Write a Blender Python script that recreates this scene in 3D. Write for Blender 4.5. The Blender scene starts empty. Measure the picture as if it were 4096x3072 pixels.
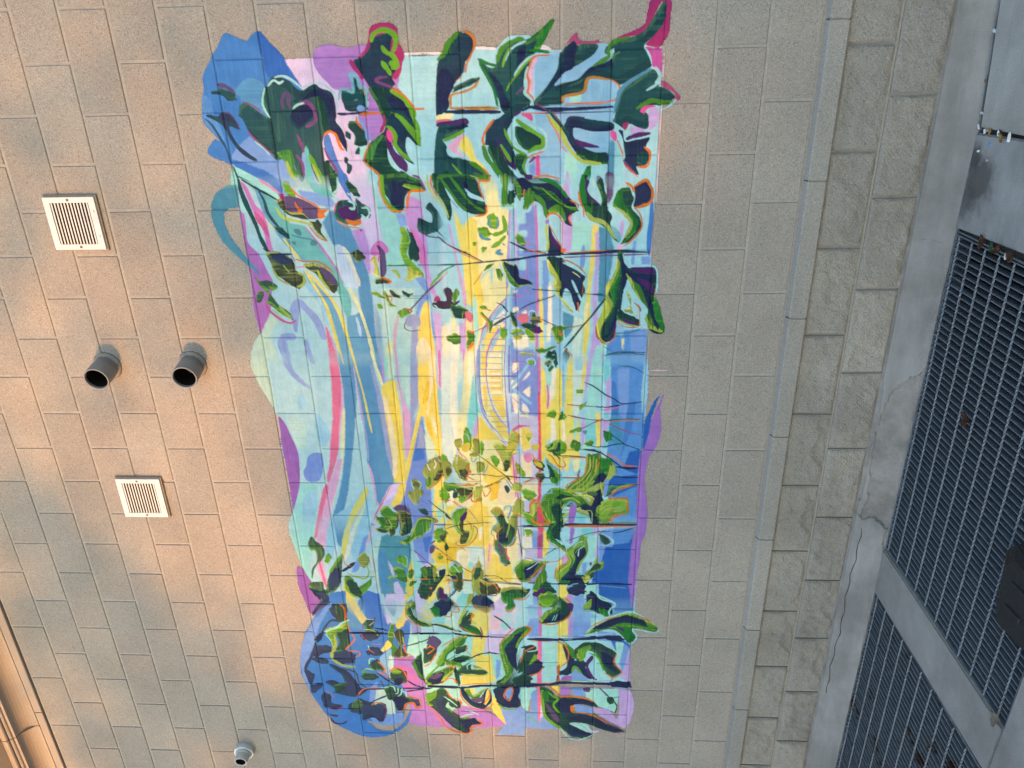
import bpy, bmesh, math, random
import numpy as np
from mathutils import Vector, Matrix
# ---------------------------------------------------------------- units
# wall face is the plane Y = 0 (camera on the -Y side), ground at Z = 0
# wall drawings below are measured as u (metres to the left) and v (metres down from the first bed joint)
VG = 3.87
H = 0.2032                      # course height = half a block
def W(u, v, w=0.0):             # wall coordinates -> world, w = proud of the wall face
    return (-u, -w, VG - v)
S = bpy.context.scene
COL = S.collection
random.seed(7)
RNG = np.random.default_rng(11)
# ---------------------------------------------------------------- camera
cam_d = bpy.data.cameras.new('camera'); cam = bpy.data.objects.new('camera', cam_d); COL.objects.link(cam)
cam_d.sensor_width = 36.0; cam_d.lens = 26.4448; cam_d.clip_start = 0.05; cam_d.clip_end = 2000
cam.matrix_world = Matrix([[-0.024302, 0.9072, 0.419996, 0.262023], [0.049337, 0.420697, -0.905859, -3.292319], [-0.998486, -0.001293, -0.054983, 1.669509], [0.0, 0.0, 0.0, 1.0]])
S.camera = cam
# ---------------------------------------------------------------- sky, sun, exposure
SUN = Vector((-0.62, -1.0, 0.135)).normalized()        # towards the low evening sun
elev = math.asin(SUN.z); azim = math.atan2(SUN.x, SUN.y)
wd = bpy.data.worlds.new('World'); S.world = wd; wd.use_nodes = True
nt = wd.node_tree; nt.nodes.clear()
sky = nt.nodes.new('ShaderNodeTexSky'); sky.sky_type = 'NISHITA'; sky.sun_disc = False
sky.sun_elevation = elev; sky.sun_rotation = azim
sky.air_density = 1.0; sky.dust_density = 1.0; sky.ozone_density = 1.6
bg = nt.nodes.new('ShaderNodeBackground'); bg.inputs['Strength'].default_value = 0.15
wo = nt.nodes.new('ShaderNodeOutputWorld')
nt.links.new(sky.outputs[0], bg.inputs[0]); nt.links.new(bg.outputs[0], wo.inputs[0])
sl = bpy.data.lights.new('sun', 'SUN'); sl.energy = 0.92; sl.angle = math.radians(0.53); sl.color = (1.0, 0.41, 0.10)
so = bpy.data.objects.new('sun', sl); COL.objects.link(so)
so.rotation_euler = (-SUN).to_track_quat('-Z', 'Y').to_euler()
S.view_settings.view_transform = 'Standard'; S.view_settings.look = 'None'
S.view_settings.exposure = 2.36; S.view_settings.gamma = 1.0
S.cycles.max_bounces = 5; S.cycles.diffuse_bounces = 2; S.cycles.glossy_bounces = 2
# ---------------------------------------------------------------- helpers
def link(o, parent=None):
    COL.objects.link(o)
    if parent is not None: o.parent = parent
    return o
def mesh(name, verts, faces, mat=None, parent=None, smooth=False, loc=None):
    me = bpy.data.meshes.new(name); me.from_pydata(verts, [], faces); me.update()
    if mat: me.materials.append(mat)
    if smooth:
        for p in me.polygons: p.use_smooth = True
    o = bpy.data.objects.new(name, me)
    if loc: o.location = loc
    return link(o, parent)
def from_bm(name, bm, mat=None, parent=None, smooth=False, loc=None):
    me = bpy.data.meshes.new(name); bm.normal_update(); bm.to_mesh(me); bm.free()
    if mat: me.materials.append(mat)
    if smooth:
        for p in me.polygons: p.use_smooth = True
    o = bpy.data.objects.new(name, me)
    if loc: o.location = loc
    return link(o, parent)
def empty(name, loc=(0,0,0), parent=None):
    o = bpy.data.objects.new(name, None); o.location = loc; o.empty_display_size = 0.1
    return link(o, parent)
def tag(o, label=None, cat=None, group=None, kind=None):
    if label: o['label'] = label
    if cat: o['category'] = cat
    if group: o['group'] = group
    if kind: o['kind'] = kind
    return o
def add_box(bm, c, s, rot=None, bevel=0.0):
    m = Matrix.Translation(c) @ (rot.to_4x4() if rot else Matrix()) @ Matrix.Diagonal((s[0], s[1], s[2], 1))
    r = bmesh.ops.create_cube(bm, size=1.0, matrix=m)
    if bevel:
        es = list({e for v in r['verts'] for e in v.link_edges})
        bmesh.ops.bevel(bm, geom=es, offset=bevel, segments=1, affect='EDGES', clamp_overlap=True)
def lathe(bm, prof, n, mtx, cap=False):
    rings = []
    for (r, z) in prof:
        rings.append([bm.verts.new(mtx @ Vector((r*math.cos(2*math.pi*i/n), r*math.sin(2*math.pi*i/n), z))) for i in range(n)])
    for a, b in zip(rings, rings[1:]):
        for i in range(n): bm.faces.new((a[i], a[(i+1) % n], b[(i+1) % n], b[i]))
    return rings
# ---------------------------------------------------------------- materials
def new_mat(name):
    m = bpy.data.materials.new(name); m.use_nodes = True; t = m.node_tree
    b = t.nodes['Principled BSDF']
    return m, t, b
def N(t, typ, **kw):
    n = t.nodes.new(typ)
    for k, v in kw.items():
        if hasattr(n, k): setattr(n, k, v)
        else: n.inputs[k].default_value = v
    return n
def ramp(t, fac, stops):
    r = t.nodes.new('ShaderNodeValToRGB'); e = r.color_ramp.elements
    while len(e) < len(stops): e.new(0.5)
    for el, (p, c) in zip(e, stops):
        el.position = p; el.color = (c[0], c[1], c[2], 1) if not isinstance(c, float) else (c, c, c, 1)
    t.links.new(fac, r.inputs[0]); return r.outputs[0]
def mix(t, a, b, fac, mode='MIX'):
    m = t.nodes.new('ShaderNodeMix'); m.data_type = 'RGBA'; m.blend_type = mode
    for s, v in ((m.inputs[6], a), (m.inputs[7], b), (m.inputs[0], fac)):
        if isinstance(v, (float, int)): s.default_value = v
        elif isinstance(v, tuple): s.default_value = (v[0], v[1], v[2], 1)
        else: t.links.new(v, s)
    return m.outputs[2]
def noise(t, vec, scale, detail=2.0, rough=0.5):
    n = N(t, 'ShaderNodeTexNoise', Scale=scale, Detail=detail, Roughness=rough)
    t.links.new(vec, n.inputs['Vector']); return n.outputs['Fac']
def bump(t, b, h, dist, strength=1.0):
    n = t.nodes.new('ShaderNodeBump'); n.inputs['Distance'].default_value = dist; n.inputs['Strength'].default_value = strength
    t.links.new(h, n.inputs['Height']); t.links.new(n.outputs[0], b.inputs['Normal']); return n
def madd(t, a, m_, c):
    n = t.nodes.new('ShaderNodeMath'); n.operation = 'MULTIPLY_ADD'; t.links.new(a, n.inputs[0])
    n.inputs[1].default_value = m_; n.inputs[2].default_value = c; return n.outputs[0]
def addf(t, a, b_):
    n = t.nodes.new('ShaderNodeMath'); n.operation = 'ADD'; t.links.new(a, n.inputs[0]); t.links.new(b_, n.inputs[1]); return n.outputs[0]
def wpos(t):
    return t.nodes.new('ShaderNodeNewGeometry').outputs['Position']

def block_mat(name, base, var=0.10, grain=1.0, stain=0.12, bmp=0.0012):
    m, t, b = new_mat(name); p = wpos(t)
    oi = t.nodes.new('ShaderNodeObjectInfo')
    fine = noise(t, p, 330.0, 2.0, 0.6); mid = noise(t, p, 90.0, 1.0); big = noise(t, p, 2.3, 3.0, 0.55)
    vor = t.nodes.new('ShaderNodeTexVoronoi'); vor.inputs['Scale'].default_value = 260.0; t.links.new(p, vor.inputs['Vector'])
    lo = tuple(c*(1-0.30*grain) for c in base); hi = tuple(min(1, c*(1+0.26*grain)) for c in base)
    col = ramp(t, fine, [(0.30, lo), (0.5, base), (0.72, hi)])
    # aggregate: scattered dark and pale grains
    sel = t.nodes.new('ShaderNodeSeparateColor'); t.links.new(vor.outputs['Color'], sel.inputs[0])
    dk = ramp(t, sel.outputs[0], [(0.0, 1.0), (0.10, 1.0), (0.13, 0.0)])
    col = mix(t, col, tuple(c*0.36 for c in base), madd_clip(t, dk, 0.45*grain))
    lt = ramp(t, sel.outputs[1], [(0.90, 0.0), (0.93, 1.0)])
    col = mix(t, col, tuple(min(1, c*1.75) for c in base), madd_clip(t, lt, 0.35*grain))
    # each block a little different in tone and warmth
    rnd = oi.outputs['Random']
    tone = ramp(t, rnd, [(0.0, (1-var, 1-var, 1-var*0.9)), (0.5, (1.0, 0.99, 0.985)), (1.0, (1+var, 1+var*0.86, 1+var*0.7))])
    col = mix(t, col, tone, 1.0, 'MULTIPLY')
    st = ramp(t, big, [(0.30, (1-stain, 1-stain, 1-stain)), (0.65, (1.0, 1.0, 1.0))])
    col = mix(t, col, st, 1.0, 'MULTIPLY')
    t.links.new(col, b.inputs['Base Color']); b.inputs['Roughness'].default_value = 0.92
    b.inputs['Specular IOR Level'].default_value = 0.25
    hgt = addf(t, fine, madd(t, mid, 0.8, 0.0))
    bump(t, b, hgt, bmp, 1.0)
    return m
def madd_clip(t, a, k):
    n = t.nodes.new('ShaderNodeMath'); n.operation = 'MULTIPLY'; n.use_clamp = True
    t.links.new(a, n.inputs[0]); n.inputs[1].default_value = k; return n.outputs[0]

M_block = block_mat('concrete_block', (0.336, 0.311, 0.280), 0.06, 1.0, 0.16)
M_ledge = block_mat('cast_ledge', (0.31, 0.298, 0.275), 0.07, 0.9)
M_split = block_mat('split_face', (0.36, 0.338, 0.303), 0.09, 0.9, 0.24, 0.0050)
M_cornice = block_mat('cornice_stone', (0.40, 0.34, 0.285), 0.04, 0.35, 0.16, 0.0006)

def mortar_mat():
    m, t, b = new_mat('mortar'); p = wpos(t)
    c = ramp(t, noise(t, p, 40.0, 4.0, 0.6), [(0.3, (0.29, 0.273, 0.25)), (0.7, (0.385, 0.363, 0.334))])
    t.links.new(c, b.inputs['Base Color']); b.inputs['Roughness'].default_value = 0.95
    bump(t, b, noise(t, p, 300.0, 2.0), 0.001); return m
M_mortar = mortar_mat()

def concrete_mat(name, c0, c1, stain=(0.5, 0.48, 0.46), scale=6.0, streak=False, speck=0.5, bmp=0.0015):
    m, t, b = new_mat(name); p = wpos(t)
    v = p
    if streak:
        mp = N(t, 'ShaderNodeMapping'); mp.inputs['Scale'].default_value = (0.35, 1.6, 1.6); t.links.new(p, mp.inputs[0]); v = mp.outputs[0]
    n1 = noise(t, v, scale, 6.0, 0.62); n2 = noise(t, p, 2.1, 5.0, 0.6); n3 = noise(t, p, 230.0, 3.0, 0.65)
    col = ramp(t, n1, [(0.30, c0), (0.70, c1)])
    g = ramp(t, n3, [(0.30, (0.74, 0.74, 0.75)), (0.5, (1, 1, 1)), (0.72, (1.22, 1.21, 1.20))])
    col = mix(t, col, mix(t, (1.0, 1.0, 1.0), g, speck), 1.0, 'MULTIPLY')
    s = ramp(t, n2, [(0.38, stain), (0.60, (1.0, 1.0, 1.0))])
    col = mix(t, col, s, 0.75, 'MULTIPLY')
    t.links.new(col, b.inputs['Base Color']); b.inputs['Roughness'].default_value = 0.9
    b.inputs['Specular IOR Level'].default_value = 0.3
    bump(t, b, addf(t, n3, madd(t, n1, 1.5, 0.0)), bmp); return m
M_parge = concrete_mat('parge_coat', (0.235, 0.228, 0.222), (0.325, 0.318, 0.312), (0.58, 0.57, 0.56), 9.0, True, 0.35, 0.0022)
M_under = concrete_mat('old_concrete', (0.22, 0.205, 0.195), (0.34, 0.32, 0.305), (0.6, 0.58, 0.56), 14.0, False, 0.6, 0.003)
M_walk = concrete_mat('sidewalk_concrete', (0.365, 0.342, 0.312), (0.485, 0.458, 0.42), (0.62, 0.61, 0.6), 5.0, True, 0.7, 0.0018)
M_curb = concrete_mat('curb_concrete', (0.275, 0.254, 0.234), (0.37, 0.345, 0.32), (0.75, 0.74, 0.73), 7.0, False, 0.9, 0.002)
def stained(m, spots):
    # soaked-in dirt with its own outline around given points of the slab
    t = m.node_tree; b = t.nodes['Principled BSDF']; src = b.inputs['Base Color'].links[0].from_socket; p = wpos(t); col = src
    for (x, y, r, k) in spots:
        d = t.nodes.new('ShaderNodeVectorMath'); d.operation = 'DISTANCE'; t.links.new(p, d.inputs[0]); d.inputs[1].default_value = (x, y, 0.004)
        f = addf(t, madd(t, d.outputs['Value'], 1.0/r, 0.0), madd(t, noise(t, p, 14.0, 5.0, 0.65), 1.3, -0.65))
        col = mix(t, col, (0.07, 0.066, 0.062), madd_clip(t, ramp(t, f, [(0.45, 1.0), (1.0, 0.0)]), k))
    t.links.new(col, b.inputs['Base Color']); return m
M_walk2 = stained(concrete_mat('stained_concrete', (0.34, 0.328, 0.312), (0.45, 0.436, 0.418), (0.55, 0.54, 0.53), 6.0, True, 0.8, 0.002), [(-0.30, -0.19, 0.13, 0.75), (-0.40, -0.12, 0.10, 0.6), (-0.22, -0.13, 0.07, 0.8)])
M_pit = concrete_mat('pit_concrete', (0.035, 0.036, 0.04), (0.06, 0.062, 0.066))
M_soil_shade = concrete_mat('joint_dirt_shade', (0.045, 0.04, 0.036), (0.11, 0.10, 0.09), (0.5, 0.5, 0.5), 30.0, False, 0.8, 0.006)  # dirt of the pavement joints, also the shade colour behind the cornice

def steel_mat(name, c, rust):
    m, t, b = new_mat(name); p = wpos(t)
    n1 = noise(t, p, 35.0, 4.0, 0.6)
    col = ramp(t, n1, [(0.3, tuple(x*0.72 for x in c)), (0.7, tuple(x*1.2 for x in c))])
    if rust:
        r = ramp(t, noise(t, p, 5.5, 5.0, 0.65), [(0.59, 0.0), (0.66, 1.0)])
        col = mix(t, col, (0.075, 0.032, 0.016), r)
    t.links.new(col, b.inputs['Base Color']); b.inputs['Metallic'].default_value = 0.35
    b.inputs['Roughness'].default_value = 0.55; bump(t, b, n1, 0.0006); return m
M_steel = steel_mat('galvanised_steel', (0.19, 0.21, 0.238), False)
M_steel2 = steel_mat('rusting_steel', (0.19, 0.207, 0.23), True)

def plain(name, c, rough=0.6, spec=0.4, var=0.12, sc=30.0, metal=0.0, bmp=0.0):
    m, t, b = new_mat(name); p = wpos(t); n1 = noise(t, p, sc, 4.0, 0.6)
    t.links.new(ramp(t, n1, [(0.3, tuple(x*(1-var) for x in c)), (0.7, tuple(min(1, x*(1+var)) for x in c))]), b.inputs['Base Color'])
    b.inputs['Roughness'].default_value = rough; b.inputs['Specular IOR Level'].default_value = spec; b.inputs['Metallic'].default_value = metal
    if bmp: bump(t, b, n1, bmp)
    return m
M_vent = plain('vent_paint', (0.70, 0.675, 0.65), 0.45, 0.4, 0.07, 22.0)
M_hollow_shade = plain('hollow_shade', (0.012, 0.011, 0.010), 0.9, 0.1)  # near-black colour puts the shade of hollow places into the surface
M_seal = plain('sealant', (0.28, 0.255, 0.23), 0.8, 0.3, 0.15, 50.0, 0, 0.001)
M_screw = plain('screw_head', (0.16, 0.14, 0.125), 0.5, 0.4, 0.2, 90.0, 0.6)
M_pvc = plain('grey_pvc', (0.20, 0.205, 0.215), 0.45, 0.45, 0.10, 14.0)
M_pvc2 = plain('pale_grey_pvc', (0.46, 0.46, 0.455), 0.4, 0.45, 0.06, 20.0)
M_black = plain('black_rubber', (0.014, 0.015, 0.018), 0.55, 0.35, 0.25, 60.0, 0, 0.0008)
M_white = plain('paper', (0.72, 0.72, 0.72), 0.8)
M_bluebit = plain('blue_plastic', (0.10, 0.30, 0.68), 0.5)
M_tanleaf = plain('tan_leaf', (0.33, 0.19, 0.075), 0.8, 0.2, 0.3, 60.0)
M_brownleaf = plain('brown_leaf', (0.075, 0.036, 0.02), 0.8, 0.2, 0.4, 60.0)
M_paleleaf = plain('pale_leaf', (0.24, 0.19, 0.14), 0.8, 0.2, 0.25, 60.0)
M_weed = plain('weed_leaf', (0.035, 0.085, 0.04), 0.6, 0.3, 0.2, 60.0)
M_pebble = plain('pebble', (0.34, 0.33, 0.32), 0.85, 0.3, 0.3, 80.0)
M_bark = plain('bark', (0.085, 0.06, 0.045), 0.95, 0.1, 0.3, 4.0)
M_leaf = plain('tree_leaf', (0.06, 0.095, 0.03), 0.7, 0.3, 0.3, 0.6)
# ---------------------------------------------------------------- ground, pits
GU0, GU1, GU2, GU3 = 0.515, 2.135, 2.395, 4.30      # grate edges along the wall
GW0, GW1 = 0.104, 1.205                              # and outward from it
def sheet(name, rects, z, mat, kind='structure'):
    vs, fs = [], []
    for (u0, u1, w0, w1) in rects:
        i = len(vs); vs += [(-u1, -w0, z), (-u1, -w1, z), (-u0, -w1, z), (-u0, -w0, z)]; fs.append((i, i+1, i+2, i+3))
    return tag(mesh(name, vs, fs, mat), kind=kind)
B = 900.0
sheet('ground', [(-B, B, GW1+0.30, B), (-B, GU0-0.30, -6.0, GW1+0.30), (GU3+0.30, B, -6.0, GW1+0.30)], -0.03, M_walk)
def slab(name, corners, z0, z1, mat, parent=None, bevel=0.006):
    bm = bmesh.new()
    t_ = [bm.verts.new((-u, -w, z1)) for u, w in corners]; b_ = [bm.verts.new((-u, -w, z0)) for u, w in corners]
    n = len(corners); bm.faces.new(t_); bm.faces.new(list(reversed(b_)))
    for i in range(n): bm.faces.new((t_[i], b_[i], b_[(i+1) % n], t_[(i+1) % n]))
    bmesh.ops.recalc_face_normals(bm, faces=bm.faces)
    es = [e for e in bm.edges if all(abs(v.co.z - z1) < 1e-6 for v in e.verts)]
    bmesh.ops.bevel(bm, geom=es, offset=bevel, segments=2, affect='EDGES')
    return from_bm(name, bm, mat, parent)
pave = tag(empty('pavement'), kind='structure')
slab('slab', [(0.105, 0.135), (0.090, 2.2), (-1.6, 2.2), (-1.6, -0.10), (-0.338, 0.072)], -0.10, 0.012, M_walk, pave)
slab('slab', [(0.505, 0.100), (0.485, 0.60), (0.470, 1.25), (0.470, 2.2), (0.112, 2.2), (0.118, 0.40), (0.130, 0.100)], -0.10, 0.004, M_walk2, pave)
slab('slab', [(2.128, 1.212), (0.476, 1.232), (0.476, 2.2), (4.6, 2.2), (4.6, 1.200), (2.385, 1.206)], -0.12, 0.005, M_curb, pave)
tag(slab('divider_beam', [(2.143, 0.102), (2.122, 1.210), (2.379, 1.204), (2.412, 0.104)], -0.14, 0.004, M_curb, pave, 0.008))
tag(mesh('joint_soil', [(0.5, 0.0, -0.016), (0.5, -2.2, -0.016), (-0.52, -2.2, -0.016), (-0.52, 0.0, -0.016)], [(0, 1, 2, 3)], M_soil_shade, pave))
tag(mesh('joint_soil', [(1.7, 0.05, -0.016), (1.7, -0.16, -0.016), (0.5, -0.16, -0.016), (0.5, 0.05, -0.016)], [(0, 1, 2, 3)], M_soil_shade, pave))
# open pits under the grates
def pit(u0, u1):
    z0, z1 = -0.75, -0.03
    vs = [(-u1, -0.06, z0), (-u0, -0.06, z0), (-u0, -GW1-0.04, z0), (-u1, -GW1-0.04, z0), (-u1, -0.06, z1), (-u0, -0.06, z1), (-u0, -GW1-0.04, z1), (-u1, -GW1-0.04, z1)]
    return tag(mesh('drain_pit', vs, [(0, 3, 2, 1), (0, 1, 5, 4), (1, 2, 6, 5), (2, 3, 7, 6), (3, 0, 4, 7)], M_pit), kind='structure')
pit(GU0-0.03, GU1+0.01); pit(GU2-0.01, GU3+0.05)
# ---------------------------------------------------------------- sloped parging at the foot of the wall
def taper(u): return 1.0 if u > 0.12 else max(0.45, 1.0-(0.12-u)*1.15)
def parge():
    prof = [(-0.004, 3.728), (0.008, 3.742), (0.016, 3.762), (0.036, 3.792), (0.064, 3.830), (0.088, 3.860), (0.098, 3.874), (0.100, 3.96)]
    us = np.arange(-1.3, 4.6, 0.03); vs, fs = [], []
    for u in us:
        for j, (w, v) in enumerate(prof):
            k = 0.004*math.sin(u*3.1+j)+0.003*math.sin(u*7.7+2*j)+0.0016*math.sin(u*31+3*j)
            vs.append(W(u, v + 0.4*k*(0 < j < 7), (w + k*(0 < j < 7))*taper(u)))
    n = len(prof)
    for i in range(len(us)-1):
        for j in range(n-1):
            a = i*n+j; fs.append((a, a+1, a+n+1, a+n))
    return mesh('concrete_fillet', vs, fs, M_under, None, True)
fillet = parge()
tag(fillet, 'sloped grey concrete fillet along the foot of the block wall, cracked and patched', 'fillet')
def skim(name, pts, lift):
    # thin smooth skim coat lying on the fillet, ragged outline given as (u, t) with t = 0 at the wall and 1 at the grate
    prof = [(0.008, 3.742), (0.016, 3.762), (0.036, 3.792), (0.064, 3.830), (0.088, 3.860), (0.099, 3.876)]
    def at(u, tt):
        x = tt*(len(prof)-1); i = min(int(x), len(prof)-2); f = x-i
        w = prof[i][0]*(1-f)+prof[i+1][0]*f; v = prof[i][1]*(1-f)+prof[i+1][1]*f
        return w, v
    u_lo = min(p[0] for p in pts); u_hi = max(p[0] for p in pts)
    poly = np.array(pts)
    def inside(u, tt):
        c = False; n = len(poly)
        for i in range(n):
            x1, y1 = poly[i]; x2, y2 = poly[(i+1) % n]
            if (y1 > tt) != (y2 > tt) and u < (x2-x1)*(tt-y1)/(y2-y1)+x1: c = not c
        return c
    du, dt = 0.012, 0.05
    nu = int((u_hi-u_lo)/du)+2; ntn = int(1/dt)+1
    vs, idx, fs = [], {}, []
    def vid(i, j):
        if (i, j) not in idx:
            u = u_lo+i*du; tt = min(1.0, j*dt)
            w, v = at(u, tt); k = 0.0025*math.sin(u*9+tt*5)+0.002*math.sin(u*23-tt*8)
            uu = u+0.005*math.sin(j*2.3+i*0.7)
            idx[(i, j)] = len(vs); vs.append(W(uu, v-lift*0.8-0.5*abs(k), (w+lift*0.8+k*0.5+0.003)*taper(uu)))
        return idx[(i, j)]
    for i in range(nu):
        for j in range(ntn-1):
            if inside(u_lo+(i+.5)*du, (j+.5)*dt): fs.append((vid(i, j), vid(i, j+1), vid(i+1, j+1), vid(i+1, j)))
    bm = bmesh.new(); bv = [bm.verts.new(v) for v in vs]
    for f in fs: bm.faces.new([bv[q] for q in f])
    bmesh.ops.recalc_face_normals(bm, faces=bm.faces)
    ext = bmesh.ops.extrude_edge_only(bm, edges=[e for e in bm.edges if e.is_boundary])
    for g in ext['geom']:
        if isinstance(g, bmesh.types.BMVert): g.co += Vector((0, 0.008, -0.008))
    return from_bm(name, bm, M_parge, fillet, True)
skim('skim_coat', [(-1.3, 0), (1.22, 0), (1.30, 0.10), (1.62, 0.16), (1.90, 0.30), (2.00, 0.16), (2.03, 0.0), (1.9, 0.0), (1.9, 0.12), (1.6, 0.06), (1.3, 0.32), (1.20, 0.62), (1.16, 0.92), (1.13, 1.0), (-1.3, 1.0)], 0.004)
skim('skim_coat', [(1.985, 0.02), (2.01, 0.30), (1.985, 0.42), (1.995, 0.66), (2.03, 0.80), (2.02, 0.88), (2.10, 0.84), (2.16, 0.95), (2.165, 1.0), (4.6, 1.0), (4.6, 0.0), (2.02, 0.0)], 0.005)
def crack(pts, width):
    # hairline crack: a thin sunken dark ribbon on the fillet
    pr = [(0.008, 3.742), (0.016, 3.762), (0.036, 3.792), (0.064, 3.830), (0.088, 3.860), (0.099, 3.876)]
    vs, fs = [], []
    for i, (u, tt) in enumerate(pts):
        for s_ in (-1, 1):
            t2 = min(1, max(0, tt+s_*width*(0.4+0.6*abs(math.sin(i*1.7)))*6))
            x = t2*5; k = min(int(x), 4); f = x-k
            w = pr[k][0]*(1-f)+pr[k+1][0]*f; v = pr[k][1]*(1-f)+pr[k+1][1]*f
            vs.append(W(u, v-0.0075, w+0.0095))
        if i: a = 2*i-2; fs.append((a, a+1, a+3, a+2))
    return mesh('crack', vs, fs, M_soil_shade, fillet)
crack([(2.06+i*0.05, 0.30+0.03*math.sin(i*1.9)+0.02*math.sin(i*0.6)-0.002*i) for i in range(24)], 0.0022)
crack([(0.57+0.005*math.sin(i), 0.05+i*0.09) for i in range(9)], 0.0018)
# ---------------------------------------------------------------- the block wall
wall = empty('block_wall', (-2.0, 0.0, 0.0))
tag(wall, 'tan concrete block wall in running bond with a split-face base and moulded cornice', 'wall')
WOFF = Vector((2.0, 0, 0))
def wl(u, v, w=0.0): return Vector(W(u, v, w)) + WOFF      # wall-local
JT = 0.0120
def block_mesh(name, L, Ht, mat, seed, rough=0.0):
    r = random.Random(seed)
    bm = bmesh.new()
    hx, hz = (L-JT)/2, (Ht-JT)/2; b = 0.0028; d = 0.05
    j = lambda: r.uniform(-0.0007, 0.0007)
    outer = [(-hx+j(), -hz+j()), (hx+j(), -hz+j()), (hx+j(), hz+j()), (-hx+j(), hz+j())]
    f = [bm.verts.new((x-math.copysign(b, x), 0, z-math.copysign(b, z))) for x, z in outer]
    s = [bm.verts.new((x, b*1.1, z)) for x, z in outer]
    k = [bm.verts.new((x, d, z)) for x, z in outer]
    bm.faces.new(f)
    for a, c in ((f, s), (s, k)):
        for i in range(4): bm.faces.new((a[i], c[i], c[(i+1) % 4], a[(i+1) % 4]))
    bmesh.ops.recalc_face_normals(bm, faces=bm.faces)
    me = bpy.data.meshes.new(name); bm.to_mesh(me); bm.free(); me.materials.append(mat); return me
BM = [block_mesh('block', 2*H, H, M_block, i) for i in range(6)]
rb = random.Random(3)
def put(me, name, parent, loc, rot=(0, 0, 0)):
    o = bpy.data.objects.new(name, me); o.location = loc; o.rotation_euler = rot; return link(o, parent)
far_v, far_f = [], []
def far_block(loc, me):
    i = len(far_v); far_v.extend([tuple(v.co + loc) for v in me.vertices]); far_f.extend([tuple(q+i for q in p.vertices) for p in me.polygons])
for k in range(-5, 16):                      # courses between bed joints k and k+1
    odd = (k % 2)                            # odd-numbered courses have their head joints on even half-blocks
    for i in range(-9, 22):
        n0 = 2*i if odd else 2*i+1           # left head joint in half blocks
        u = (n0+1)*H; v = (k+0.5)*H
        loc = wl(u, v) + Vector((rb.uniform(-.0008, .0008), rb.uniform(0.0, .0010), rb.uniform(-.0006, .0006)))
        me = BM[rb.randrange(6)]
        if -0.72 < u < 4.55: put(me, 'block', wall, loc, (rb.uniform(-.002, .002), rb.uniform(-.0012, .0012), rb.uniform(-.0012, .0012)))
        else: far_block(loc, me)
tag(mesh('block_field_beyond', far_v, far_f, M_block, wall), kind='stuff')
# mortar: one recessed bed behind everything
vs = [wl(-4.2, -1.02, -0.0050), wl(9.2, -1.02, -0.0050), wl(9.2, 3.80, -0.0050), wl(-4.2, 3.80, -0.0050)]
mesh('mortar', [tuple(v) for v in vs], [(0, 1, 2, 3)], M_mortar, wall)
# solid core so that the wall has thickness
bm = bmesh.new(); add_box(bm, wl(2.5, 1.2, -0.21), (13.4, 0.30, 5.6)); from_bm('core', bm, M_mortar, wall)
# ledge course: cast units 0.61 m long with a sloping top and a chamfered arris
ledge = empty('ledge_course', (0, 0, 0), wall)
prof = [(-0.02, 3.2530), (0.000, 3.2550), (0.0255, 3.2635), (0.0305, 3.2690), (0.0310, 3.3370), (0.0285, 3.3400), (-0.02, 3.3400)]
def extrude_profile(name, prof, u0, u1, mat, parent):
    vs = [tuple(wl(u, v, w)) for u in (u0, u1) for (w, v) in prof]; n = len(prof)
    fs = [(i, i+1, n+i+1, n+i) for i in range(n-1)] + [tuple(range(n)), tuple(range(2*n-1, n-1, -1))]
    bm = bmesh.new(); bv = [bm.verts.new(v) for v in vs]
    for f in fs: bm.faces.new([bv[q] for q in f])
    bmesh.ops.recalc_face_normals(bm, faces=bm.faces)
    return from_bm(name, bm, mat, parent)
LJ = 0.3185
for i in range(-4, 11):
    a = LJ+(i-0)*0.6085
    extrude_profile('ledge_stone', prof, a+0.0035, a+0.6050, M_ledge, ledge)
mesh('ledge_mortar', [tuple(wl(-2.2, 3.264, 0.024)), tuple(wl(7.2, 3.264, 0.024)), tuple(wl(7.2, 3.336, 0.026)), tuple(wl(-2.2, 3.336, 0.026))], [(0, 1, 2, 3)], M_mortar, ledge)
mesh('bed_shadow_gap', [tuple(wl(-2.2, 3.2425, -0.0030)), tuple(wl(7.2, 3.2425, -0.0030)), tuple(wl(7.2, 3.2605, -0.0030)), tuple(wl(-2.2, 3.2605, -0.0030))], [(0, 1, 2, 3)], M_seal, ledge)
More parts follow.
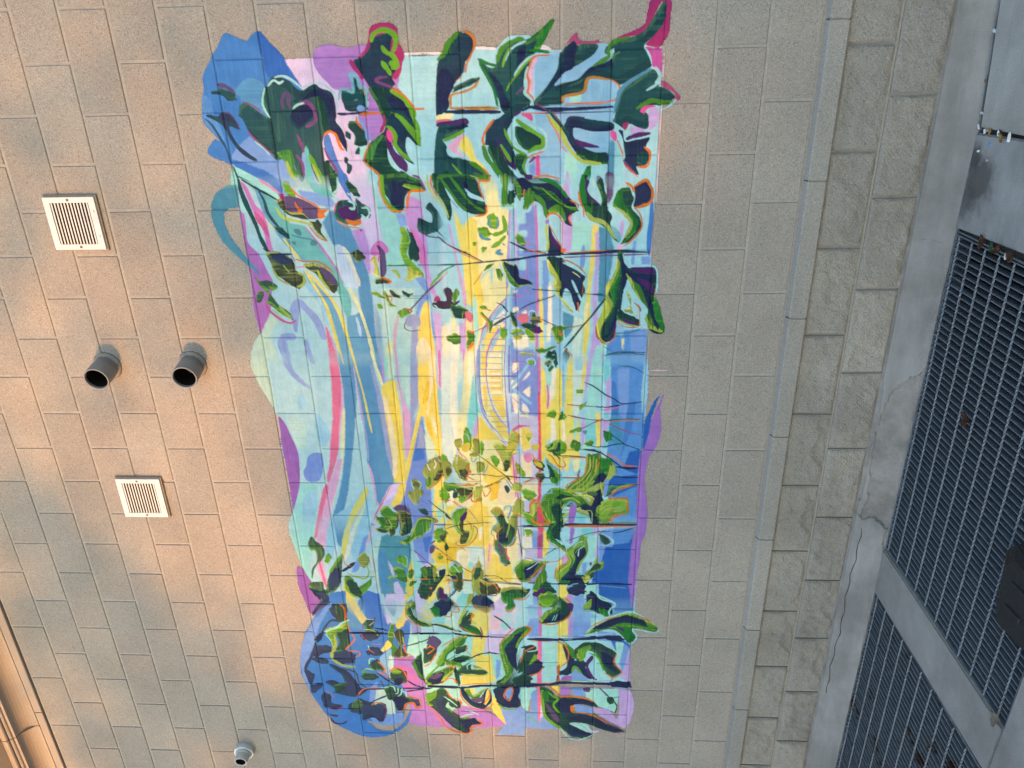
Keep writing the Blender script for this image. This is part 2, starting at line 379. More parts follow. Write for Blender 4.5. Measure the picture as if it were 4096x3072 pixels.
# split-face courses
base = empty('split_face_base', (0, 0, 0), wall)
def split_mesh(seed):
    L, Ht = 2*H-0.011, 0.1965-0.010
    nx, nz = 44, 22; r = np.random.default_rng(seed)
    def sm(a, n):
        for _ in range(n): a = (a+np.roll(a, 1, 0)+np.roll(a, -1, 0)+np.roll(a, 1, 1)+np.roll(a, -1, 1))/5
        return a/ (np.abs(a).max()+1e-9)
    g = 0.0055*sm(r.normal(size=(nx+1, nz+1)), 30)+0.0042*sm(r.normal(size=(nx+1, nz+1)), 5)+0.0022*sm(r.normal(size=(nx+1, nz+1)), 1)
    # a conchoidal flake broken off along one edge
    X = np.linspace(-1, 1, nx+1)[:, None]; Z = np.linspace(-1, 1, nz+1)[None, :]
    edge = -0.55+0.25*np.sin(3*X+seed)+0.2*np.sin(7*X+2*seed)+0.15*r.normal(size=(nx+1, 1)).cumsum(0)/6
    g = g-0.0075*np.clip((edge-Z)*3, 0, 1)*(0.5+0.5*(seed % 3)/2)
    fall = np.minimum(1, np.minimum(1-np.abs(X), (1-np.abs(Z))*0.5)*14)
    w = 0.003+ (0.0085+g)*fall**0.6
    vs = [((x*L/2), -w[i, j], z*Ht/2) for i, x in enumerate(X[:, 0]) for j, z in enumerate(Z[0])]
    m1 = nz+1
    fs = [(i*m1+j, (i+1)*m1+j, (i+1)*m1+j+1, i*m1+j+1) for i in range(nx) for j in range(nz)]
    nb = len(vs)
    ring = [i*m1 for i in range(nx+1)]+[nx*m1+j for j in range(1, m1)]+[i*m1+nz for i in range(nx-1, -1, -1)]+[j for j in range(nz-1, 0, -1)]
    for q in ring: x, y, z = vs[q]; vs.append((x, 0.03, z))
    n = len(ring)
    for q in range(n): fs.append((ring[q], nb+q, nb+(q+1) % n, ring[(q+1) % n]))
    me = bpy.data.meshes.new('split_face_block'); me.from_pydata(vs, [], fs); me.update(); me.materials.append(M_split); return me
SM = [split_mesh(s) for s in range(8)]
for row, (vc, u0) in enumerate(((3.4420, 0.205), (3.6400, 0.395))):
    for i in range(-7, 14):
        u = u0+(i+0.5)*0.4055
        o = put(SM[rb.randrange(8)], 'split_face_block', base, wl(u, vc), (0, rb.choice((0, math.pi)), 0))
# ---------------------------------------------------------------- cornice
corn = empty('cornice', (0, 0, 0), wall)
fil = [(-0.02, -1.024), (0.010, -1.0255), (0.012, -1.030), (0.012, -1.070), (0.010, -1.0745), (-0.02, -1.076)]
cove = [(-0.02, -1.0870)]+[(0.002+0.085*(1-math.cos(a)), -1.0875-0.088*math.sin(a)) for a in np.linspace(0, math.pi/2, 9)]+[(0.097, -1.176), (0.099, -1.190), (0.086, -1.194)]
m1 = [(0.05, -1.1935), (0.092, -1.1945), (0.104, -1.1985), (0.109, -1.206), (0.106, -1.2140), (0.05, -1.2165)]
m2 = [(0.05, -1.2190), (0.113, -1.2200), (0.120, -1.2240), (0.121, -1.2550), (0.115, -1.2580), (0.05, -1.2590)]
m3 = [(0.05, -1.2640), (0.10, -1.2650), (0.185, -1.3050), (0.25, -1.3200), (0.26, -1.40), (-0.05, -1.40)]
for pr_, nm, js in ((fil, 'fillet_stone', (-2.6, 0.11, 1.82, 3.540, 5.3, 7.2)), (cove, 'cove_stone', (-2.6, 0.6, 2.13, 3.668, 5.2, 7.2)), (m1, 'bead_stone', (-2.6, 0.6, 2.13, 3.671, 5.2, 7.2)), (m2, 'band_stone', (-2.6, 0.6, 2.13, 3.676, 5.2, 7.2)), (m3, 'crown_stone', (-2.6, 0.6, 2.13, 3.68, 5.2, 7.2))):
    for a, b_ in zip(js, js[1:]): extrude_profile(nm, pr_, a+0.003, b_-0.003, M_cornice, corn)
mesh('cornice_back', [tuple(wl(-4.2, -1.0, -0.012)), tuple(wl(9.2, -1.0, -0.012)), tuple(wl(9.2, -1.42, -0.012)), tuple(wl(-4.2, -1.42, -0.012))], [(0, 1, 2, 3)], M_soil_shade, corn)  # dark sheet: the shade of the cornice grooves is put into its colour
# ---------------------------------------------------------------- the mural: painted shapes, measured on the wall in millimetres (u, v)
PAL = dict(steelt=(70, 140, 180), navy1_=(22, 33, 73), ltgreen=(118, 160, 62), olive22_=(56, 89, 69), aquap=(184, 216, 216), steel=(78, 138, 168), olive2_=(49, 62, 46), mint=(160, 218, 208), pinkl=(226, 170, 204), lime=(168, 184, 76), pink31_=(207, 106, 143), lgreen1_=(87, 147, 41), steelD1_=(35, 71, 98), magenta1_=(140, 45, 102), hotred=(222, 76, 110), pinkm1_=(187, 87, 136), cream=(238, 232, 206), plum1_=(62, 32, 92), dteal2=(34, 74, 80), lblue2=(86, 138, 200), aquap2_=(151, 194, 209), steelb2_=(74, 131, 176), mint2_=(131, 196, 201), slatep1_=(44, 56, 90), pinkl2_=(186, 153, 197), lime2_=(138, 165, 73), orchid=(196, 116, 182), steelc1_=(98, 155, 189), pinkd1_=(185, 104, 122), aqua1_=(143, 198, 218), white=(228, 220, 226), pinkg=(212, 186, 196), cream2_=(196, 209, 199), palegr1_=(187, 212, 193), gold2=(204, 184, 70), purple1_=(152, 117, 193), peri2=(120, 142, 206), olivel1_=(141, 162, 75), aqua3=(150, 208, 218), steelg1_=(134, 162, 187), yellow2=(234, 202, 96), mintb1_=(141, 200, 200), peach1_=(214, 208, 173), dgreen=(18, 60, 56), orange2_=(169, 100, 42), dgreen21_=(33, 64, 59), mintp1_=(178, 210, 204), purple2=(150, 108, 188), skyb=(152, 200, 220), lilacg=(158, 162, 196), sea=(84, 142, 188), sky2=(134, 180, 214), lav2=(192, 164, 218), olivey=(140, 148, 66), greenm1_=(58, 119, 43), yellowp=(236, 228, 166), palemt=(204, 222, 214), blue31_=(64, 111, 187), peri3=(116, 130, 196), navy=(26, 36, 74), plum2=(112, 68, 122), teal31_=(75, 138, 157), olive21_=(62, 94, 71), skyb2_=(124, 180, 213), olive1_=(55, 66, 47), lilacg2_=(129, 145, 189), olivey2_=(114, 133, 63), lgreen=(98, 156, 42), steelD=(40, 76, 100), yellowp2_=(194, 205, 160), plumd=(88, 70, 110), navyt=(26, 50, 76), yellow31_=(212, 197, 90), dteal1_=(17, 64, 73), iceb=(196, 212, 230), plum=(70, 34, 94), blueR=(84, 140, 206), green1_=(55, 121, 65), steelb1_=(82, 138, 179), magentam=(170, 70, 110), mint1_=(143, 206, 204), pinkl1_=(203, 161, 200), lav=(214, 196, 230), steelc=(110, 164, 192), olivep=(200, 206, 160), orchid2_=(161, 104, 176), aqua=(160, 210, 222), plumd2_=(71, 62, 106), dteal32_=(64, 118, 135), peri42_=(103, 134, 201), blued2=(36, 92, 172), yellow1_=(208, 202, 102), iceb2_=(161, 191, 222), purple=(170, 124, 196), olivel=(158, 172, 76), lblue1_=(107, 147, 210), lav2_=(176, 176, 222), hotpink=(212, 82, 146), plumr1_=(123, 68, 102), lilac2=(146, 130, 196), orange1_=(185, 106, 43), tealb2=(128, 200, 200), blue=(66, 122, 190), periG1_=(131, 149, 193), skys2_=(131, 183, 213), greenm=(66, 126, 44), lilac=(172, 158, 208), sky1_=(122, 174, 212), blue3=(72, 118, 190), pink3=(230, 112, 146), magenta=(156, 48, 104), orchid21_=(163, 134, 202), pink1_=(203, 132, 173), blue2_=(53, 109, 184), pinkm=(208, 92, 138), ochre=(176, 122, 48), green2=(52, 94, 88), olive=(62, 70, 48), navy2_=(19, 31, 71), peri2_=(128, 151, 203), lilacg1_=(141, 153, 193), teal2=(130, 206, 206), mintg1_=(125, 202, 177), aquap1_=(165, 204, 212), slatep=(50, 60, 92), yellowp1_=(212, 216, 163), lilac2_=(141, 142, 201), lime1_=(150, 174, 75), blue32_=(58, 105, 184), pinkd=(206, 110, 124), pink32_=(189, 100, 141), yellow3=(236, 208, 92), lgreen2_=(79, 140, 40), dteal=(20, 68, 74), magenta2_=(128, 42, 100), purpled=(158, 98, 172), plum21_=(100, 64, 120), pinkm2_=(171, 82, 133), palegr=(208, 224, 196), green=(62, 128, 66), pinkp=(234, 192, 200), greend=(62, 104, 82), dteal21_=(29, 69, 78), orange2=(184, 110, 48), pinkl21_=(205, 168, 183), slatep2_=(39, 53, 89), orchid1_=(176, 109, 179), peri41_=(113, 142, 204), plumd1_=(78, 66, 108), yellow=(232, 214, 104), magenta2=(158, 72, 112), steelc2_=(89, 147, 185), dteal2_=(14, 60, 71), purpled2_=(129, 87, 166), iceb1_=(176, 200, 226), greenb=(30, 112, 48), steel3=(112, 172, 190), peach=(238, 220, 176), tealh2_=(74, 133, 158), mintb=(158, 212, 204), dgreen2=(38, 68, 60), hotpink2=(190, 80, 156), mintp=(198, 222, 208), palegr2_=(171, 201, 189), pinkp2_=(193, 172, 193), peri21_=(107, 134, 202), aqua2=(158, 206, 212), lblue=(120, 156, 214), orange22_=(151, 98, 46), lav1_=(192, 185, 226), plumr=(138, 72, 104), lilacp=(206, 170, 212), orange=(206, 112, 44), yellow2_=(191, 192, 100), plumk=(58, 42, 66), dgreen1_=(15, 56, 55), dgreen22_=(29, 60, 58), gold=(230, 190, 60), mintp2_=(163, 200, 201), tealm=(124, 200, 204), olive2=(70, 100, 72), lblue2_=(98, 140, 207), tan1_=(176, 140, 106), sky=(136, 184, 216), blued=(48, 98, 178), lime2=(150, 172, 92), olivey1_=(125, 140, 65), greenm2_=(53, 113, 42), teal2_=(91, 163, 170), lilacp2_=(169, 153, 205), lilacw=(196, 192, 218), orchid2=(182, 142, 206), pink=(226, 140, 176), tealb1_=(85, 166, 173), blue1_=(58, 115, 187))
MURAL = """F -9000 -8999 -9000 -8999
P lblue -126,940 -125,1006 11,1196 319,1229 313,797 217,809
P lav -112,1166 -31,1297 -28,1440 323,1433 319,1179 11,1196
S blue -130,749 -160,765 -196,793 -227,814 -244,833 -285,860 -299,877 -297,895 -284,921 -268,960 -284,977 -304,1010 -298,1026 -264,1053 -217,1096 -169,1122 -121,1148 -89,1167 10,1100 211,1020 316,1033 286,938 217,809 168,716 112,752 117,778 57,731 25,719 -20,726 -65,738 -95,749
S blued -303,1010 -298,1026 -264,1053 -217,1096 -169,1122 -121,1148 -89,1165 -126,1120 -128,1045 -150,1020 -219,1012 -261,1008
S sea -40,842 -126,930 -107,1003 -37,991 26,1000 -16,949 -39,905 -66,886
S lblue2 -65,741 -51,767 3,771 49,786 118,798 94,768 52,732 20,721 -25,728
P lblue 142,848 97,910 158,979 211,1015 312,1079 287,1018 238,946 188,810
P blue31_ 195,808 208,871 287,1018 316,1018 283,938 217,809
P lav -197,1105 -200,1225 -74,1326 14,1321 147,1383 245,1401 322,1408 320,1294 187,1260 80,1235 -91,1163
S purple -218,1228 -240,1254 -247,1301 -235,1369 -244,1444 -200,1458 -155,1579 -78,1563 -87,1540 -27,1497 40,1500 98,1475 125,1424 33,1385 7,1427 -81,1431 -75,1312 -110,1269 -141,1241 -180,1225
P aqua -197,1592 -196,1786 327,1755 322,1403 198,1406 132,1578 2,1627 -82,1563
L white 11.4 -205,1597 -207,1689 -200,1786
P mint 146,1358 147,1412 245,1401 322,1418 322,1398 222,1394
S magenta -299,1468 -317,1488 -321,1525 -319,1557 -302,1578 -280,1583 -251,1578 -226,1594 -196,1601 -171,1590 -138,1582 -112,1561 -117,1543 -157,1500 -116,1421 -133,1404 -159,1381 -181,1372 -191,1378 -184,1396 -209,1422 -229,1443 -266,1460
S navyt -262,1464 -278,1480 -284,1512 -277,1544 -260,1556 -239,1550 -214,1547 -180,1567 -155,1565 -121,1543 -95,1555 -78,1539 -25,1605 15,1621 74,1621 101,1624 152,1644 156,1629 114,1589 132,1578 169,1580 216,1605 216,1595 187,1549 145,1524 126,1511 153,1494 209,1498 248,1529 253,1558 292,1604 326,1631 323,1448 284,1451 246,1431 217,1399 198,1392 138,1422 116,1454 80,1496 17,1488 -23,1468 -76,1450 -98,1438 -128,1422 -154,1406 -180,1398 -196,1420 -213,1436 -237,1462
S dgreen -80,1445 -84,1502 -48,1536 20,1616 87,1620 46,1576 18,1530 62,1498 17,1483 -36,1460
S dgreen 139,1437 103,1494 209,1498 257,1538 296,1603 326,1626 323,1453 280,1452 212,1405
S navy -40,1507 -48,1555 -34,1582 2,1608 24,1620 74,1621 60,1598 23,1568 14,1531
L lgreen 20.0 -254,1470 -280,1482 -295,1514 -289,1550 -268,1570 -239,1567 -210,1551
L lgreen 19.4 -236,1512 -217,1524 -202,1551 -178,1565 -157,1563
L lgreen 19.6 -180,1506 -156,1523 -130,1539
L lgreen 26.6 -173,1539 -168,1564 -153,1546
L plum2 12.6 -122,1525 -118,1487 -106,1477 -92,1512 -81,1539
L lgreen 23.7 -70,1534 -47,1574 -20,1600 11,1617 60,1622
L orange 8.2 -76,1539 -51,1584 -16,1614 2,1627 5,1667
L lgreen 21.4 23,1544 46,1571 78,1597 119,1625 151,1639
L lgreen 18.6 47,1626 87,1634 138,1638
L lgreen 17.9 69,1502 85,1524 113,1535 145,1533 182,1559 211,1598
S plum 85,1495 85,1510 108,1517 135,1515 173,1531 201,1562 230,1579 258,1572 248,1553 229,1531 182,1506 140,1495
S hotpink 85,1503 90,1519 117,1526 135,1515 112,1498
S aqua 118,1589 142,1606 161,1638 240,1627 221,1605 188,1583 150,1576
S green 143,1422 121,1453 107,1484 153,1450 199,1431 208,1415 198,1401
L orange 7.7 136,1423 198,1394 222,1399 256,1440 275,1452 323,1448
L lgreen 9.8 289,1446 323,1458
S green 267,1537 267,1571 296,1603 325,1621 305,1548
L magenta 12.1 26,1494 58,1493 94,1473
S dteal -74,1326 -76,1350 -73,1378 -116,1379 -120,1398 -77,1398 -72,1416 -28,1426 3,1422 10,1355 1,1336 -39,1327
L steel3 12.7 -39,1312 -74,1322 -78,1346 -67,1375 -112,1376 -132,1369 -133,1390 -116,1400 -86,1406 -81,1431 -6,1426
S lblue -7,1385 -16,1400 -6,1418 5,1417 6,1388
L lilac 4.6 -36,1377 -37,1391
L navy 10.2 16,1299 18,1339 12,1426
L orange 11.1 23,1387 18,1435 17,1483
S dgreen 50,1345 46,1365 51,1383 97,1412 147,1407 142,1359 105,1363 68,1338
S lblue 24,1386 51,1403 106,1426 129,1423 120,1410 79,1405 51,1388
L orange 8.4 29,1379 51,1379 79,1400
S dteal2 -59,995 -94,1015 -124,1044 -132,1083 -127,1111 -87,1138 -78,1161 -86,1190 -94,1225 -85,1247 -53,1276 -22,1287 35,1260 98,1228 149,1221 242,1219 319,1204 290,1178 194,1151 147,1148 184,1123 270,1126 298,1111 269,1096 193,1072 192,1018 173,1001 131,1003 30,1000 -11,992
S dteal2 -30,891 -34,914 -11,948 16,987 35,1009 99,1013 192,1018 177,1000 130,949 88,912 32,892 14,878
S dgreen -54,1224 -41,1251 35,1255 80,1264 94,1233 12,1225
L plumr 5.6 -39,905 -23,946 12,988
L plumr 6.7 74,904 104,924 144,966 177,1000
L mint 5.8 122,930 149,961 177,986
L green2 28.2 8,1047 122,1034
S navy -41,1122 -69,1159 -90,1205 -94,1229 -80,1266 -58,1286 -22,1296 22,1296 45,1288 81,1312 132,1326 174,1326 155,1313 99,1281 80,1259 35,1255 -32,1250 -54,1224 -42,1175 -32,1125
S navy 32,1096 1,1106 -21,1143 -25,1172 -2,1198 29,1194 56,1156 76,1124 55,1103
L plum2 14.8 -19,1133 -29,1154 -29,1182 -6,1198 34,1206 52,1190 66,1159
L plumd 16.6 -8,1103 -35,1097 -57,1105 -66,1087 -36,1071 -9,1074
L mint 8.3 -6,1112 -21,1133 -29,1163
L aqua2 9.1 -98,1021 -119,1048 -108,1070 -116,1090
L aqua2 10.0 -130,1054 -135,1088 -122,1120 -102,1145 -84,1164
L aqua2 7.3 -84,1164 -101,1192 -107,1231 -95,1263 -62,1296 -31,1302 9,1297
L mint 8.3 -90,1007 -59,994 -28,988 -2,995 26,1010
S green 164,1022 160,1077 193,1087 231,1086 269,1101 269,1076 230,1062 182,1024
S tealb1_ 147,1143 161,1156 218,1158 318,1159 318,1119 241,1135
L lime1_ 14.7 207,1055 254,1063 298,1091 315,1104
L lgreen1_ 19.4 180,1158 228,1176 276,1199 309,1210
L lime1_ 10.7 218,1165 275,1185 314,1197
L lime1_ 14.8 284,1124 318,1126
S green1_ 297,1021 287,1043 302,1056 317,1049 316,1018
L plum2 11.9 96,1116 138,1130 170,1135
L plum2 12.1 179,1099 212,1121 270,1122
L orange 11.4 121,1230 98,1238 87,1258 99,1281 122,1288 155,1299 164,1312
S blue3 107,1232 99,1252 149,1265 220,1281 272,1304 321,1304 311,1285 257,1261 205,1243 144,1227
L plum2 10.6 153,1225 196,1240 248,1268 272,1275
S dgreen1_ 205,1224 210,1238 257,1261 320,1244 319,1209
L mint1_ 7.8 320,1259 272,1260 286,1278
L aqua 5.7 43,1298 72,1314 114,1328 188,1334
L pinkl 6.6 41,1313 82,1322 118,1323
L pinkl 5.7 132,1326 169,1341 197,1345
S dteal 86,1326 96,1345 119,1344 109,1324
S dteal 165,1361 151,1377 179,1376 181,1357
S dteal 192,1309 197,1323 216,1321 230,1339 258,1326 258,1311 225,1315 211,1304
L plumd 16.5 -107,807 -100,844 -71,877
S dteal2 -73,776 -90,808 -84,855 -62,880 -44,872 -45,843 -67,818
S slatep 11,730 12,759 17,788 -1,811 4,839 41,861 73,873 59,843 63,828 105,840 142,863 176,901 197,928 195,908 175,867 132,835 86,814 53,800 30,766
L plumd 5.6 0,810 9,843 46,865 73,871
L steelD 9.6 25,732 53,756 104,781 155,801 207,806
S mint1_ 221,813 227,833 271,910 315,973 313,802
L dgreen1_ 9.8 221,813 265,826 313,832
L dteal21_ 10.9 265,831 290,872 314,898
L pink1_ 8.9 294,830 313,837
L pink1_ 6.9 286,938 316,978
L tealb1_ 9.9 312,756 306,803 311,822
F -9000 -8999 1732 1774
P aqua -198,1735 -219,1887 -219,1965 -209,2146 -206,2245 -226,2383 -214,2633 341,2647 327,1700
P sky -193,2127 -194,2236 -224,2383 -221,2415 -93,2446 217,2456 213,2247 211,2142 30,2125
P sky2 -131,2245 -163,2326 -211,2411 -182,2398 -117,2304 -85,2236 -68,2209
P mint 181,2251 238,2357 336,2315 335,2247
P aqua3 232,2304 239,2428 338,2426 336,2301
P sky 211,2142 213,2247 335,2242 333,2141
L white 11.3 -222,1887 -220,1928 -217,1969
L white 9.5 -202,2186 -202,2236
S white -225,2159 -225,2173 -208,2195 -211,2150
L pinkg 8.1 -213,2643 -89,2643 40,2642 174,2641 341,2644
S dgreen -185,1748 -218,1769 -246,1789 -274,1822 -274,1840 -225,1819 -192,1790 -164,1751
S navyt -217,1791 -242,1806 -274,1831 -281,1854 -260,1880 -231,1886 -194,1872 -170,1848 -132,1837 -115,1822 -90,1798 -39,1772 5,1769 22,1744 31,1720 -168,1733 -201,1781
S navy -109,1729 -151,1760 -125,1786 -90,1798 -39,1772 5,1764 22,1740 26,1720
L greenm 20.0 -181,1734 -205,1763 -238,1779 -266,1808 -280,1827
L orange2 8.7 -284,1838 -277,1863 -256,1884 -223,1884 -190,1868 -165,1853 -132,1846
L plum 5.3 -166,1846 -132,1840
L orange 5.3 -119,1832 -99,1805
S dteal -77,1797 -98,1840 -114,1901 -92,1886 -74,1839 -58,1791
L ochre 9.9 -99,1898 -75,1876 -58,1833 -48,1786 -30,1778 -1,1779
L ochre 10.9 3,1774 5,1840 10,1975
L navy 16.4 18,1749 20,1862 23,1984
S dteal -177,1899 -151,1935 -150,1967 -196,1977 -224,2001 -248,2038 -251,2092 -254,2137 -254,2146 -209,2127 -192,2132 -147,2099 -105,2085 -67,2084 -14,2111 11,2078 37,2031 14,1985 -26,1972 -69,1959 -121,1934
L aqua 19.0 -196,1974 -229,1997 -251,2029 -257,2110
L greenm 18.2 -167,1977 -208,1991 -232,2019 -247,2056 -250,2083
L aqua 8.7 -168,2006 -195,2018 -223,2046 -242,2092
L lgreen 9.6 -147,1996 -187,2009 -216,2028
S greenb -227,2078 -255,2114 -286,2155 -317,2195 -305,2204 -265,2182 -229,2159 -209,2146 -209,2123 -254,2141 -230,2101
S navy -207,2060 -231,2087 -198,2091 -152,2072 -152,2054
L greenb 12.1 -206,2105 -205,2145 -199,2186
L aqua2 10.5 -194,2136 -176,2100 -143,2063 -115,2044
L lgreen 7.9 -188,2127 -150,2081 -117,2053 -85,2025 -58,2010
L greenb 12.3 -181,1897 -163,1935 -154,1972
L greenb 10.7 -164,1903 -121,1929 -69,1955 -26,1967 0,1971
S navy -130,1939 -112,1970 -77,1992 -42,2005 -16,2023 10,2022 5,1985 -47,1977 -95,1956
S pinkl -176,2123 -176,2141 -134,2120 -57,2119 -54,2098 -92,2109 -118,2101 -151,2115
L orange 8.8 -187,2186 -188,2145 -179,2120 -155,2109 -118,2095 -92,2103 -49,2098 -31,2116 -18,2121
L aqua2 9.8 -147,2099 -122,2090 -92,2087 -75,2094 -49,2085 -23,2111 -1,2109 14,2078
L plumd 20.6 -46,2051 -69,2080
L plum 22.8 37,2040 22,2066
S dteal -202,2240 -234,2271 -222,2290 -227,2325 -222,2379 -191,2366 -163,2326 -139,2281 -123,2245 -73,2204 -81,2236 -96,2300 -137,2345 -153,2394 -169,2434 -206,2442 -186,2411 -203,2406 -227,2428 -238,2459 -245,2503 -260,2547 -284,2572 -327,2600 -366,2624 -373,2632 -361,2651 -294,2633 -255,2604 -227,2575 -207,2567 -186,2577 -149,2597 -132,2593 -92,2509 -76,2465 -93,2437 -99,2350 -53,2328 -29,2241 1,2236 13,2167 4,2144 -18,2130 -65,2172 -132,2218 -182,2231
S magenta2 -223,2249 -239,2262 -259,2280 -266,2298 -242,2303 -235,2339 -238,2383 -226,2379 -227,2325 -224,2290 -234,2271
S navy -190,2240 -234,2271 -226,2292 -172,2290 -139,2281 -119,2245 -73,2199 -22,2144 -90,2190 -132,2218
S navy -68,2209 -96,2300 -137,2349 -153,2408 -169,2434 -135,2444 -120,2372 -100,2327 -80,2282 -55,2218
L greenm 14.6 -145,2363 -161,2394 -177,2423 -202,2420 -230,2441 -245,2499
L lgreen 6.0 -175,2434 -193,2465
S magenta -244,2450 -260,2494 -277,2537 -296,2562 -336,2569 -375,2580 -373,2654 -314,2658 -262,2657 -222,2637 -206,2620 -215,2571 -231,2579 -255,2604 -294,2633 -353,2642 -370,2624 -339,2604 -288,2576 -260,2547 -249,2503
S hotpink2 -211,2567 -202,2621 -201,2632 -114,2635 -131,2611 -140,2597 -174,2591 -199,2576
S sky -28,2259 -44,2328 -89,2350 -84,2437 -59,2461 -20,2448 -13,2398 -9,2250
P mint -33,2273 -40,2315 -10,2317 -9,2264
L ochre 12.4 -9,2243 -31,2246 -48,2324 -100,2346 -90,2437
L orange 7.1 -91,2437 -63,2470 -20,2457 -7,2412 -2,2248
L navy 15.4 20,2073 6,2111 17,2167 18,2237 16,2329 12,2447
L plumd 5.4 28,2073 32,2237 30,2445
S dteal 58,2446 6,2458 -37,2470 -67,2492 -100,2536 -124,2585 -131,2611 -98,2622 -73,2610 -63,2642 -50,2675 -24,2699 -7,2686 10,2642 9,2605 21,2560 44,2589 61,2594 101,2592 91,2545 77,2512 95,2489 72,2451
L steel 15.9 36,2451 -11,2462 -50,2475 -83,2510 -128,2593
L greend 6.2 41,2459 -7,2472 -45,2484 -78,2537 -111,2581
L aqua2 8.7 -136,2611 -114,2626 -89,2627 -68,2615 -48,2579
L aqua2 8.0 -66,2628 -54,2665 -32,2694 -11,2701 11,2678 27,2647
P aqua 12,2624 10,2644 36,2643 49,2630
S magenta2 -85,2641 -63,2674 -19,2717 -8,2702 -37,2687 -62,2642
L greenm 17.8 21,2542 1,2577 -8,2604 -1,2650 -3,2682
S hotpink 30,2556 9,2582 14,2624 22,2588 39,2575
S lav2 26,2592 23,2629 75,2632 106,2606 101,2596 57,2594
P lav2 86,2512 106,2592 106,2601 116,2564 122,2518
S mint 95,2498 82,2516 122,2520 122,2504
S magenta 81,2489 73,2511 95,2508 104,2494
S navy 103,2471 104,2489 149,2500 145,2547 133,2602 169,2590 196,2601 210,2611 251,2590 251,2552 283,2563 255,2524 236,2494 204,2503 140,2491
L plum 18.3 140,2504 126,2546 119,2602
S dteal 200,2559 187,2601 228,2603 251,2580 237,2556
L orange 13.0 144,2467 199,2493
L orange 10.3 173,2581 196,2606 238,2603 253,2590 253,2557
S plum2 222,2494 245,2518 288,2558 278,2534 245,2499
L orange 5.6 213,2493 240,2495 264,2524 297,2563
P steel 139,2437 153,2458 338,2460 338,2426 193,2432
S hotpink 107,2438 112,2462 148,2463 134,2444
S navy 72,2246 50,2265 54,2330 72,2442 103,2447 108,2378 91,2302 100,2284 131,2289 168,2322 188,2379 198,2432 239,2423 229,2356 200,2299 149,2270 108,2251
L plum 5.5 59,2255 47,2283 52,2330
S plum 136,2289 146,2327 170,2398 171,2346 164,2308
S dgreen 182,2299 192,2379 202,2427 239,2418 229,2356 205,2309
S dteal 13,2171 36,2204 72,2237 113,2265 159,2284 99,2237
L lime 15.8 36,2176 76,2209 112,2237 153,2256 195,2285 223,2318 233,2357 239,2404
L orange 5.1 35,2171 76,2195 112,2218 162,2237 190,2261
L magenta 5.9 -5,2134 18,2171
L magenta 5.9 25,2199 68,2232
L orange 7.3 30,2069 29,2167
S hotpink 34,2068 34,2111 63,2115 49,2092
S dgreen 77,2049 101,2096 133,2152 161,2147 169,2118 178,2094 154,2057 118,2043
S navyt 53,1955 32,2003 37,2040 81,2020 108,2010 209,2046 256,2045 237,2007 181,1984 157,1933 143,1912 93,1925
L lgreen 17.6 55,2049 78,2077 106,2124 129,2157 161,2156 169,2128 187,2094
L aqua2 10.2 56,2087 79,2129 111,2166 152,2173 179,2161 197,2104 154,2047 117,2019
L lgreen 10.3 90,1997 131,2014 172,2042 196,2089
L orange 6.1 182,2166 197,2113 210,2094
S dgreen 157,1923 162,1971 218,1998 275,2035 304,2063 332,2043 331,1990 231,1949
L greenm 21.9 156,1906 207,1921 250,1953 293,1981 331,1990
L orange 10.2 51,1955 93,1921 129,1905 156,1911
L plum 17.0 139,1971 185,1989 228,2021 256,2040
L lgreen 14.1 153,1980 200,2008 223,2022
S dgreen 191,2042 196,2075 201,2094 247,2079 295,2093 266,2054 228,2041
L lgreen 8.5 206,2089 243,2074 271,2083
L aqua2 6.7 261,2035 285,2073 295,2100
L aqua2 6.7 248,2093 285,2091
P lblue 243,2098 215,2123 286,2127 281,2102
L plum2 11.3 229,2098 206,2127 206,2142
P hotpink 197,2125 197,2144 286,2146 286,2127
S dgreen 303,2044 295,2093 291,2141 306,2218 335,2228 332,2043
L orange 8.6 289,2117 284,2170 297,2228
L pinkl 4.7 236,2235 259,2237
S lav2 264,2257 288,2269 336,2281 335,2252
S greenb 247,2347 247,2359 308,2358 336,2334 336,2310 275,2329
S plumd 290,2386 295,2406 338,2421 337,2387
L yellow 7.6 299,2370 337,2375
S plumd 276,2424 282,2458 338,2465 338,2426
S aqua3 148,2463 240,2499 311,2526 339,2508 338,2465
L lav2 6.6 269,2515 311,2507
L orange 9.5 315,2507 335,2527 330,2555 307,2597 336,2604
S navyt 340,2537 312,2593 341,2609
S yellow 154,1798 114,1829 146,1856 206,1873 244,1910 330,1941 330,1897 206,1844
S pinkl 154,1758 118,1800 109,1830 141,1809 173,1797 201,1830 182,1778
L lgreen 28.0 130,1742 108,1782 93,1826
S yellowp 31,1720 25,1782 45,1776 49,1719
S pinkd 49,1719 48,1776 65,1756 67,1718
S plum 60,1718 52,1780 44,1838 69,1846 72,1774 76,1717
S dteal 80,1717 77,1793 84,1831 121,1743 153,1750 195,1758 215,1839 249,1900 282,1923 301,1922 281,1850 320,1882 329,1867 327,1700
S navy 81,1755 64,1832 82,1840 90,1773
L greenm 17.2 220,1843 239,1876 273,1914 297,1918 281,1865
L lgreen 8.6 228,1770 266,1802 305,1844
L green 12.6 279,1713 327,1740
L green 12.6 275,1758 328,1809
L orange 8.7 249,1900 273,1923 301,1927 306,1903 296,1871 325,1882
F 260 335 -9000 -8999
P aquap2_ 273,806 322,815 406,805 569,807 690,807 771,803 854,794 933,797 996,809 1042,768 1101,744 1148,735 1151,1706 274,1758 260,862
P lblue1_ 261,942 262,1012 316,1034 375,1095 344,999 290,967
P blue31_ 261,922 262,982 320,1023 354,992 300,966
P lblue1_ 326,1082 348,1220 392,1245 412,1217 391,1164 361,1097
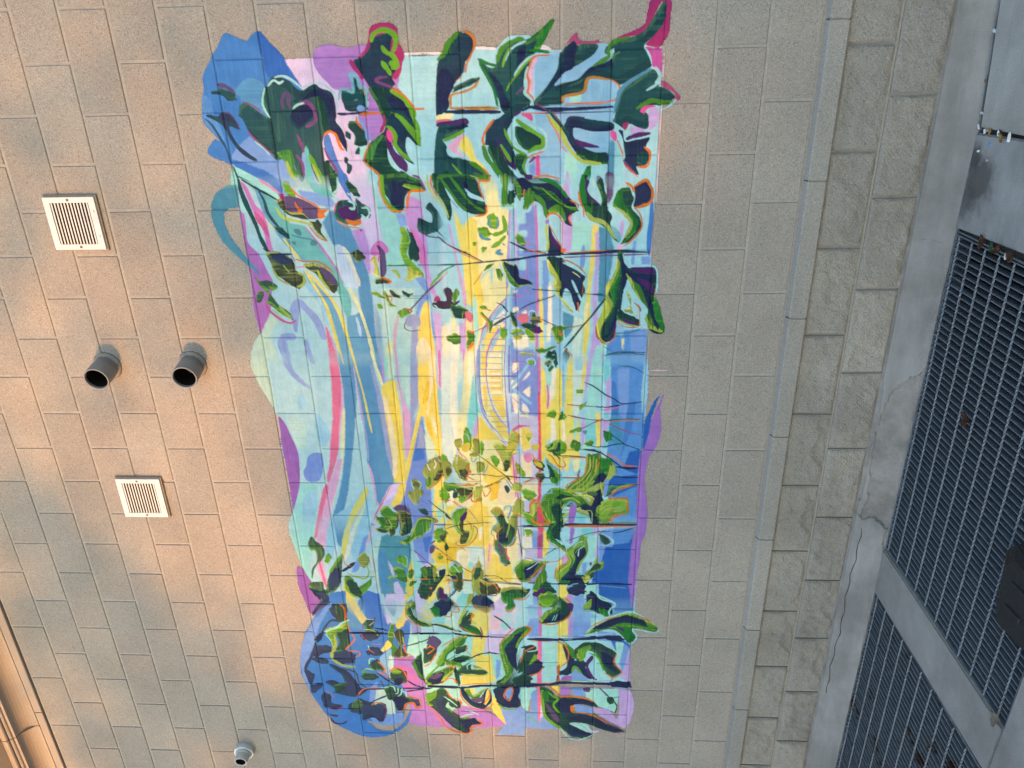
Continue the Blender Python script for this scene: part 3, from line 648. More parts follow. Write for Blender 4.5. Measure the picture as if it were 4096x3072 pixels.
P tealb1_ 293,1137 304,1211 363,1243 357,1199 332,1152
P mint1_ 269,810 270,890 304,935 339,990 369,1005 344,948 313,893 284,847
L pink1_ 10.9 280,919 305,955 339,1000
P mintb1_ 269,1404 341,1431 440,1451 436,1512 547,1558 671,1522 670,1444 566,1449
P lav1_ 267,1310 269,1409 365,1418 479,1427 576,1438 723,1392 722,1361 565,1367 484,1356 388,1311 358,1244 329,1263
S orchid2_ 383,804 421,828 497,825 559,824 611,863 691,891 745,909 789,897 899,868 996,814 950,800 854,794 771,803 690,807 569,807 421,808
S mint1_ 388,811 389,834 421,836 421,818
S orchid1_ 288,836 313,862 387,885 422,915 478,926 560,929 602,932 591,908 508,901 427,873 357,855
S pinkm2_ 417,875 442,901 483,920 539,924 498,902 457,878
P teal2_ 289,857 314,903 379,988 474,1030 485,1095 573,1150 684,1219 802,1247 908,1245 802,1210 661,1107 613,1040 540,1009 473,973 423,935 358,926
S steelc2_ 309,894 338,929 408,938 473,973 561,1017 624,1059 656,1112 634,1048 582,1003 504,953 422,915
P aquap2_ 490,1110 542,1154 668,1226 754,1252 657,1212 563,1146 495,1093
L orchid2_ 9.4 490,1094 573,1150 662,1201 754,1242
P steelb2_ 471,1174 412,1222 427,1240 493,1298 575,1325 701,1358 831,1365 1027,1361 1150,1371 1150,1233 998,1229 913,1234 908,1272 886,1306 754,1300 658,1279 579,1242 574,1212
S teal2_ 764,1214 775,1245 841,1263 908,1250 907,1229 830,1211
P steelc2_ 913,1234 902,1288 970,1308 1150,1327 1150,1233
S iceb2_ 584,1221 579,1252 647,1281 765,1304 776,1292 764,1251 710,1226
L iceb2_ 14.4 919,1279 970,1286 1016,1287
P orchid21_ 508,1302 499,1359 586,1375 722,1366 685,1354 590,1328
P orchid2 358,1579 383,1626 568,1638 698,1639 806,1663 833,1666 789,1627 698,1618 651,1591 547,1583 486,1553 416,1549
P lblue 436,1507 436,1547 486,1558 496,1522
P steelg1_ 831,1371 914,1389 1150,1388 1150,1366 999,1362
P mintp1_ 777,1408 778,1565 1151,1536 1150,1393 942,1397
P yellowp1_ 1057,1407 1028,1448 1150,1437 1150,1393
L pinkl21_ 14.5 909,1475 999,1455 1150,1436
P mintp1_ 932,1478 887,1557 1151,1519 1150,1453
P lilacg 915,1544 1000,1564 1151,1547 1151,1514
S yellow2 888,1588 844,1618 944,1627 1151,1639 1151,1590 1028,1562
S peach 1057,1554 1023,1589 1086,1622 1151,1629 1151,1552
P lav2 888,1641 905,1677 1151,1667 1151,1645
P peach 961,1679 961,1717 1151,1706 1151,1672
L pinkl 14.5 961,1652 1151,1656
S lblue 724,1569 725,1611 806,1636 916,1639 1046,1647 972,1630 849,1633 849,1602 915,1570 899,1561 833,1587 800,1611
P palegr2_ 996,809 899,868 928,907 1008,851 1149,872 1148,735 1101,744 1042,768
L peri2_ 38.7 985,980 883,990 847,1011 873,1045 940,1090 1026,1111
L peri2_ 42.0 1014,970 1017,918 1066,905 1143,923
L peri2_ 26.2 1032,1020 1090,1025 1149,1031
L lilac2_ 8.8 857,1123 935,1123
P pink32_ 935,1123 986,1138 1055,1162 1149,1161 1149,1123 1044,1125
P steelc2_ 682,1051 709,1079 829,1169 998,1224 1150,1228 1149,1178 969,1162 818,1117 741,1074
P skyb2_ 698,1049 774,1091 884,1130 1055,1157 1149,1167 1149,1161 998,1142 845,1108 763,1055
L yellow2_ 14.3 688,1066 752,1094 840,1135 913,1153 1038,1170 1138,1185
L yellow2_ 15.4 704,1085 785,1143 857,1187 935,1209 1027,1226 1150,1244
L yellow2_ 10.2 453,920 499,954
L yellow2_ 12.5 540,989 603,1026 640,1052
L yellowp2_ 15.5 775,1260 858,1293 970,1319 1074,1335 1150,1344
L cream2_ 18.9 582,1255 632,1277 711,1299 765,1310
P tealh2_ 305,823 304,778 330,722 369,692 419,677 475,679 552,705 605,748 658,797 720,860 669,837 632,806 584,778 532,746 475,730 425,735 405,759 398,809
L dteal1_ 20.3 278,828 337,833 406,851 472,871 539,885 596,907
L dgreen1_ 9.9 279,843 318,902 344,948 374,994
L dteal21_ 13.2 328,910 373,928 423,935 468,959 499,985 530,1016
S dteal2_ 494,955 489,986 530,1016 540,1004
L dteal2_ 10.5 585,888 607,926 615,967 613,1009
S olive2_ 606,895 602,932 613,988 650,1019 687,1024 709,1058 746,1058 779,1032 762,997 735,959 708,931 670,916
S slatep2_ 612,915 613,978 650,1014 660,981 644,931
L lime2_ 9.6 675,915 729,938 757,987
L lime2_ 12.8 768,1017 752,1052 714,1057
L lime2_ 9.5 665,969 697,991
L pinkm2_ 6.4 737,948 746,978
S olive2_ 661,1059 656,1107 667,1148 694,1181 737,1207 780,1207 796,1184 758,1146 709,1116 688,1087
S plumd2_ 672,1136 694,1176 732,1202 764,1204 737,1165 699,1143
L lime2_ 11.7 688,1124 736,1138 785,1169
L lime2_ 8.4 666,1064 661,1112
L orange22_ 7.4 637,1031 648,1072 648,1124 667,1163 705,1200
L magenta2_ 8.4 608,1010 645,1025
L pinkm2_ 7.4 674,1021 672,1063
S olive22_ 712,819 734,842 734,868 745,904 767,927 783,903 778,877 811,893 855,919 889,962 928,978 917,952 888,913 855,875 843,861 805,878 777,856
S olive22_ 810,818 783,844 805,857 843,829 838,813
L pinkm2_ 12.2 843,856 883,871 928,918 945,959 931,988
L lime2_ 13.2 861,918 894,945 923,968
L lime2_ 9.9 877,883 911,921
S lgreen1_ 296,1022 306,1050 345,1069 375,1075 350,1038 320,1023
S plumd1_ 354,1018 360,1077 381,1125 416,1171 451,1161 455,1114 445,1070 434,1026 399,1000
S olive1_ 374,984 364,1011 419,1028 425,1088 455,1114 450,1069 434,1026 409,999
L lime1_ 12.2 398,975 444,999 459,1042 470,1092 481,1131
L orange1_ 8.0 316,1054 351,1084 376,1126 396,1158 416,1171 414,1212
S orange1_ 421,1165 412,1212 431,1189 446,1192 453,1161
L orange1_ 10.1 380,1064 410,1075 415,1090 427,1068
S olive2_ 470,1123 461,1155 481,1172 511,1163 553,1189 542,1164 501,1134
L orange2_ 6.2 480,1111 521,1136 547,1164 553,1189
S magenta1_ 344,999 345,1019 369,1015 364,1001
S dteal32_ 500,1041 500,1067 526,1074 525,1053
L dteal32_ 7.2 525,1027 536,1062 547,1117
S dteal32_ 547,1117 557,1142 573,1134 572,1108
S dteal32_ 556,1023 556,1043 572,1036
L pinkm1_ 10.0 427,1235 392,1250 373,1277
S dteal1_ 412,1240 392,1250 373,1277 376,1317 394,1335 413,1343 424,1362 453,1354 483,1335 483,1305 472,1260 447,1238
S plum1_ 417,1252 398,1294 408,1334 438,1345 463,1312 452,1268
L mint1_ 10.0 378,1302 388,1326 413,1324 408,1303
S dteal1_ 371,1338 389,1366 419,1398 449,1390 448,1354 413,1338
L mint1_ 9.0 409,1359 409,1384 434,1391 454,1374 438,1355
S orange1_ 457,1282 465,1317 458,1348 483,1345 483,1300
L tan1_ 8.1 462,1241 488,1284 499,1344
S magenta1_ 504,1338 504,1353 514,1345
S blue31_ 266,1265 267,1310 364,1318 394,1335 354,1300
S dgreen1_ 291,1302 301,1326 345,1356 369,1348 344,1321 315,1304
L mint1_ 5.9 344,1301 359,1329 364,1359
S dgreen1_ 266,1231 266,1270 343,1251 338,1236
L mint1_ 7.9 276,1267 324,1261 348,1235
S dgreen 270,1473 272,1591 335,1645 339,1585 358,1559 421,1543 421,1503 356,1474 308,1459
S navy 299,1495 300,1574 367,1548 411,1539 411,1504 356,1484
L lgreen 19.7 269,1460 327,1457 376,1467 416,1494 428,1523
S lgreen 309,1553 315,1602 335,1645 339,1615 324,1562
L orange 6.9 269,1449 346,1450 395,1471 426,1503 421,1563
L orange 11.8 340,1645 341,1585 367,1568 416,1561
L plum2 9.7 272,1596 286,1624 335,1647
S dgreen 273,1684 274,1758 469,1746 468,1735 379,1706 316,1681
S aqua 322,1735 346,1754 365,1753
L lime 7.9 273,1659 320,1661 369,1687 429,1723 463,1736
L orange 6.8 273,1674 321,1675 374,1702 419,1733
S dteal 403,1645 393,1665 423,1693 473,1715 508,1698 528,1661 527,1626 497,1598 457,1606 467,1635 478,1665 443,1667 418,1644
L plumd 6.1 512,1601 538,1645 549,1705 569,1734
L navy 7.1 508,1678 539,1711 564,1741
S orchid 506,1561 527,1600 609,1630 661,1626 651,1596 578,1596
S dgreen 501,1552 537,1579 588,1596 640,1597 650,1565 614,1547 557,1562
S lgreen 501,1521 501,1542 537,1559 578,1556 619,1542 666,1574 703,1607 725,1601 703,1556 639,1520 587,1514 536,1523
S lime 676,1547 693,1572 719,1611 725,1585 745,1536 713,1534
L lime1_ 15.8 692,1468 702,1488 729,1501
L green1_ 7.3 670,1444 671,1496 669,1553
L dteal 7.3 669,1589 670,1734
S orchid1_ 596,1379 560,1409 561,1439 597,1462 618,1444 622,1382
S plumd1_ 576,1407 586,1427 618,1444 702,1441 723,1413 617,1418
S lime1_ 638,1380 628,1402 670,1403 712,1409 712,1378 680,1389
L orange1_ 8.3 648,1374 628,1392
L pinkm1_ 10.4 628,1412 654,1410
S olive1_ 739,1385 723,1424 745,1458 755,1436 755,1389
L orange1_ 8.5 723,1413 745,1458 756,1439
L mint1_ 7.4 722,1366 717,1385 749,1374 771,1398 766,1435
S olive1_ 611,1290 596,1318 617,1346 638,1349 653,1316 637,1297
S lgreen1_ 793,1364 798,1395 831,1429 820,1398 803,1363
S lgreen1_ 798,1416 799,1432 848,1449 865,1474 864,1442
S olive1_ 782,1449 804,1479 826,1498 815,1457
L orange1_ 4.3 820,1425 821,1456 853,1443
S lgreen1_ 853,1382 853,1400 875,1409 875,1388
S dteal1_ 788,1507 805,1537 800,1558 821,1535 810,1510
L dteal 4.3 827,1519 827,1624
L lgreen 10.5 689,1733 710,1700 741,1662 768,1639
L plumd 8.5 699,1727 757,1666 800,1616 860,1559 882,1536
S lgreen1_ 887,1482 876,1520 898,1534 920,1501 915,1480
L orange1_ 8.7 876,1504 885,1541 898,1534
S lilacg 909,1523 910,1571 960,1577 966,1524 949,1509
L plumr1_ 4.4 926,1516 971,1502 988,1532 983,1576
S plumk 790,1695 774,1728 878,1722 872,1653 849,1644 839,1708
S magenta 822,1656 817,1672 839,1681 844,1650
L mint 8.6 860,1648 883,1689 883,1722
S green 1023,1696 1018,1714 1046,1712
F 277 350 1684 1729
P aqua 273,1704 289,2644 631,2636 1154,2637 1151,1646
P iceb 533,1687 569,1720 779,1712 779,1670
L lilacp 12.6 484,1740 580,1755 726,1777 834,1793 1001,1789
P yellow 409,1762 469,1786 499,1805 450,1837 470,1866 622,1870 701,1876 813,1877 1030,1868 1030,1831 780,1837 802,1794 674,1796 544,1777
P yellowp 455,1837 388,1963 433,2011 809,2002 945,1914 1030,1852 813,1872 622,1864 470,1866
P yellowp 300,1888 277,1957 388,1966 461,1916 348,1906
L cream 19.9 460,1884 485,1888
L yellow2 15.4 571,1857 674,1857
P mint 278,1977 278,2015 423,2036 422,1972
P pinkp 883,1664 888,1695 1151,1673 1151,1646
P cream 944,1681 961,1765 1151,1755 1151,1678
P mintp 911,1715 939,1755 1029,1745 1024,1719
P yellowp 922,1730 933,1745 1029,1734 1029,1724
P lav2 945,1760 956,1792 1151,1787 1151,1755
P yellow2 934,1793 945,1835 1151,1825 1151,1787
L pinkm 6.5 834,1798 1001,1784
L mint 12.1 824,1843 1151,1831
L lilac 13.2 428,2012 598,2002 782,1992
L sky 14.3 423,2027 624,2018 814,2012
P peri2 443,2080 400,2120 574,2133 913,2125 924,2078 825,2043 573,2038 488,2050
P aqua 443,2048 443,2080 488,2080 488,2047
P aqua 518,2047 518,2087 548,2086 548,2046
P aqua 635,2044 635,2077 698,2081 697,2043
P aqua 594,2048 594,2068 614,2072 619,2047
L lav2 7.2 423,2038 624,2038 836,2033
L hotpink 6.1 553,2090 594,2088
L hotpink 6.2 669,2082 703,2081
L hotpink 6.3 724,2083 799,2082
L hotpink 5.2 726,2050 724,2083
L orchid 11.5 405,2124 574,2129 810,2129 947,2123 1152,2118
P peri2 830,2001 814,2043 831,2079 919,2083 946,2030 946,2004
P cream 880,2016 874,2047 907,2044 896,2013
P cream 896,2047 897,2073 913,2073 918,2046
P lblue 651,2153 652,2178 783,2183 810,2152
P yellow 783,2136 778,2147 919,2151 1094,2158 1094,2136 919,2140
P mint 810,2152 799,2178 947,2187 1003,2166 947,2156
P cream 773,2175 837,2193 1032,2187 1060,2169
P sky 826,2188 892,2234 1153,2246 1153,2187
P lav2 311,2247 311,2266 427,2282 516,2290 617,2279 621,2249 500,2243
L hotpink 6.0 485,2241 627,2240
P mint 476,2287 492,2366 618,2361 622,2281
S lblue 584,2333 602,2341 679,2340 695,2320 617,2324
P mintb 695,2330 659,2360 839,2358 1004,2350 1004,2335
P yellow 492,2371 502,2401 618,2391 659,2387 785,2370 1004,2369 1153,2347 1153,2331 839,2350 680,2363
P lav2 512,2387 537,2402 628,2409 711,2401 893,2400 1061,2425 1153,2422 1153,2364 976,2386 839,2378 680,2388
P steel 502,2401 518,2446 598,2468 681,2461 786,2444 855,2435 850,2404 659,2405
P mint 1072,2399 1061,2420 1153,2422 1153,2390
P mintp 920,2292 937,2339 1153,2321 1153,2283
P yellowp 871,2343 839,2363 948,2355 1004,2340
P steel 892,2245 920,2297 993,2287 1032,2256 947,2242
P mint 993,2418 1005,2471 1153,2470 1153,2428
P lav2 479,2494 479,2513 558,2506 548,2489
S blue 412,2619 417,2633 621,2635 626,2618 560,2610 480,2616
P lblue 574,2552 559,2566 682,2561 676,2546
P lblue 641,2589 639,2634 693,2627 682,2596
P blueR 994,2481 983,2634 1154,2636 1153,2444 1061,2452 1022,2482
P sky 949,2490 971,2527 1028,2524 1005,2487
P lblue 1005,2554 989,2632 1154,2636 1154,2571
P yellowp 1028,2516 1028,2532 1119,2527
L pinkg 8.8 289,2642 432,2640 605,2637 641,2629
P cream 945,1914 879,1979 1152,1971 1152,1852
P yellow 1024,1884 1019,1970 1152,1966 1152,1858
L lilac2 7.6 822,1991 879,1937 957,1887 1024,1853 1152,1836
L sky 9.9 863,1980 912,1936 985,1897 1059,1872 1152,1858
L lilac2 7.2 940,1980 996,1933 1059,1900 1117,1884 1152,1879
L pinkl 3.2 846,1975 901,1926 962,1892
L sky 7.8 968,1977 1013,1938 1070,1909 1152,1896
P aqua 819,1983 817,2007 1152,1996 1152,1976
L lilac2 6.0 836,1982 1152,1973
L lilac2 5.9 825,2006 1002,1997
L peri3 6.5 932,1925 912,1978
L peri3 6.5 962,1908 940,1977
L peri3 7.1 993,1880 980,1976
L peri3 7.2 1030,1868 1033,1975
L peri3 7.2 1060,1859 1065,1974
L peri3 7.3 1092,1852 1094,1973
L peri3 7.3 1122,1845 1124,1972
P peri2 1025,1996 1036,2028 1076,2006 1094,2037 1083,2107 1152,2112 1152,1993
P cream 1036,2007 1008,2071 1071,2087 1088,2043 1077,2022
P mintp 1111,2021 1094,2059 1129,2058 1140,2026
L lilac2 7.8 1146,1999 1094,2048
S pinkd 921,2030 913,2073 946,2072 943,2030
S dgreen 273,1704 276,1850 305,1868 338,1891 377,1900 402,1909 436,1905 445,1857 425,1808 385,1771 385,1756 434,1758 474,1746 468,1736 419,1734 375,1717 340,1699
L greenm 14.7 288,1718 341,1749 395,1785 425,1823
L greenm 11.7 274,1753 337,1798 396,1845 431,1898
S navy 303,1800 318,1834 386,1865 411,1874 381,1835
L aqua 9.9 331,1735 370,1757 410,1784 440,1823 450,1862
S aqua 330,1818 352,1847 377,1900 389,1900 378,1860 367,1836
L lime 7.4 365,1698 404,1725 459,1742
S greenm 276,1845 277,1928 296,1927 305,1903 290,1874
L orange 6.8 282,1928 301,1922 300,1886 329,1882 363,1895 382,1900
L orange 6.9 402,1910 443,1905 453,1857
L magenta 4.9 385,1759 415,1784
S greenm 278,1981 288,2010 335,2004 403,2005 408,1982 373,1974 325,1982
L aqua 7.8 278,1972 364,1967 408,1973
S dgreen 345,2009 345,2033 374,2037 403,2022 398,2002
S aqua 312,2015 321,2029 345,2023 340,2009
S navy 298,2034 289,2073 308,2107 314,2189 329,2218 363,2252 397,2287 412,2306 432,2307 451,2282 466,2263 501,2283 490,2253 450,2238 440,2189 464,2169 425,2164 390,2120 428,2071 414,2061 370,2077 375,2052 336,2038
S dgreen 328,2121 348,2189 407,2253 427,2302 446,2277 426,2228 391,2169
L greenb 17.3 299,2141 307,2189 334,2228 378,2262
S greenm 302,2015 312,2053 370,2067 379,2047 326,2039
S greenm 351,2082 337,2102 361,2121 390,2116 424,2086 419,2066
L greenm 18.6 361,2116 391,2150 425,2164 457,2170
L greenm 22.6 430,2184 421,2223 475,2253
L lgreen 5.8 338,2155 387,2213 417,2262 422,2306
S lgreen 430,2179 421,2204 440,2228 445,2189
L orange 6.8 388,2272 407,2306 422,2309
L orange 7.9 467,2169 445,2189 450,2218 485,2243
L orange 5.9 451,2282 466,2268 496,2283
L orange 6.8 390,2120 409,2106
L orange 10.7 341,2077 365,2072
L aqua 10.8 385,2072 423,2063 434,2090 417,2105
L orange2 7.6 282,2093 290,2141
L orange2 7.6 283,2165 296,2228
S plum 279,2078 280,2112 299,2107 294,2083
S pinkl 329,2238 334,2252 349,2247
P plumd 285,2425 286,2458 371,2458 419,2433
S dgreen 283,2319 284,2348 331,2344 370,2359 414,2404 380,2408 322,2387 294,2396 304,2411 347,2421 380,2432 429,2438 458,2454 498,2450 548,2481 578,2497 558,2467 512,2426 477,2361 427,2336 369,2315
L greenb 21.3 283,2326 355,2330 413,2340 442,2365
L lime2 18.8 442,2346 472,2371 487,2420 523,2451 558,2477
S plum 303,2343 312,2356 355,2349 409,2404 404,2384 374,2354 340,2337
L orange 7.3 350,2308 393,2316 427,2331 462,2334
S dgreen 362,2475 338,2493 339,2522 367,2538 387,2548 425,2540 470,2576 509,2583 544,2565 579,2527 584,2497 548,2516 519,2544 469,2527 439,2492 419,2462
S greenb 424,2462 371,2470 338,2498 381,2500 415,2511 455,2551 494,2568 539,2555 579,2507 549,2531 499,2543 459,2522
L lime2 13.8 422,2470 447,2502 477,2533 504,2539 553,2516
S navy 334,2546 311,2593 340,2623 383,2630 412,2612 421,2569 416,2545 377,2553
L orange2 10.5 319,2512 334,2536 358,2547
L orange2 12.5 334,2546 309,2593 330,2613 364,2627 402,2619 419,2584 425,2550
L orange2 7.4 425,2550 450,2575 500,2588 539,2570 579,2532 594,2508
L aqua 8.8 417,2455 455,2503
S steel3 503,2455 523,2485 558,2501 573,2487 538,2466
S pinkl 588,2488 589,2508 609,2503 609,2483
S lgreen 451,1912 441,1942 471,1956 506,1950 496,1915
L steel 9.0 456,1926 486,1915 506,1930
L steel 9.0 457,1956 486,1960 511,1949
S lgreen 505,1870 501,1905 526,1924 531,1939 551,1898 536,1873
L steel 12.1 525,1874 551,1888 556,1923
L lgreen 18.0 536,1934 527,1969 507,1990 452,1981
L lgreen 18.2 542,1989 572,1958 592,1927
S lgreen 592,1881 592,1906 617,1885
L steel 11.2 575,1975 583,1986
L steel 11.1 517,1999 537,1999
L steel 14.3 603,1967 618,1948 624,1976
S lgreen 571,1841 566,1857 581,1856 586,1846
S greenm 533,2039 538,2059 568,2078 589,2073 578,2048 553,2033
S navy 494,2181 524,2194 570,2208 601,2239 627,2244 637,2219 621,2178 575,2181
S plum 524,2189 555,2208 596,2239 601,2218 565,2193
L lime 11.1 489,2171 534,2171 575,2178 615,2173
L orange2 4.0 489,2179 540,2208 591,2234
S lilac2 474,2167 469,2181 489,2181 489,2166
S orange 601,2234 601,2254 611,2259 621,2239
L plum2 6.6 641,2249 635,2439 630,2628
L navy 12.1 628,2249 623,2339 617,2484 622,2628
L orange2 4.6 621,2244 614,2389 609,2483
L navy 11.3 652,1965 648,2036 635,2113 628,2183 628,2249
L navy 9.1 568,2008 594,2058 610,2103 621,2168
L orange2 5.1 599,2078 615,2123 618,2168
L dteal 6.7 670,1678 668,1781 659,1883 652,1965
L navy 6.7 538,1686 580,1734 617,1809 656,1883
L pinkd 3.1 569,1715 624,1803 656,1873
L green 6.3 720,1674 689,1718 671,1760
L pinkd 6.3 747,1673 705,1722
S navy 636,2173 642,2239 668,2254 705,2315 732,2346 763,2336 795,2342 828,2332 865,2322 893,2317 882,2297 811,2280 784,2255 838,2239 865,2250 810,2219 731,2219 688,2188
S dgreen 646,2178 657,2213 731,2239 827,2239 870,2265 893,2286 827,2219 741,2208 693,2183
S lime 646,2173 667,2188 720,2219 768,2234 816,2229 849,2255 893,2291 904,2286 870,2239 810,2203 762,2198 741,2208 704,2183
L ochre 8.2 652,2244 663,2279 690,2320 716,2340 732,2351
L aqua 12.3 665,2244 681,2284 700,2315 726,2346
L aqua 10.5 747,2285 806,2311 849,2332
L aqua 10.6 805,2260 854,2286 898,2302
S lime2 705,2280 721,2310 753,2336 731,2315
L orange 9.6 854,2312 898,2317
L orange 5.2 774,2336 817,2332
L aqua 9.5 730,2188 783,2198 838,2229 887,2265 909,2292
S navy 655,1975 671,2005 676,2036 708,2045 734,2050 745,2086 767,2106 782,2054 761,2024 718,2004
S greenm 655,1970 702,1994 739,2019 766,2044 767,2106 788,2054 766,2008 712,1984
L aqua 7.8 665,1960 728,1983 771,2013 793,2054 777,2111
L lime 7.7 660,1990 676,2026
S greenm 701,1887 675,1903 665,1934 685,1918
L orange 4.7 812,1783 764,1838 701,1882
S greenm 691,1943 696,1964 723,1973 749,1962 728,1947
L aqua 11.5 691,1923 749,1921 792,1940
L aqua 7.3 738,1870 706,1897 686,1939
S dgreen 629,2489 619,2509 681,2531 692,2542 687,2631 709,2658 761,2666 841,2660 923,2695 1000,2715 989,2647 917,2613 884,2590 840,2578 787,2556 723,2528 792,2520 894,2509 949,2490 1016,2487 1056,2446 1027,2414 965,2402 921,2416 812,2439 775,2443 712,2477 660,2485
S dgreen 883,2498 911,2540 939,2598 972,2600 960,2542 932,2494
S greenb 681,2496 707,2512 786,2489 867,2482 949,2438 883,2441 856,2471 791,2459 728,2487
S lime 650,2485 681,2496 728,2482 786,2459 818,2450 867,2472 949,2433 1016,2419 1056,2446 1027,2409 960,2399 904,2421 812,2439 770,2443 722,2472
S navy 640,2499 692,2536 713,2613 719,2658 787,2642 841,2634 917,2649 989,2689 978,2647 895,2617 813,2577 744,2539 786,2525 867,2497 960,2485 1016,2461 1016,2445 894,2478 786,2505
S plum 692,2542 690,2627 709,2658 724,2633 708,2572
S plum 739,2574 766,2641 819,2654 787,2622
S greenm 718,2527 744,2554 787,2596 841,2619 950,2666 1000,2710 989,2652 933,2619 867,2595 808,2567
S greenb 841,2670 917,2697 1000,2716 945,2676 862,2651
S navy 830,2624 852,2650 923,2664 989,2691 945,2655
S lime2 792,2525 829,2552 889,2560 928,2592 905,2550 889,2519 873,2549
S aqua 744,2528 787,2556 835,2588 890,2632 939,2619 972,2626 972,2605 922,2597 884,2601 835,2563
L orange 12.7 856,2569 881,2595
L orange 7.5 881,2595 966,2598
S plum 933,2520 955,2583 966,2589 960,2542
L lime2 7.5 938,2500 960,2537 969,2584
L orange 5.4 946,2495 972,2532 977,2595
L orange 5.4 965,2399 1021,2408 1058,2446 1033,2482 971,2491
L plum 8.1 943,2490 1005,2481 1044,2456
L aqua 9.2 629,2509 681,2536 682,2631 703,2662 766,2668 809,2666
L orange 5.4 975,2605 992,2637
L dteal 8.6 968,1913 929,1978 885,2042 842,2126 818,2208
L dteal 4.7 786,2126 794,2193 806,2291 817,2404 823,2434
L dteal 9.7 839,2435 872,2410 921,2375 970,2334 1026,2293 1078,2251
L orange 3.2 968,2329 980,2271
L dteal 5.4 962,2334 976,2261
L dteal 4.3 930,2146 967,2203
S olive 902,1999 924,2025 957,2040 974,2029 935,2004
L dteal 7.5 849,1938 863,1964 896,1992
S dgreen 952,2051 963,2098 980,2135 997,2150 1003,2113 986,2077
S greenm 986,2066 975,2093 1014,2113 1025,2092
S olive 930,2098 897,2120 914,2135 936,2151 958,2119
S dteal 902,2088 891,2104 919,2109
L aqua 7.0 913,2083 886,2109 914,2135
S plum 980,2103 986,2150 1003,2134
L orange 5.4 947,2130 936,2151
S greenm 981,2193 964,2224 976,2261 1003,2229 1037,2240 1055,2224 1020,2208
L orange 5.5 992,2235 1020,2240
S lgreen 991,2008 980,2050 1014,2066 1042,2028
S lgreen 974,1955 974,1982 1019,1980 1025,1959
L greenm 10.9 901,1863 917,1894 945,1914 996,1907
L orange 4.4 912,1873 945,1893 996,1894
S greenm 868,1859 862,1891 879,1885
L orange 6.5 873,1890 890,1911
S plumk 785,1701 779,1728 812,1741 845,1734 839,1766 829,1772 850,1766 872,1733 883,1706 872,1664 839,1666 839,1708
S greenm 790,1748 785,1764 812,1768 850,1745 828,1735
S dgreen 861,1733 867,1765 889,1806 911,1820 928,1788 922,1746 889,1727
L lgreen 8.1 861,1760 889,1811
L lime 7.6 883,1722 928,1745
S pinkd 895,1789 911,1820 934,1819 939,1803
L aqua 9.7 885,1663 883,1716
L aqua 8.1 856,1781 895,1821
S greenm 1018,1697 1001,1741 1024,1767 1058,1749 1041,1707
L dgreen 7.7 1018,1714 1013,1816
S greenm 984,1796 1013,1816 1047,1825 1081,1807 1087,1790 1047,1798
L orange 4.9 984,1796 996,1832 968,1887
L orange 5.0 1058,1824 1093,1796
S greenm 1083,2112 1089,2144 1072,2187 1066,2208 1100,2166 1106,2134
S dgreen 1118,2160 1095,2187 1118,2214 1141,2214 1141,2176
L aqua 8.4 1117,2133 1141,2165 1112,2203
S dgreen 1106,2246 1078,2261 1118,2278 1153,2262 1141,2246
L orange 7.2 1083,2256 1118,2288 1153,2273
S lgreen 1141,2074 1129,2107 1152,2106 1152,2079
L steelD 4.4 1124,2427 1101,2484 1096,2548 1105,2627
L steelD 4.4 1113,2453 1114,2559 1109,2627
L steelD 3.3 1073,2441 1096,2479
L greend 4.9 1005,2481 1000,2554 983,2605
F 1084 1175 -9000 -8999
P aquap2_ 1082,753 1117,740 1171,732 1219,743 1281,761 1386,807 1424,812 1444,821 1613,812 1781,816 1956,813 2021,810 2079,782 2138,772 2183,773 2171,1780 1086,1829
S palegr2_ 1082,753 1082,811 1201,809 1355,812 1386,807 1281,761 1219,743 1171,732 1117,740
S skys2_ 1336,935 1324,971 1386,973 1399,937
S skys2_ 1424,1025 1540,1073 1618,1022 1514,1002
S mintp2_ 1450,872 1475,949 1605,942 1619,893 1553,880
P mint2_ 1836,861 1842,969 2027,932 2181,898 2183,786 2138,774 2028,809
S skys2_ 1941,876 1884,951 2063,927 2182,873 2167,850
S purpled2_ 1440,824 1488,854 1560,873 1632,891 1713,891 1836,875 1920,849 1985,824 2021,810 1942,812 1816,816 1713,814 1613,812 1527,819
S peri42_ 1679,938 1652,971 1655,1012 1712,1016 1801,992 1829,953 1815,913 1767,904 1726,925
P peri2_ 1083,883 1083,928 1130,926 1190,939 1238,972 1269,1001 1296,1015 1275,978 1226,928 1166,898
P peri2_ 1083,972 1083,1038 1148,1051 1160,1044 1130,1021
P pink32_ 1083,1123 1084,1165 1172,1165 1263,1165 1355,1154 1514,1129 1645,1104 1712,1081 1821,1037 1835,1021 1794,1023 1712,1051 1612,1064 1450,1099 1232,1118
L pinkl2_ 9.5 1202,1178 1355,1159 1552,1118
P steelb2_ 1084,1162 1084,1231 1202,1239 1355,1230 1462,1212 1578,1191 1711,1164 1883,1126 2018,1086 2180,1035 2180,973 2019,1031 1904,1075 1779,1108 1644,1136 1449,1159 1293,1172
P yellowp2_ 1380,1159 1399,1167 1578,1145 1725,1115 1869,1067 1983,1026 2026,1005 1884,1048 1766,1092 1645,1119 1514,1135
L yellow2_ 6.8 1084,1181 1154,1189
P pinkl2_ 1685,1096 1685,1120 1848,1076 1976,1024 2048,1009 2180,973 2181,929 1976,987 1835,1024 1800,1052
P pink32_ 1835,1018 1856,1027 2005,977 2181,936 2181,904 1991,955 1863,996
P skys2_ 2040,1028 1975,1121 1847,1226 1917,1230 2031,1224 2134,1164 2179,1122 2180,1048
P yellow2_ 1847,1229 1875,1235 1931,1217 2025,1158 2105,1118 2179,1091 2179,1054 2076,1097 1989,1138 1911,1183
P yellowp2_ 1917,1224 2003,1197 2105,1149 2179,1128 2179,1097 2090,1132 2010,1178
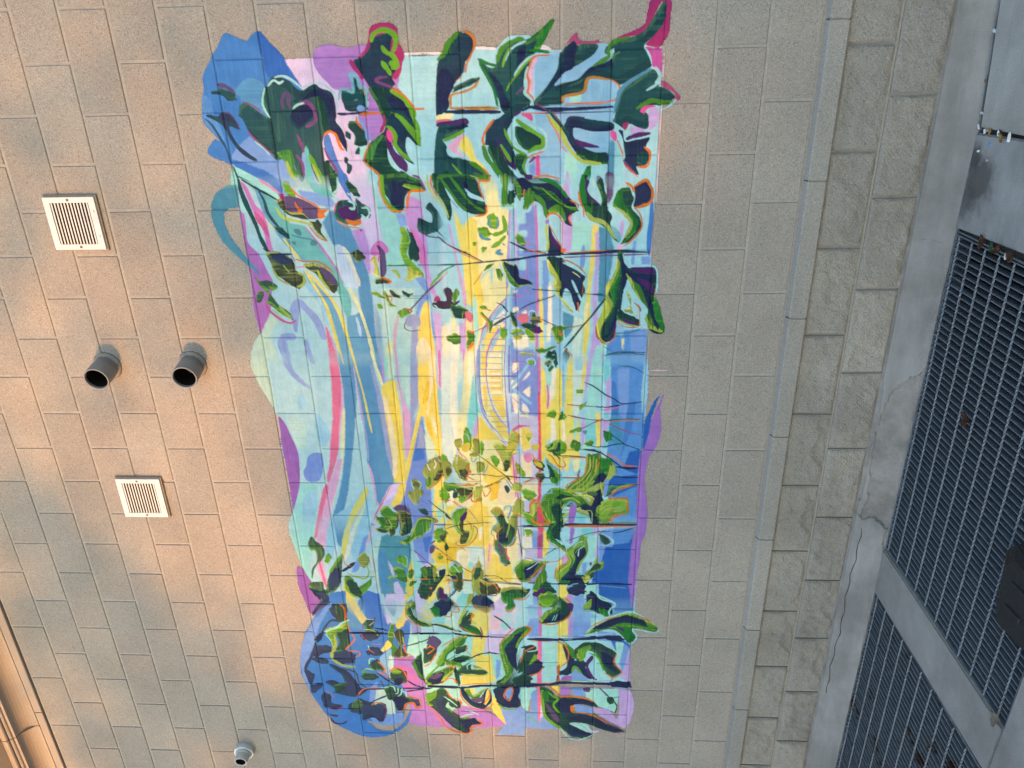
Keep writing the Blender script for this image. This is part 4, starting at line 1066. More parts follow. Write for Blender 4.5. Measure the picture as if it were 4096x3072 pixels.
L lilacp2_ 11.9 1172,1237 1337,1246 1424,1248 1481,1250
P steelb2_ 1084,1231 1084,1324 1215,1338 1324,1338 1418,1357 1578,1358 1710,1375 1812,1375 1846,1363 1980,1284 1896,1268 1765,1264 1711,1246 1565,1256 1462,1255 1324,1248
L lilacg2_ 11.1 1475,1254 1617,1256 1697,1253
L pinkl2_ 11.5 1711,1249 1813,1265 1973,1272
P periG1_ 1119,1314 1215,1338 1355,1363 1513,1370 1710,1381 1812,1372 1710,1358 1578,1353 1424,1339 1324,1332
L yellow2_ 9.4 1084,1233 1131,1242 1214,1254 1330,1270 1449,1280 1533,1288
P steelb1_ 1084,1340 1085,1373 1239,1380 1257,1367 1191,1351
P orchid21_ 1085,1373 1085,1389 1251,1384 1275,1371
P mintg1_ 1085,1389 1085,1416 1233,1397 1227,1386
P palegr1_ 1085,1416 1085,1444 1233,1430 1239,1391
L yellowp1_ 13.8 1084,1329 1173,1347 1281,1370
P yellow31_ 1281,1359 1245,1396 1239,1435 1355,1442 1424,1447 1578,1445 1710,1445 1825,1436 1826,1376 1724,1368 1481,1373
P peach1_ 1312,1364 1355,1385 1578,1393 1750,1401 1798,1391 1805,1372 1578,1370 1386,1365
L yellow31_ 36.6 1343,1403 1513,1416 1798,1414
L pink31_ 5.9 1085,1449 1233,1447 1386,1461 1577,1451
P pinkl1_ 1085,1444 1085,1460 1251,1453 1337,1460 1449,1501 1617,1476 1643,1451 1481,1459 1324,1450
P mintp1_ 1085,1460 1085,1520 1227,1508 1424,1503 1374,1485 1263,1461
P lilacg1_ 1085,1520 1085,1558 1263,1550 1361,1539 1462,1500 1551,1510 1643,1474 1324,1500
P yellow3 1085,1555 1086,1639 1233,1635 1386,1636 1525,1638 1682,1634 1642,1596 1487,1572 1424,1554 1696,1470 1818,1436 1716,1445 1577,1485 1386,1540 1337,1538
P peach 1085,1612 1097,1638 1215,1630 1361,1592 1462,1580 1564,1618 1525,1592 1436,1570 1324,1590
S gold 1263,1583 1251,1600 1343,1588 1368,1558
P peri21_ 1424,1549 1525,1558 1616,1551 1845,1564 2021,1558 2058,1428 1916,1428 1846,1434 1676,1483 1513,1519
P peri41_ 1818,1460 1832,1518 2021,1516 2029,1443 1951,1431
P palegr 1462,1557 1564,1601 1682,1593 1669,1565
P yellow3 1669,1576 1682,1634 1914,1637 2173,1572 2173,1547 1914,1577
P lav2_ 1847,1339 1832,1411 1944,1354 2002,1282 2060,1252 2177,1246 2177,1221 2045,1235 1988,1277
L pink32_ 9.1 1833,1376 1909,1327 2002,1270 2060,1245
P yellow31_ 1832,1411 1832,1435 1909,1423 1972,1387 1980,1350
P tealb1_ 2103,1266 2101,1437 2175,1431 2177,1252
P lblue2_ 2104,1204 2089,1230 2178,1215 2178,1184
L pinkl2_ 9.4 2104,1235 2178,1215
P mint 1845,1594 1844,1647 2173,1627 2173,1578
P yellow 1844,1647 1843,1795 2171,1780 2173,1627
P pinkp 1086,1645 1086,1672 1288,1656 1282,1642
L orchid 14.9 1086,1658 1203,1656 1282,1651
P palemt 1086,1666 1086,1715 1324,1695 1512,1690 1642,1699 1776,1668 1709,1632 1386,1650
P cream 1086,1715 1086,1747 1264,1732 1449,1733 1629,1694 1449,1688 1264,1699
P mintp 1086,1747 1086,1774 1216,1768 1282,1736
L orchid 9.0 1086,1777 1192,1770
P olivep 1086,1790 1086,1817 1264,1798 1449,1784 1512,1764 1449,1739 1264,1765
P teal2 1264,1798 1234,1823 1512,1810 1499,1775
L orange 6.3 1675,1801 1755,1751 1789,1773 1844,1747 1843,1795
S olivey 1723,1532 1696,1569 1676,1599 1695,1627 1742,1633 1797,1609 1852,1570 1852,1540 1784,1533
S olive 1749,1577 1742,1624 1790,1615 1838,1576
L white 6.2 1682,1593 1736,1601
L orange 6.4 1783,1627 1831,1589 1859,1557
S olivey 1669,1634 1675,1657 1742,1676 1790,1656 1776,1633
S olivey 1577,1703 1564,1727 1596,1748 1635,1734 1616,1712
S olive 1525,1752 1512,1781 1576,1789 1642,1763 1635,1740
L mint 5.5 1538,1762 1590,1748
S olivey 1675,1698 1668,1733 1721,1765 1796,1755 1782,1727 1735,1700
L white 5.0 1662,1716 1708,1707
S lgreen 1838,1618 1830,1665 1851,1735 1927,1719 1879,1662 1942,1647 1928,1612
S olive 1865,1716 1857,1781 1906,1773 1941,1730 1906,1708
L orange 6.5 1921,1612 1942,1659
L orange 6.4 1851,1705 1836,1795
S olivey1_ 1825,1465 1804,1496 1825,1518 1880,1526 1964,1496 1943,1474 1901,1441 1866,1468
L mint1_ 5.7 1818,1472 1811,1508 1866,1509
L plumr1_ 5.2 1936,1450 1972,1477
L dteal 6.5 1936,1510 1971,1579 2020,1636 2056,1658
L steelD 5.9 2007,1535 2006,1601
S greenm1_ 1988,1283 1977,1314 2008,1348 2080,1359 2132,1349 2081,1317 2037,1315
S greenm2_ 2045,1250 2052,1289 2103,1315 2147,1280 2125,1251 2096,1279
S olive1_ 1980,1356 1965,1400 1993,1445 2043,1441 2044,1393 2001,1372
S olive1_ 2037,1381 2022,1431 2101,1443 2160,1407 2146,1378 2080,1402
S olive1_ 2103,1302 2095,1358 2146,1347 2169,1314
L plum21_ 6.6 1980,1362 1965,1412 2007,1444
S greenm1_ 2065,1470 2035,1533 2071,1585 2086,1547 2144,1531 2174,1467 2167,1431 2101,1473
L lime1_ 10.6 2123,1459 2064,1488 2050,1532
L plumr1_ 6.6 2065,1470 2035,1539 2071,1588
S greenm 2034,1659 1984,1710 1990,1751 2055,1730 2098,1698 2157,1701 2171,1718 2143,1671 2084,1668
L plum 13.2 2005,1745 2062,1718 2098,1704
L aqua 7.8 2041,1659 1984,1704 1976,1746
S olive 2113,1715 2076,1784 2156,1781 2171,1742
S greenm 2129,1568 2107,1606 2143,1628 2173,1614 2173,1566
L orange 5.9 1928,1659 1969,1723 2040,1786
L pinkd 6.0 2093,1565 2088,1656 2091,1728
S dteal2_ 2082,1225 2092,1251 2100,1229
F 1088 1178 1682 1783
P aqua 1086,1650 1090,2632 1118,2641 1206,2652 1325,2654 1447,2645 1510,2640 1638,2636 1770,2628 2045,2633 2161,2614 2173,1578
P yellowp 1424,1644 1423,1841 1615,1970 2168,2027 2173,1615
P pinkl 1086,1650 1086,1672 1282,1654 1263,1638
P yellow3 1203,1642 1263,1644 1449,1643 1709,1635 1709,1609
P palemt 1086,1669 1086,1715 1324,1695 1512,1701 1742,1671 1709,1638 1386,1647
P cream 1086,1704 1086,1753 1264,1738 1449,1716 1577,1692 1386,1692
P mintp 1086,1753 1086,1774 1204,1763 1282,1742
L orchid 9.0 1086,1775 1192,1769
P olivep 1086,1785 1086,1823 1228,1805 1449,1778 1538,1728 1512,1713 1264,1765
P teal2 1216,1806 1264,1826 1423,1835 1474,1811 1525,1786 1474,1766
P lilacp 1423,1813 1449,1834 1551,1790 1499,1804
P yellow3 1512,1775 1499,1860 1512,1916 1628,2015 1842,2022 1911,1927 1877,1834 1708,1783
P gold 1708,1829 1694,1910 1808,1930 1912,1891 1884,1822
P peach 1550,1892 1615,1970 1740,1966 1747,1932 1641,1901
P cream 1808,1918 1842,2022 1946,2020 1981,1972 1968,1877
P peach 1879,1633 1934,1736 1898,1809 2083,1807 2076,1741 2005,1673
P yellow3 1983,1746 1898,1856 2068,1862 2097,1813 2171,1779 2173,1615 2084,1674
P cream 1776,1628 1776,1669 1844,1670 1844,1635
P mint 1886,1597 1914,1631 2099,1637 2100,1583
P mintp 1086,1828 1086,1839 1423,1824 1386,1815
P cream 1086,1855 1087,1973 1615,1973 1576,1937 1480,1878 1374,1849 1234,1841
P yellow3 1110,1903 1110,1962 1240,1958 1240,1898
P yellow3 1276,1902 1276,1962 1423,1964 1448,1941 1374,1910
P yellowp 1145,1858 1145,1880 1324,1873 1337,1856
P yellow3 1423,1897 1448,1969 1576,1968 1550,1938
L iceb 8.2 1086,1834 1204,1831 1337,1842 1449,1868 1537,1915 1615,1976
L lilac2 6.5 1086,1842 1228,1839 1374,1854 1474,1889 1557,1937 1595,1973
L sky 8.6 1086,1858 1228,1852 1343,1861
L sky 7.4 1087,1960 1325,1953
L iceb 8.7 1087,1898 1228,1885 1355,1894 1448,1930 1512,1973
L lilac2 5.2 1087,1887 1234,1876 1337,1883 1430,1919 1499,1962
L lilac2 8.1 1087,1976 1264,1967 1423,1971 1550,1977
L iceb 9.3 1087,1995 1264,1986 1423,1986 1474,1996
L peri3 6.2 1124,1845 1128,1961
L peri3 6.2 1151,1844 1154,1971
L peri3 6.2 1186,1843 1192,1970
L peri3 6.3 1226,1844 1227,1969
L peri3 6.3 1255,1845 1258,1968
L peri3 6.4 1285,1847 1285,1968
L peri3 6.4 1323,1845 1321,1967
L peri3 6.4 1349,1850 1352,1966
L peri3 6.5 1383,1854 1380,1971
L peri3 6.5 1411,1869 1414,1970
L peri3 6.5 1439,1874 1442,1969
L peri3 6.6 1467,1890 1474,1974
L peri3 6.6 1499,1905 1505,1973
L peri3 6.6 1525,1927 1528,1972
L peri3 6.6 1553,1943 1556,1974
P peri2 1087,2000 1088,2128 1423,2125 1773,2104 1628,2044 1423,2047 1398,2020 1423,1992
P cream 1145,2004 1151,2036 1228,2035 1264,2001
P cream 1228,2056 1193,2090 1222,2086 1264,2039
P cream 1312,2044 1276,2088 1337,2085
P cream 1312,2000 1367,2032 1423,2031 1423,2008
P cream 1325,1994 1300,2022 1325,2033 1374,2032
P cream 1361,2048 1398,2092 1429,2075 1417,2047
P mintp 1122,2026 1111,2080 1157,2036
L sky 14.8 1246,2002 1169,2090
L sky 15.1 1282,2001 1349,2065 1386,2098
L sky 11.4 1264,2028 1246,2094
L lilac2 7.3 1157,2009 1110,2059
L lilac2 6.8 1216,2002 1163,2058
L lilac2 6.9 1294,2033 1264,2094
L peri3 7.1 1411,2042 1420,2081
P lilacw 1461,2008 1448,2108 1640,2117 1807,2081 1707,2048 1550,2017
P peach 1505,2018 1505,2091 1627,2083 1641,2049
L pinkm 8.4 1518,2001 1499,2040 1499,2085
L pinkm 7.2 1563,2016 1550,2051
S pink 1674,2037 1660,2089 1700,2094 1713,2059
P lilacw 1608,2089 1608,2123 1827,2121 1910,2097 1773,2093
P lilacw 1654,1989 1654,2043 1842,2034 1911,2021 1842,2005 1707,2013
L pinkm 10.1 1693,2008 1842,2010 1981,2025
L lilacw 17.0 1946,2020 2168,2040
P mintp 2038,2000 2052,2018 2168,2027 2168,2015
P cream 1707,2048 1706,2099 1800,2092 1801,2052
P lilacw 1938,2044 1938,2114 2123,2112 2052,2042
P lilacw 2051,2107 2079,2125 2167,2118 2168,2040 2095,2041
P mint 1205,2143 1205,2160 1325,2170 1343,2148
P yellow 1325,2137 1312,2175 1175,2219 1175,2230 1423,2236 1549,2169 1706,2151 1706,2128
P cream 1205,2192 1193,2214 1349,2197 1361,2175
L lilacp 12.7 1276,2170 1386,2178
P cream 1448,2180 1448,2197 1562,2208 1562,2180
P yellow3 1423,2208 1423,2241 1575,2242 1575,2214
P hotred 1411,2125 1411,2139 1706,2138 1980,2129 1980,2114 1706,2119
L magenta 12.8 1312,2129 1423,2130
P plumd 1122,2120 1122,2139 1325,2138 1325,2125
P hotred 1980,2114 1980,2131 2094,2142 2123,2124
L magenta 19.9 2123,2127 2166,2136
P sky 1088,2240 1088,2256 1386,2252 1423,2236
P yellow 1228,2262 1229,2295 1448,2297 1640,2259 1588,2242 1423,2252
P yellow 1123,2272 1117,2294 1229,2295 1228,2262
P palemt 1088,2293 1089,2357 1325,2345 1448,2319 1423,2297
P skyb 1117,2299 1117,2347 1193,2343 1193,2305
P yellow 1088,2346 1089,2362 1158,2364 1325,2339 1337,2329
P lav2 1089,2362 1089,2389 1193,2380 1325,2356 1511,2342 1575,2332 1325,2350
P mint 1089,2389 1089,2421 1265,2425 1448,2407 1639,2378 1639,2344 1386,2362
P yellow 1187,2418 1188,2428 1241,2424
P yellow 1417,2407 1417,2429 1613,2434 1613,2411
P yellow 1448,2297 1460,2330 1600,2327 1614,2282
P pinkp 1511,2258 1511,2292 1588,2281
P lav2 1089,2421 1089,2442 1265,2441 1223,2472 1229,2478 1448,2474 1606,2450 1613,2434 1325,2459
P tealm 1123,2432 1118,2469 1229,2467 1265,2441
P tealm 1423,2445 1423,2473 1613,2473 1613,2445
P blueR 1089,2468 1090,2632 1206,2648 1325,2651 1510,2640 1638,2636 1770,2628 2045,2638 1976,2513 1873,2463 1639,2468 1386,2483
P blue 1235,2478 1265,2500 1386,2515 1510,2509 1523,2481 1355,2482
P lblue 1182,2503 1182,2562 1374,2564 1479,2552 1423,2522
P blue 1361,2564 1355,2601 1510,2586 1638,2547 1737,2528 1574,2544
P skyb 1136,2629 1159,2646 1337,2649 1448,2633 1325,2622
S steelt 1460,2479 1429,2506 1510,2531 1542,2543 1632,2530 1613,2512 1549,2477
P blued2 1791,2467 1770,2626 2060,2636 1975,2594 1906,2557 1907,2510 1879,2463
P blued2 1638,2580 1625,2636 1770,2626 1737,2550
P yellow 1614,2129 1588,2242 1613,2321 1705,2345 1758,2311 1765,2266 1706,2242 1680,2163
P mint 1666,2288 1666,2299 1759,2294
P mint 1813,2162 1772,2266 1840,2278 1888,2255 1882,2185
P lilacp 1725,2334 1725,2345 1785,2323 1785,2317
P yellow 1759,2266 1745,2334 1792,2318 1792,2260
P aquap 1936,2261 1929,2319 1978,2302 1992,2273
P aqua 2035,2244 1963,2384 2069,2421 2163,2382 2165,2238
P purple2 1936,2290 1929,2316 2070,2312 2120,2321 2164,2304 2092,2285 2013,2302
P tealm 2013,2314 1999,2367 2077,2368 2077,2315
P tealm 2099,2327 2098,2375 2164,2370 2164,2340
P lav2 2098,2422 2097,2481 2162,2471 2163,2417
P lblue 2097,2469 2097,2517 2162,2519 2162,2477
P blued 2089,2516 2088,2628 2161,2614 2162,2519
P blueR 1907,2499 1837,2623 2067,2630 2075,2492
P purple2 1310,2729 1319,2735 1386,2717 1523,2730 1605,2713 1671,2677 1770,2663 1823,2662 1926,2679 2010,2689 2160,2679 2161,2614 2045,2629 1837,2626 1671,2632 1612,2652 1523,2670 1447,2682
P blued2 1319,2721 1343,2693 1410,2664 1472,2645 1548,2640 1632,2642 1612,2652 1535,2670 1447,2677 1349,2704
L steelD 4.4 1118,2437 1101,2506 1101,2632
L steelD 4.4 1112,2453 1105,2559 1114,2627
L steelD 4.5 1170,2508 1176,2572 1209,2632
L navy 6.3 1255,2349 1276,2393 1319,2448 1343,2492 1370,2537 1360,2629
L plumr 5.2 1374,2266 1380,2324 1386,2406
L navy 6.4 1386,2406 1389,2461 1374,2537
L pinkm 5.8 1407,2434 1398,2478 1389,2516
L plumr 5.3 1432,2269 1451,2352 1467,2430
L ochre 7.6 1468,2430 1461,2518 1459,2628
L dteal 4.7 1463,2435 1455,2529 1455,2622
L plumr 6.5 1527,2275 1504,2342 1479,2397 1454,2446
L plumr 5.3 1470,2452 1504,2520 1529,2576 1539,2626
L dteal 6.0 1610,2400 1610,2456 1597,2500 1593,2545 1606,2579 1625,2630
L dteal 5.4 1542,2488 1568,2522 1606,2568
L navy 7.3 1623,2327 1629,2389 1645,2440 1685,2492 1724,2539
L orange 7.3 1652,2468 1671,2508 1711,2549 1720,2584 1722,2623
L navy 12.3 1724,2516 1734,2573 1733,2627
L navy 8.0 1781,2501 1787,2564 1787,2629
L navy 7.5 1781,1954 1791,2012 1793,2104 1793,2185 1792,2318
L plumr 5.0 1775,1768 1781,1861 1781,1954
L dteal 5.5 1666,2208 1663,2271 1669,2361
L orange 5.5 1676,2248 1673,2362
L navy 6.2 1748,2311 1741,2374
S olivel 1537,1983 1524,2006 1576,2028 1615,2010 1654,1992 1740,1978 1754,1955 1700,1950 1667,1934 1622,1907 1583,1903 1589,1936 1608,1970
S gold2 1550,2005 1537,2034 1595,2027 1615,2004
L orange 5.4 1524,2012 1537,1983 1595,1976 1621,1964
L orange 5.5 1628,1907 1674,1934 1707,1944
S olive 1707,1950 1694,1979 1747,1966 1747,1949
S olivey 1577,1703 1570,1738 1629,1746 1635,1723 1609,1701
S olive 1506,1758 1512,1781 1576,1789 1642,1769 1635,1746 1551,1750
L mint 5.5 1525,1772 1577,1758
S olivey 1576,1800 1570,1829 1596,1851 1655,1837 1681,1813 1642,1797
S olivey 1675,1698 1662,1727 1708,1765 1762,1769 1803,1749 1789,1720 1729,1689
S olive 1749,1717 1742,1758 1809,1743 1789,1715
L orange 6.3 1708,1754 1748,1775 1782,1756 1809,1795
S olivey 1682,1610 1669,1640 1735,1671 1796,1662 1790,1633
S lgreen 1675,1779 1681,1807 1668,1831 1728,1840 1748,1810 1708,1800
L steelc 11.2 1688,1867 1728,1863 1761,1841 1788,1855
L steelc 8.7 1688,1784 1701,1795 1681,1813
S lgreen 1668,1894 1681,1922 1727,1915 1707,1892
L olive 7.5 1668,1825 1707,1869 1761,1931 1788,1965 1835,1993
L olive 5.1 1843,1853 1829,1906 1805,1953
S greenm 1838,1630 1830,1677 1851,1717 1913,1684 1893,1656 1928,1630 1886,1615
S olive 1858,1687 1857,1776 1899,1780 1941,1736 1941,1706 1899,1715
L orange 6.5 1921,1612 1942,1665
L orange 6.3 1837,1706 1843,1776 1809,1842
S olivel 1857,1799 1843,1876 1891,1862 1933,1825 1934,1784 1892,1809
L orange 5.8 1853,1876 1891,1868 1912,1832
L orange 5.8 1934,1778 1940,1819
S dteal 1842,1946 1856,1969 1883,1968 1877,1951
L steelc 10.1 1815,1964 1849,1975 1869,1998
S olive 1849,1987 1835,2034 1855,2051 1876,2010
S olivey 1680,2100 1693,2140 1726,2157 1739,2128
S olive 1773,2116 1766,2151 1814,2144 1820,2121
S lgreen 1713,2007 1727,2036 1760,2058 1787,2046 1760,2012
S lgreen 1869,2033 1869,2080 1889,2115 1924,2091 1910,2050
L orange 7.5 1821,2040 1793,2127 1827,2150
S lgreen 1679,2168 1706,2191 1732,2220 1779,2237 1833,2226 1827,2191 1759,2179
S dgreen 1693,2162 1746,2191 1793,2220 1827,2220 1806,2185 1746,2174
L steelc 12.4 1679,2174 1732,2185 1739,2220 1793,2234 1826,2249
S greenb 1813,2202 1813,2231 1833,2214
L orange 8.0 1656,2174 1679,2202 1739,2231 1725,2260 1699,2260
S greenm 1614,2163 1575,2203 1569,2236 1601,2265 1640,2259 1673,2220 1640,2191
S dgreen 1601,2186 1581,2236 1620,2242 1640,2208
L lime 7.3 1607,2197 1575,2219
S greenm 1607,2287 1575,2298 1594,2332 1626,2333 1627,2293
L dgreen 7.3 1614,2293 1600,2321
S greenm 1423,2175 1417,2208 1448,2208 1442,2169
S greenm 1423,2241 1436,2264 1461,2253 1461,2230
S lgreen 1380,2324 1367,2351 1349,2367 1386,2351 1404,2330
S lgreen 1294,2312 1294,2344 1313,2339 1313,2312
S greenm 1581,2360 1568,2399 1600,2400 1607,2366
S greenb 1530,2448 1523,2481 1561,2488 1581,2461
S steel 1523,2348 1517,2364 1543,2365 1543,2348
S lgreen 1505,2303 1498,2342 1524,2337 1524,2309
S greenm 1659,2367 1646,2406 1672,2429 1678,2469 1704,2504 1771,2512 1811,2462 1900,2452 1866,2434 1908,2389 1887,2348 1881,2278 1860,2266 1819,2295 1758,2351
S lime2 1665,2370 1652,2401 1678,2413 1765,2386 1812,2352 1860,2307 1874,2278 1778,2346
S greenb 1672,2435 1698,2487 1737,2494 1764,2460 1731,2437
S navy 1771,2426 1764,2460 1805,2456 1832,2416
S navy 1839,2399 1798,2444 1907,2453 1997,2502 2068,2498 2069,2439 2091,2416 2012,2397 1992,2332 1964,2331 1970,2402
L lime2 22.4 1704,2493 1751,2505 1805,2473 1832,2439 1866,2382 1880,2353
L dgreen 8.7 1678,2390 1745,2403 1805,2364 1860,2301
L orange 6.2 1659,2370 1738,2363 1806,2306 1840,2266 1867,2272 1874,2313
L orange 7.4 1659,2435 1705,2430 1745,2408
S lime2 1985,2273 1978,2331 2005,2385 2034,2397 2006,2332
S greenm 1854,2202 1854,2237 1881,2295 1908,2360 1935,2401 1956,2390 1971,2337 1936,2284 1965,2249 2035,2244 2136,2238 2165,2214 2166,2160 2093,2184 2043,2161 1966,2138 1910,2138 1902,2173
S dgreen 1902,2208 1936,2255 2035,2238 2121,2238 2166,2202 2108,2178 2036,2196 1965,2179
S lime2 1887,2336 1901,2406 1949,2401 1922,2366
S mint 1908,2365 1915,2389 1928,2383
L lime2 19.2 1979,2243 1929,2284 1950,2331 1985,2337
L steelc 9.0 1971,2255 1936,2290 1957,2314
L lgreen 21.9 1917,2150 1979,2149 2036,2173
L lime 16.9 2092,2256 2042,2250 2006,2279
L greenm 12.9 2005,2385 2069,2404
S ltgreen 1935,2447 1914,2511 1927,2581 2011,2584 2025,2514 2075,2504 2047,2462 2026,2426 1977,2431
L lgreen 25.6 2033,2438 1969,2489 1941,2558
L lime2 6.4 2005,2443 1976,2501 1969,2559
L lime2 6.4 2026,2450 1997,2513 1990,2560
L orange2 10.2 1928,2476 1913,2534 1923,2581 2004,2581
L orange2 10.3 2011,2549 2040,2509 2075,2498
S greend 1900,2464 1838,2491 1838,2531 1824,2622 1837,2617 1858,2520 1893,2493
L orange2 8.8 1935,2477 1879,2510 1851,2560 1827,2622
L lime2 7.5 1879,2498 1845,2543 1827,2617
S olive 1989,1877 1975,1913 2010,1935 2074,1946 2132,1968 2169,1943 2169,1882 2096,1885 2053,1910
S olive2 2010,1924 1974,1948 1981,1984 2031,1994 2052,2006 2168,2003 2168,1967 2096,1945
L lime 9.1 1982,1913 2010,1935 2067,1928
L steelc 13.0 1996,1936 1967,1949 1974,1972 2009,1971
L steelc 13.1 1996,1888 2075,1904 2133,1878
S navy 2133,1896 2125,1932 2169,1919 2169,1894
L orange 7.8 1975,1883 1989,1924 2010,1935
L lime 14.5 2111,1884 2082,1921 2103,1933
S olivel 1974,1984 1924,2032 1959,2049 2016,2042 2037,2018 2002,1983
L orange 6.4 1960,1996 1925,2020 1910,2044
L orange 7.8 1995,1966 2016,1995 2044,2054
S lgreen 2023,2048 2051,2089 2094,2107 2094,2077 2059,2053
S lime 1980,2090 1938,2114 1966,2138 2008,2125 2022,2096 1987,2078
L orange 9.0 2015,2084 1952,2079 1927,2114 1945,2132
L orange 16.9 2037,2113 2001,2102 1980,2131 2043,2143 2079,2178
L orange 15.7 2030,2090 2079,2125 2093,2178
L navy 14.5 2092,1999 2094,2065 2090,2142 2093,2190
L navy 14.3 2078,2262 2077,2350 2080,2433 2083,2481
L navy 22.1 2076,2481 2071,2539 2070,2633
L orange 9.1 2091,2262 2091,2422 2087,2622
L navy 7.8 2119,2482 2111,2553 2088,2631
L dteal 5.3 2142,2381 2126,2434 2122,2482
S navy 2126,2440 2148,2471 2162,2465 2163,2447
S greenm 2027,1660 1984,1698 1976,1746 2040,1731 2091,1698 2157,1707 2171,1718 2157,1670 2092,1662
L plum 11.8 1997,1739 2055,1712 2098,1701
L aqua 7.8 2034,1653 1977,1698 1973,1740
S olive 2106,1710 2083,1765 2127,1793 2171,1773 2171,1712
L plum 8.0 2083,1765 2127,1793 2171,1779
L navy 7.9 1999,1589 2034,1635 2063,1664
L navy 5.9 2084,1717 2074,1814 2069,1898
L plumd 5.3 2089,1583 2090,1662
L pinkd 5.2 1935,1665 1983,1722
L pinkd 5.2 1997,1751 2083,1807
S lgreen 2116,2046 2123,2088 2152,2094 2160,2052
L orange 6.6 2109,2053 2130,2094 2160,2088
S lgreen 2149,2334 2149,2358 2164,2352
L pinkg 2.8 1195,2653 1193,2700 1192,2748
F 2021 2175 -9000 -8999
P aquap2_ 2019,790 2088,778 2204,782 2372,807 2494,855 2777,816 2880,995 2860,1893 2008,1919
P mint2_ 2019,790 2018,925 2191,911 2371,857 2494,855 2372,807 2204,782 2088,778
P pink32_ 2018,944 2018,964 2179,923 2191,901
P pinkl2_ 2018,964 2017,1031 2202,968 2309,935 2406,932 2493,941 2531,926 2407,892 2250,903 2167,924
L pink32_ 13.3 2298,907 2407,917 2518,927
P skyb2_ 2017,1002 2017,1050 2249,1012 2369,967 2309,945 2190,970
P steelb2_ 2017,1036 2016,1136 2131,1075 2248,1046 2213,1026 2108,1029
P yellow2_ 2016,1127 2016,1165 2107,1116 2212,1084 2296,1060 2308,1039 2189,1058 2108,1087
P cream2_ 2016,1165 2015,1193 2142,1131 2283,1086 2380,1035 2296,1060 2142,1112
P skys2_ 2015,1193 2015,1236 2129,1220 2270,1166 2343,1099 2248,1100 2130,1152
P lblue2_ 2176,1176 2152,1208 2294,1163 2404,1122 2416,1080 2295,1134
P pinkp2_ 2106,1227 2026,1269 2048,1285 2129,1239 2246,1188 2223,1181
P mintp2_ 2222,1215 2234,1243 2488,1232 2513,1210 2306,1191
P lilacp2_ 2294,1193 2306,1211 2538,1227 2576,1223
L yellowp2_ 13.3 2294,1198 2551,1226
P teal31_ 2163,1274 2161,1428 2267,1430 2387,1390 2511,1320 2689,1304 2639,1268 2488,1232 2305,1241
P steelb1_ 2305,1241 2292,1301 2401,1310 2549,1306 2663,1326 2741,1299 2664,1266 2513,1240
P peri21_ 2127,1441 2160,1534 2242,1557 2361,1510 2338,1453
P yellow3 2183,1561 2079,1663 2076,1852 2121,1916 2391,1908 2393,1821 2370,1744 2323,1649 2396,1606 2301,1534
P yellow 2361,1510 2312,1611 2420,1644 2557,1576 2634,1490 2559,1476
P mintp 2395,1704 2381,1773 2504,1738 2605,1693 2761,1624 2684,1588 2543,1646
P teal2 2683,1608 2530,1697 2504,1738 2630,1711 2774,1623 2788,1561 2737,1524
P cream 2276,1652 2215,1771 2381,1773 2395,1694
P iceb 2227,1751 2226,1847 2393,1821 2394,1762
P lav1_ 2278,1448 2230,1549 2373,1519 2584,1484 2764,1440 2687,1416 2484,1442
P lav1_ 2462,1285 2486,1362 2611,1371 2741,1299 2691,1232
P mintp1_ 2576,1223 2690,1263 2768,1276 2743,1227
P yellow31_ 2486,1377 2278,1458 2448,1435 2560,1416 2611,1381 2740,1361 2860,1299 2956,1238 2970,1195 2874,1246 2767,1317 2611,1361
P pinkl 2180,1829 2156,1868 2392,1840 2393,1811
S purpled2_ 2372,787 2494,855 2582,899 2646,890 2725,818 2596,785 2496,769
P steelb2_ 2656,1012 2693,1099 2772,1080 2799,1036 2747,1022
P blue32_ 2527,1138 2563,1225 2743,1227 2862,1205 2797,1129 2694,1069 2616,1098
P yellow2_ 2492,1021 2541,1056 2642,1095 2745,1135 2785,1100 2694,1038 2592,1019
P steelc2_ 2555,973 2554,1024 2695,1028 2747,1011 2696,945
P blue2_ 2556,933 2541,1036 2880,995 2884,801 2751,820 2646,890
P lblue1_ 2804,807 2619,924 2644,952 2724,880 2857,831 2884,806
P yellow31_ 2768,1256 2741,1320 2688,1365 2820,1302 2956,1238 2970,1195
P blue31_ 2806,1334 2753,1380 2765,1399 2899,1368 2899,1326
P lilacg1_ 2739,1391 2764,1440 2897,1430 2898,1389
P lav 2533,1538 2532,1597 2684,1568
P mintp 2737,1503 2735,1625 2866,1618 2869,1494
P yellow 2682,1679 2679,1829 2862,1823 2865,1679
P lav2 2679,1829 2652,1899 2860,1893 2862,1802
P yellow 2392,1840 2391,1908 2539,1903 2577,1853
S olive22_ 2215,864 2174,894 2203,910 2238,944 2285,948 2358,908 2274,900 2262,872
L olive22_ 11.0 2286,918 2346,900 2395,869 2457,855
S lgreen2_ 2309,950 2285,968 2309,984 2351,959 2345,940
S olive22_ 2320,1017 2284,1046 2356,1038 2442,1022 2517,998 2556,943 2543,924 2406,962
S slatep2_ 2394,973 2405,1027 2492,1006 2543,955 2518,938
L lgreen2_ 15.4 2296,1040 2357,998 2418,960
L navy2_ 19.8 2405,1032 2374,1075 2343,1109
L orange2_ 5.5 2296,1050 2356,1053 2368,1086
S olive22_ 2495,830 2482,872 2487,911 2531,916 2543,965 2581,919 2620,873 2646,890 2619,924 2698,842 2738,821 2672,836 2620,884 2582,858 2532,834
S navy2_ 2526,830 2544,884 2543,924 2607,885 2582,858
S navy2_ 2679,845 2620,914 2632,933 2678,876 2725,823
S olivey2_ 2307,1132 2276,1165 2306,1191 2366,1180 2367,1136
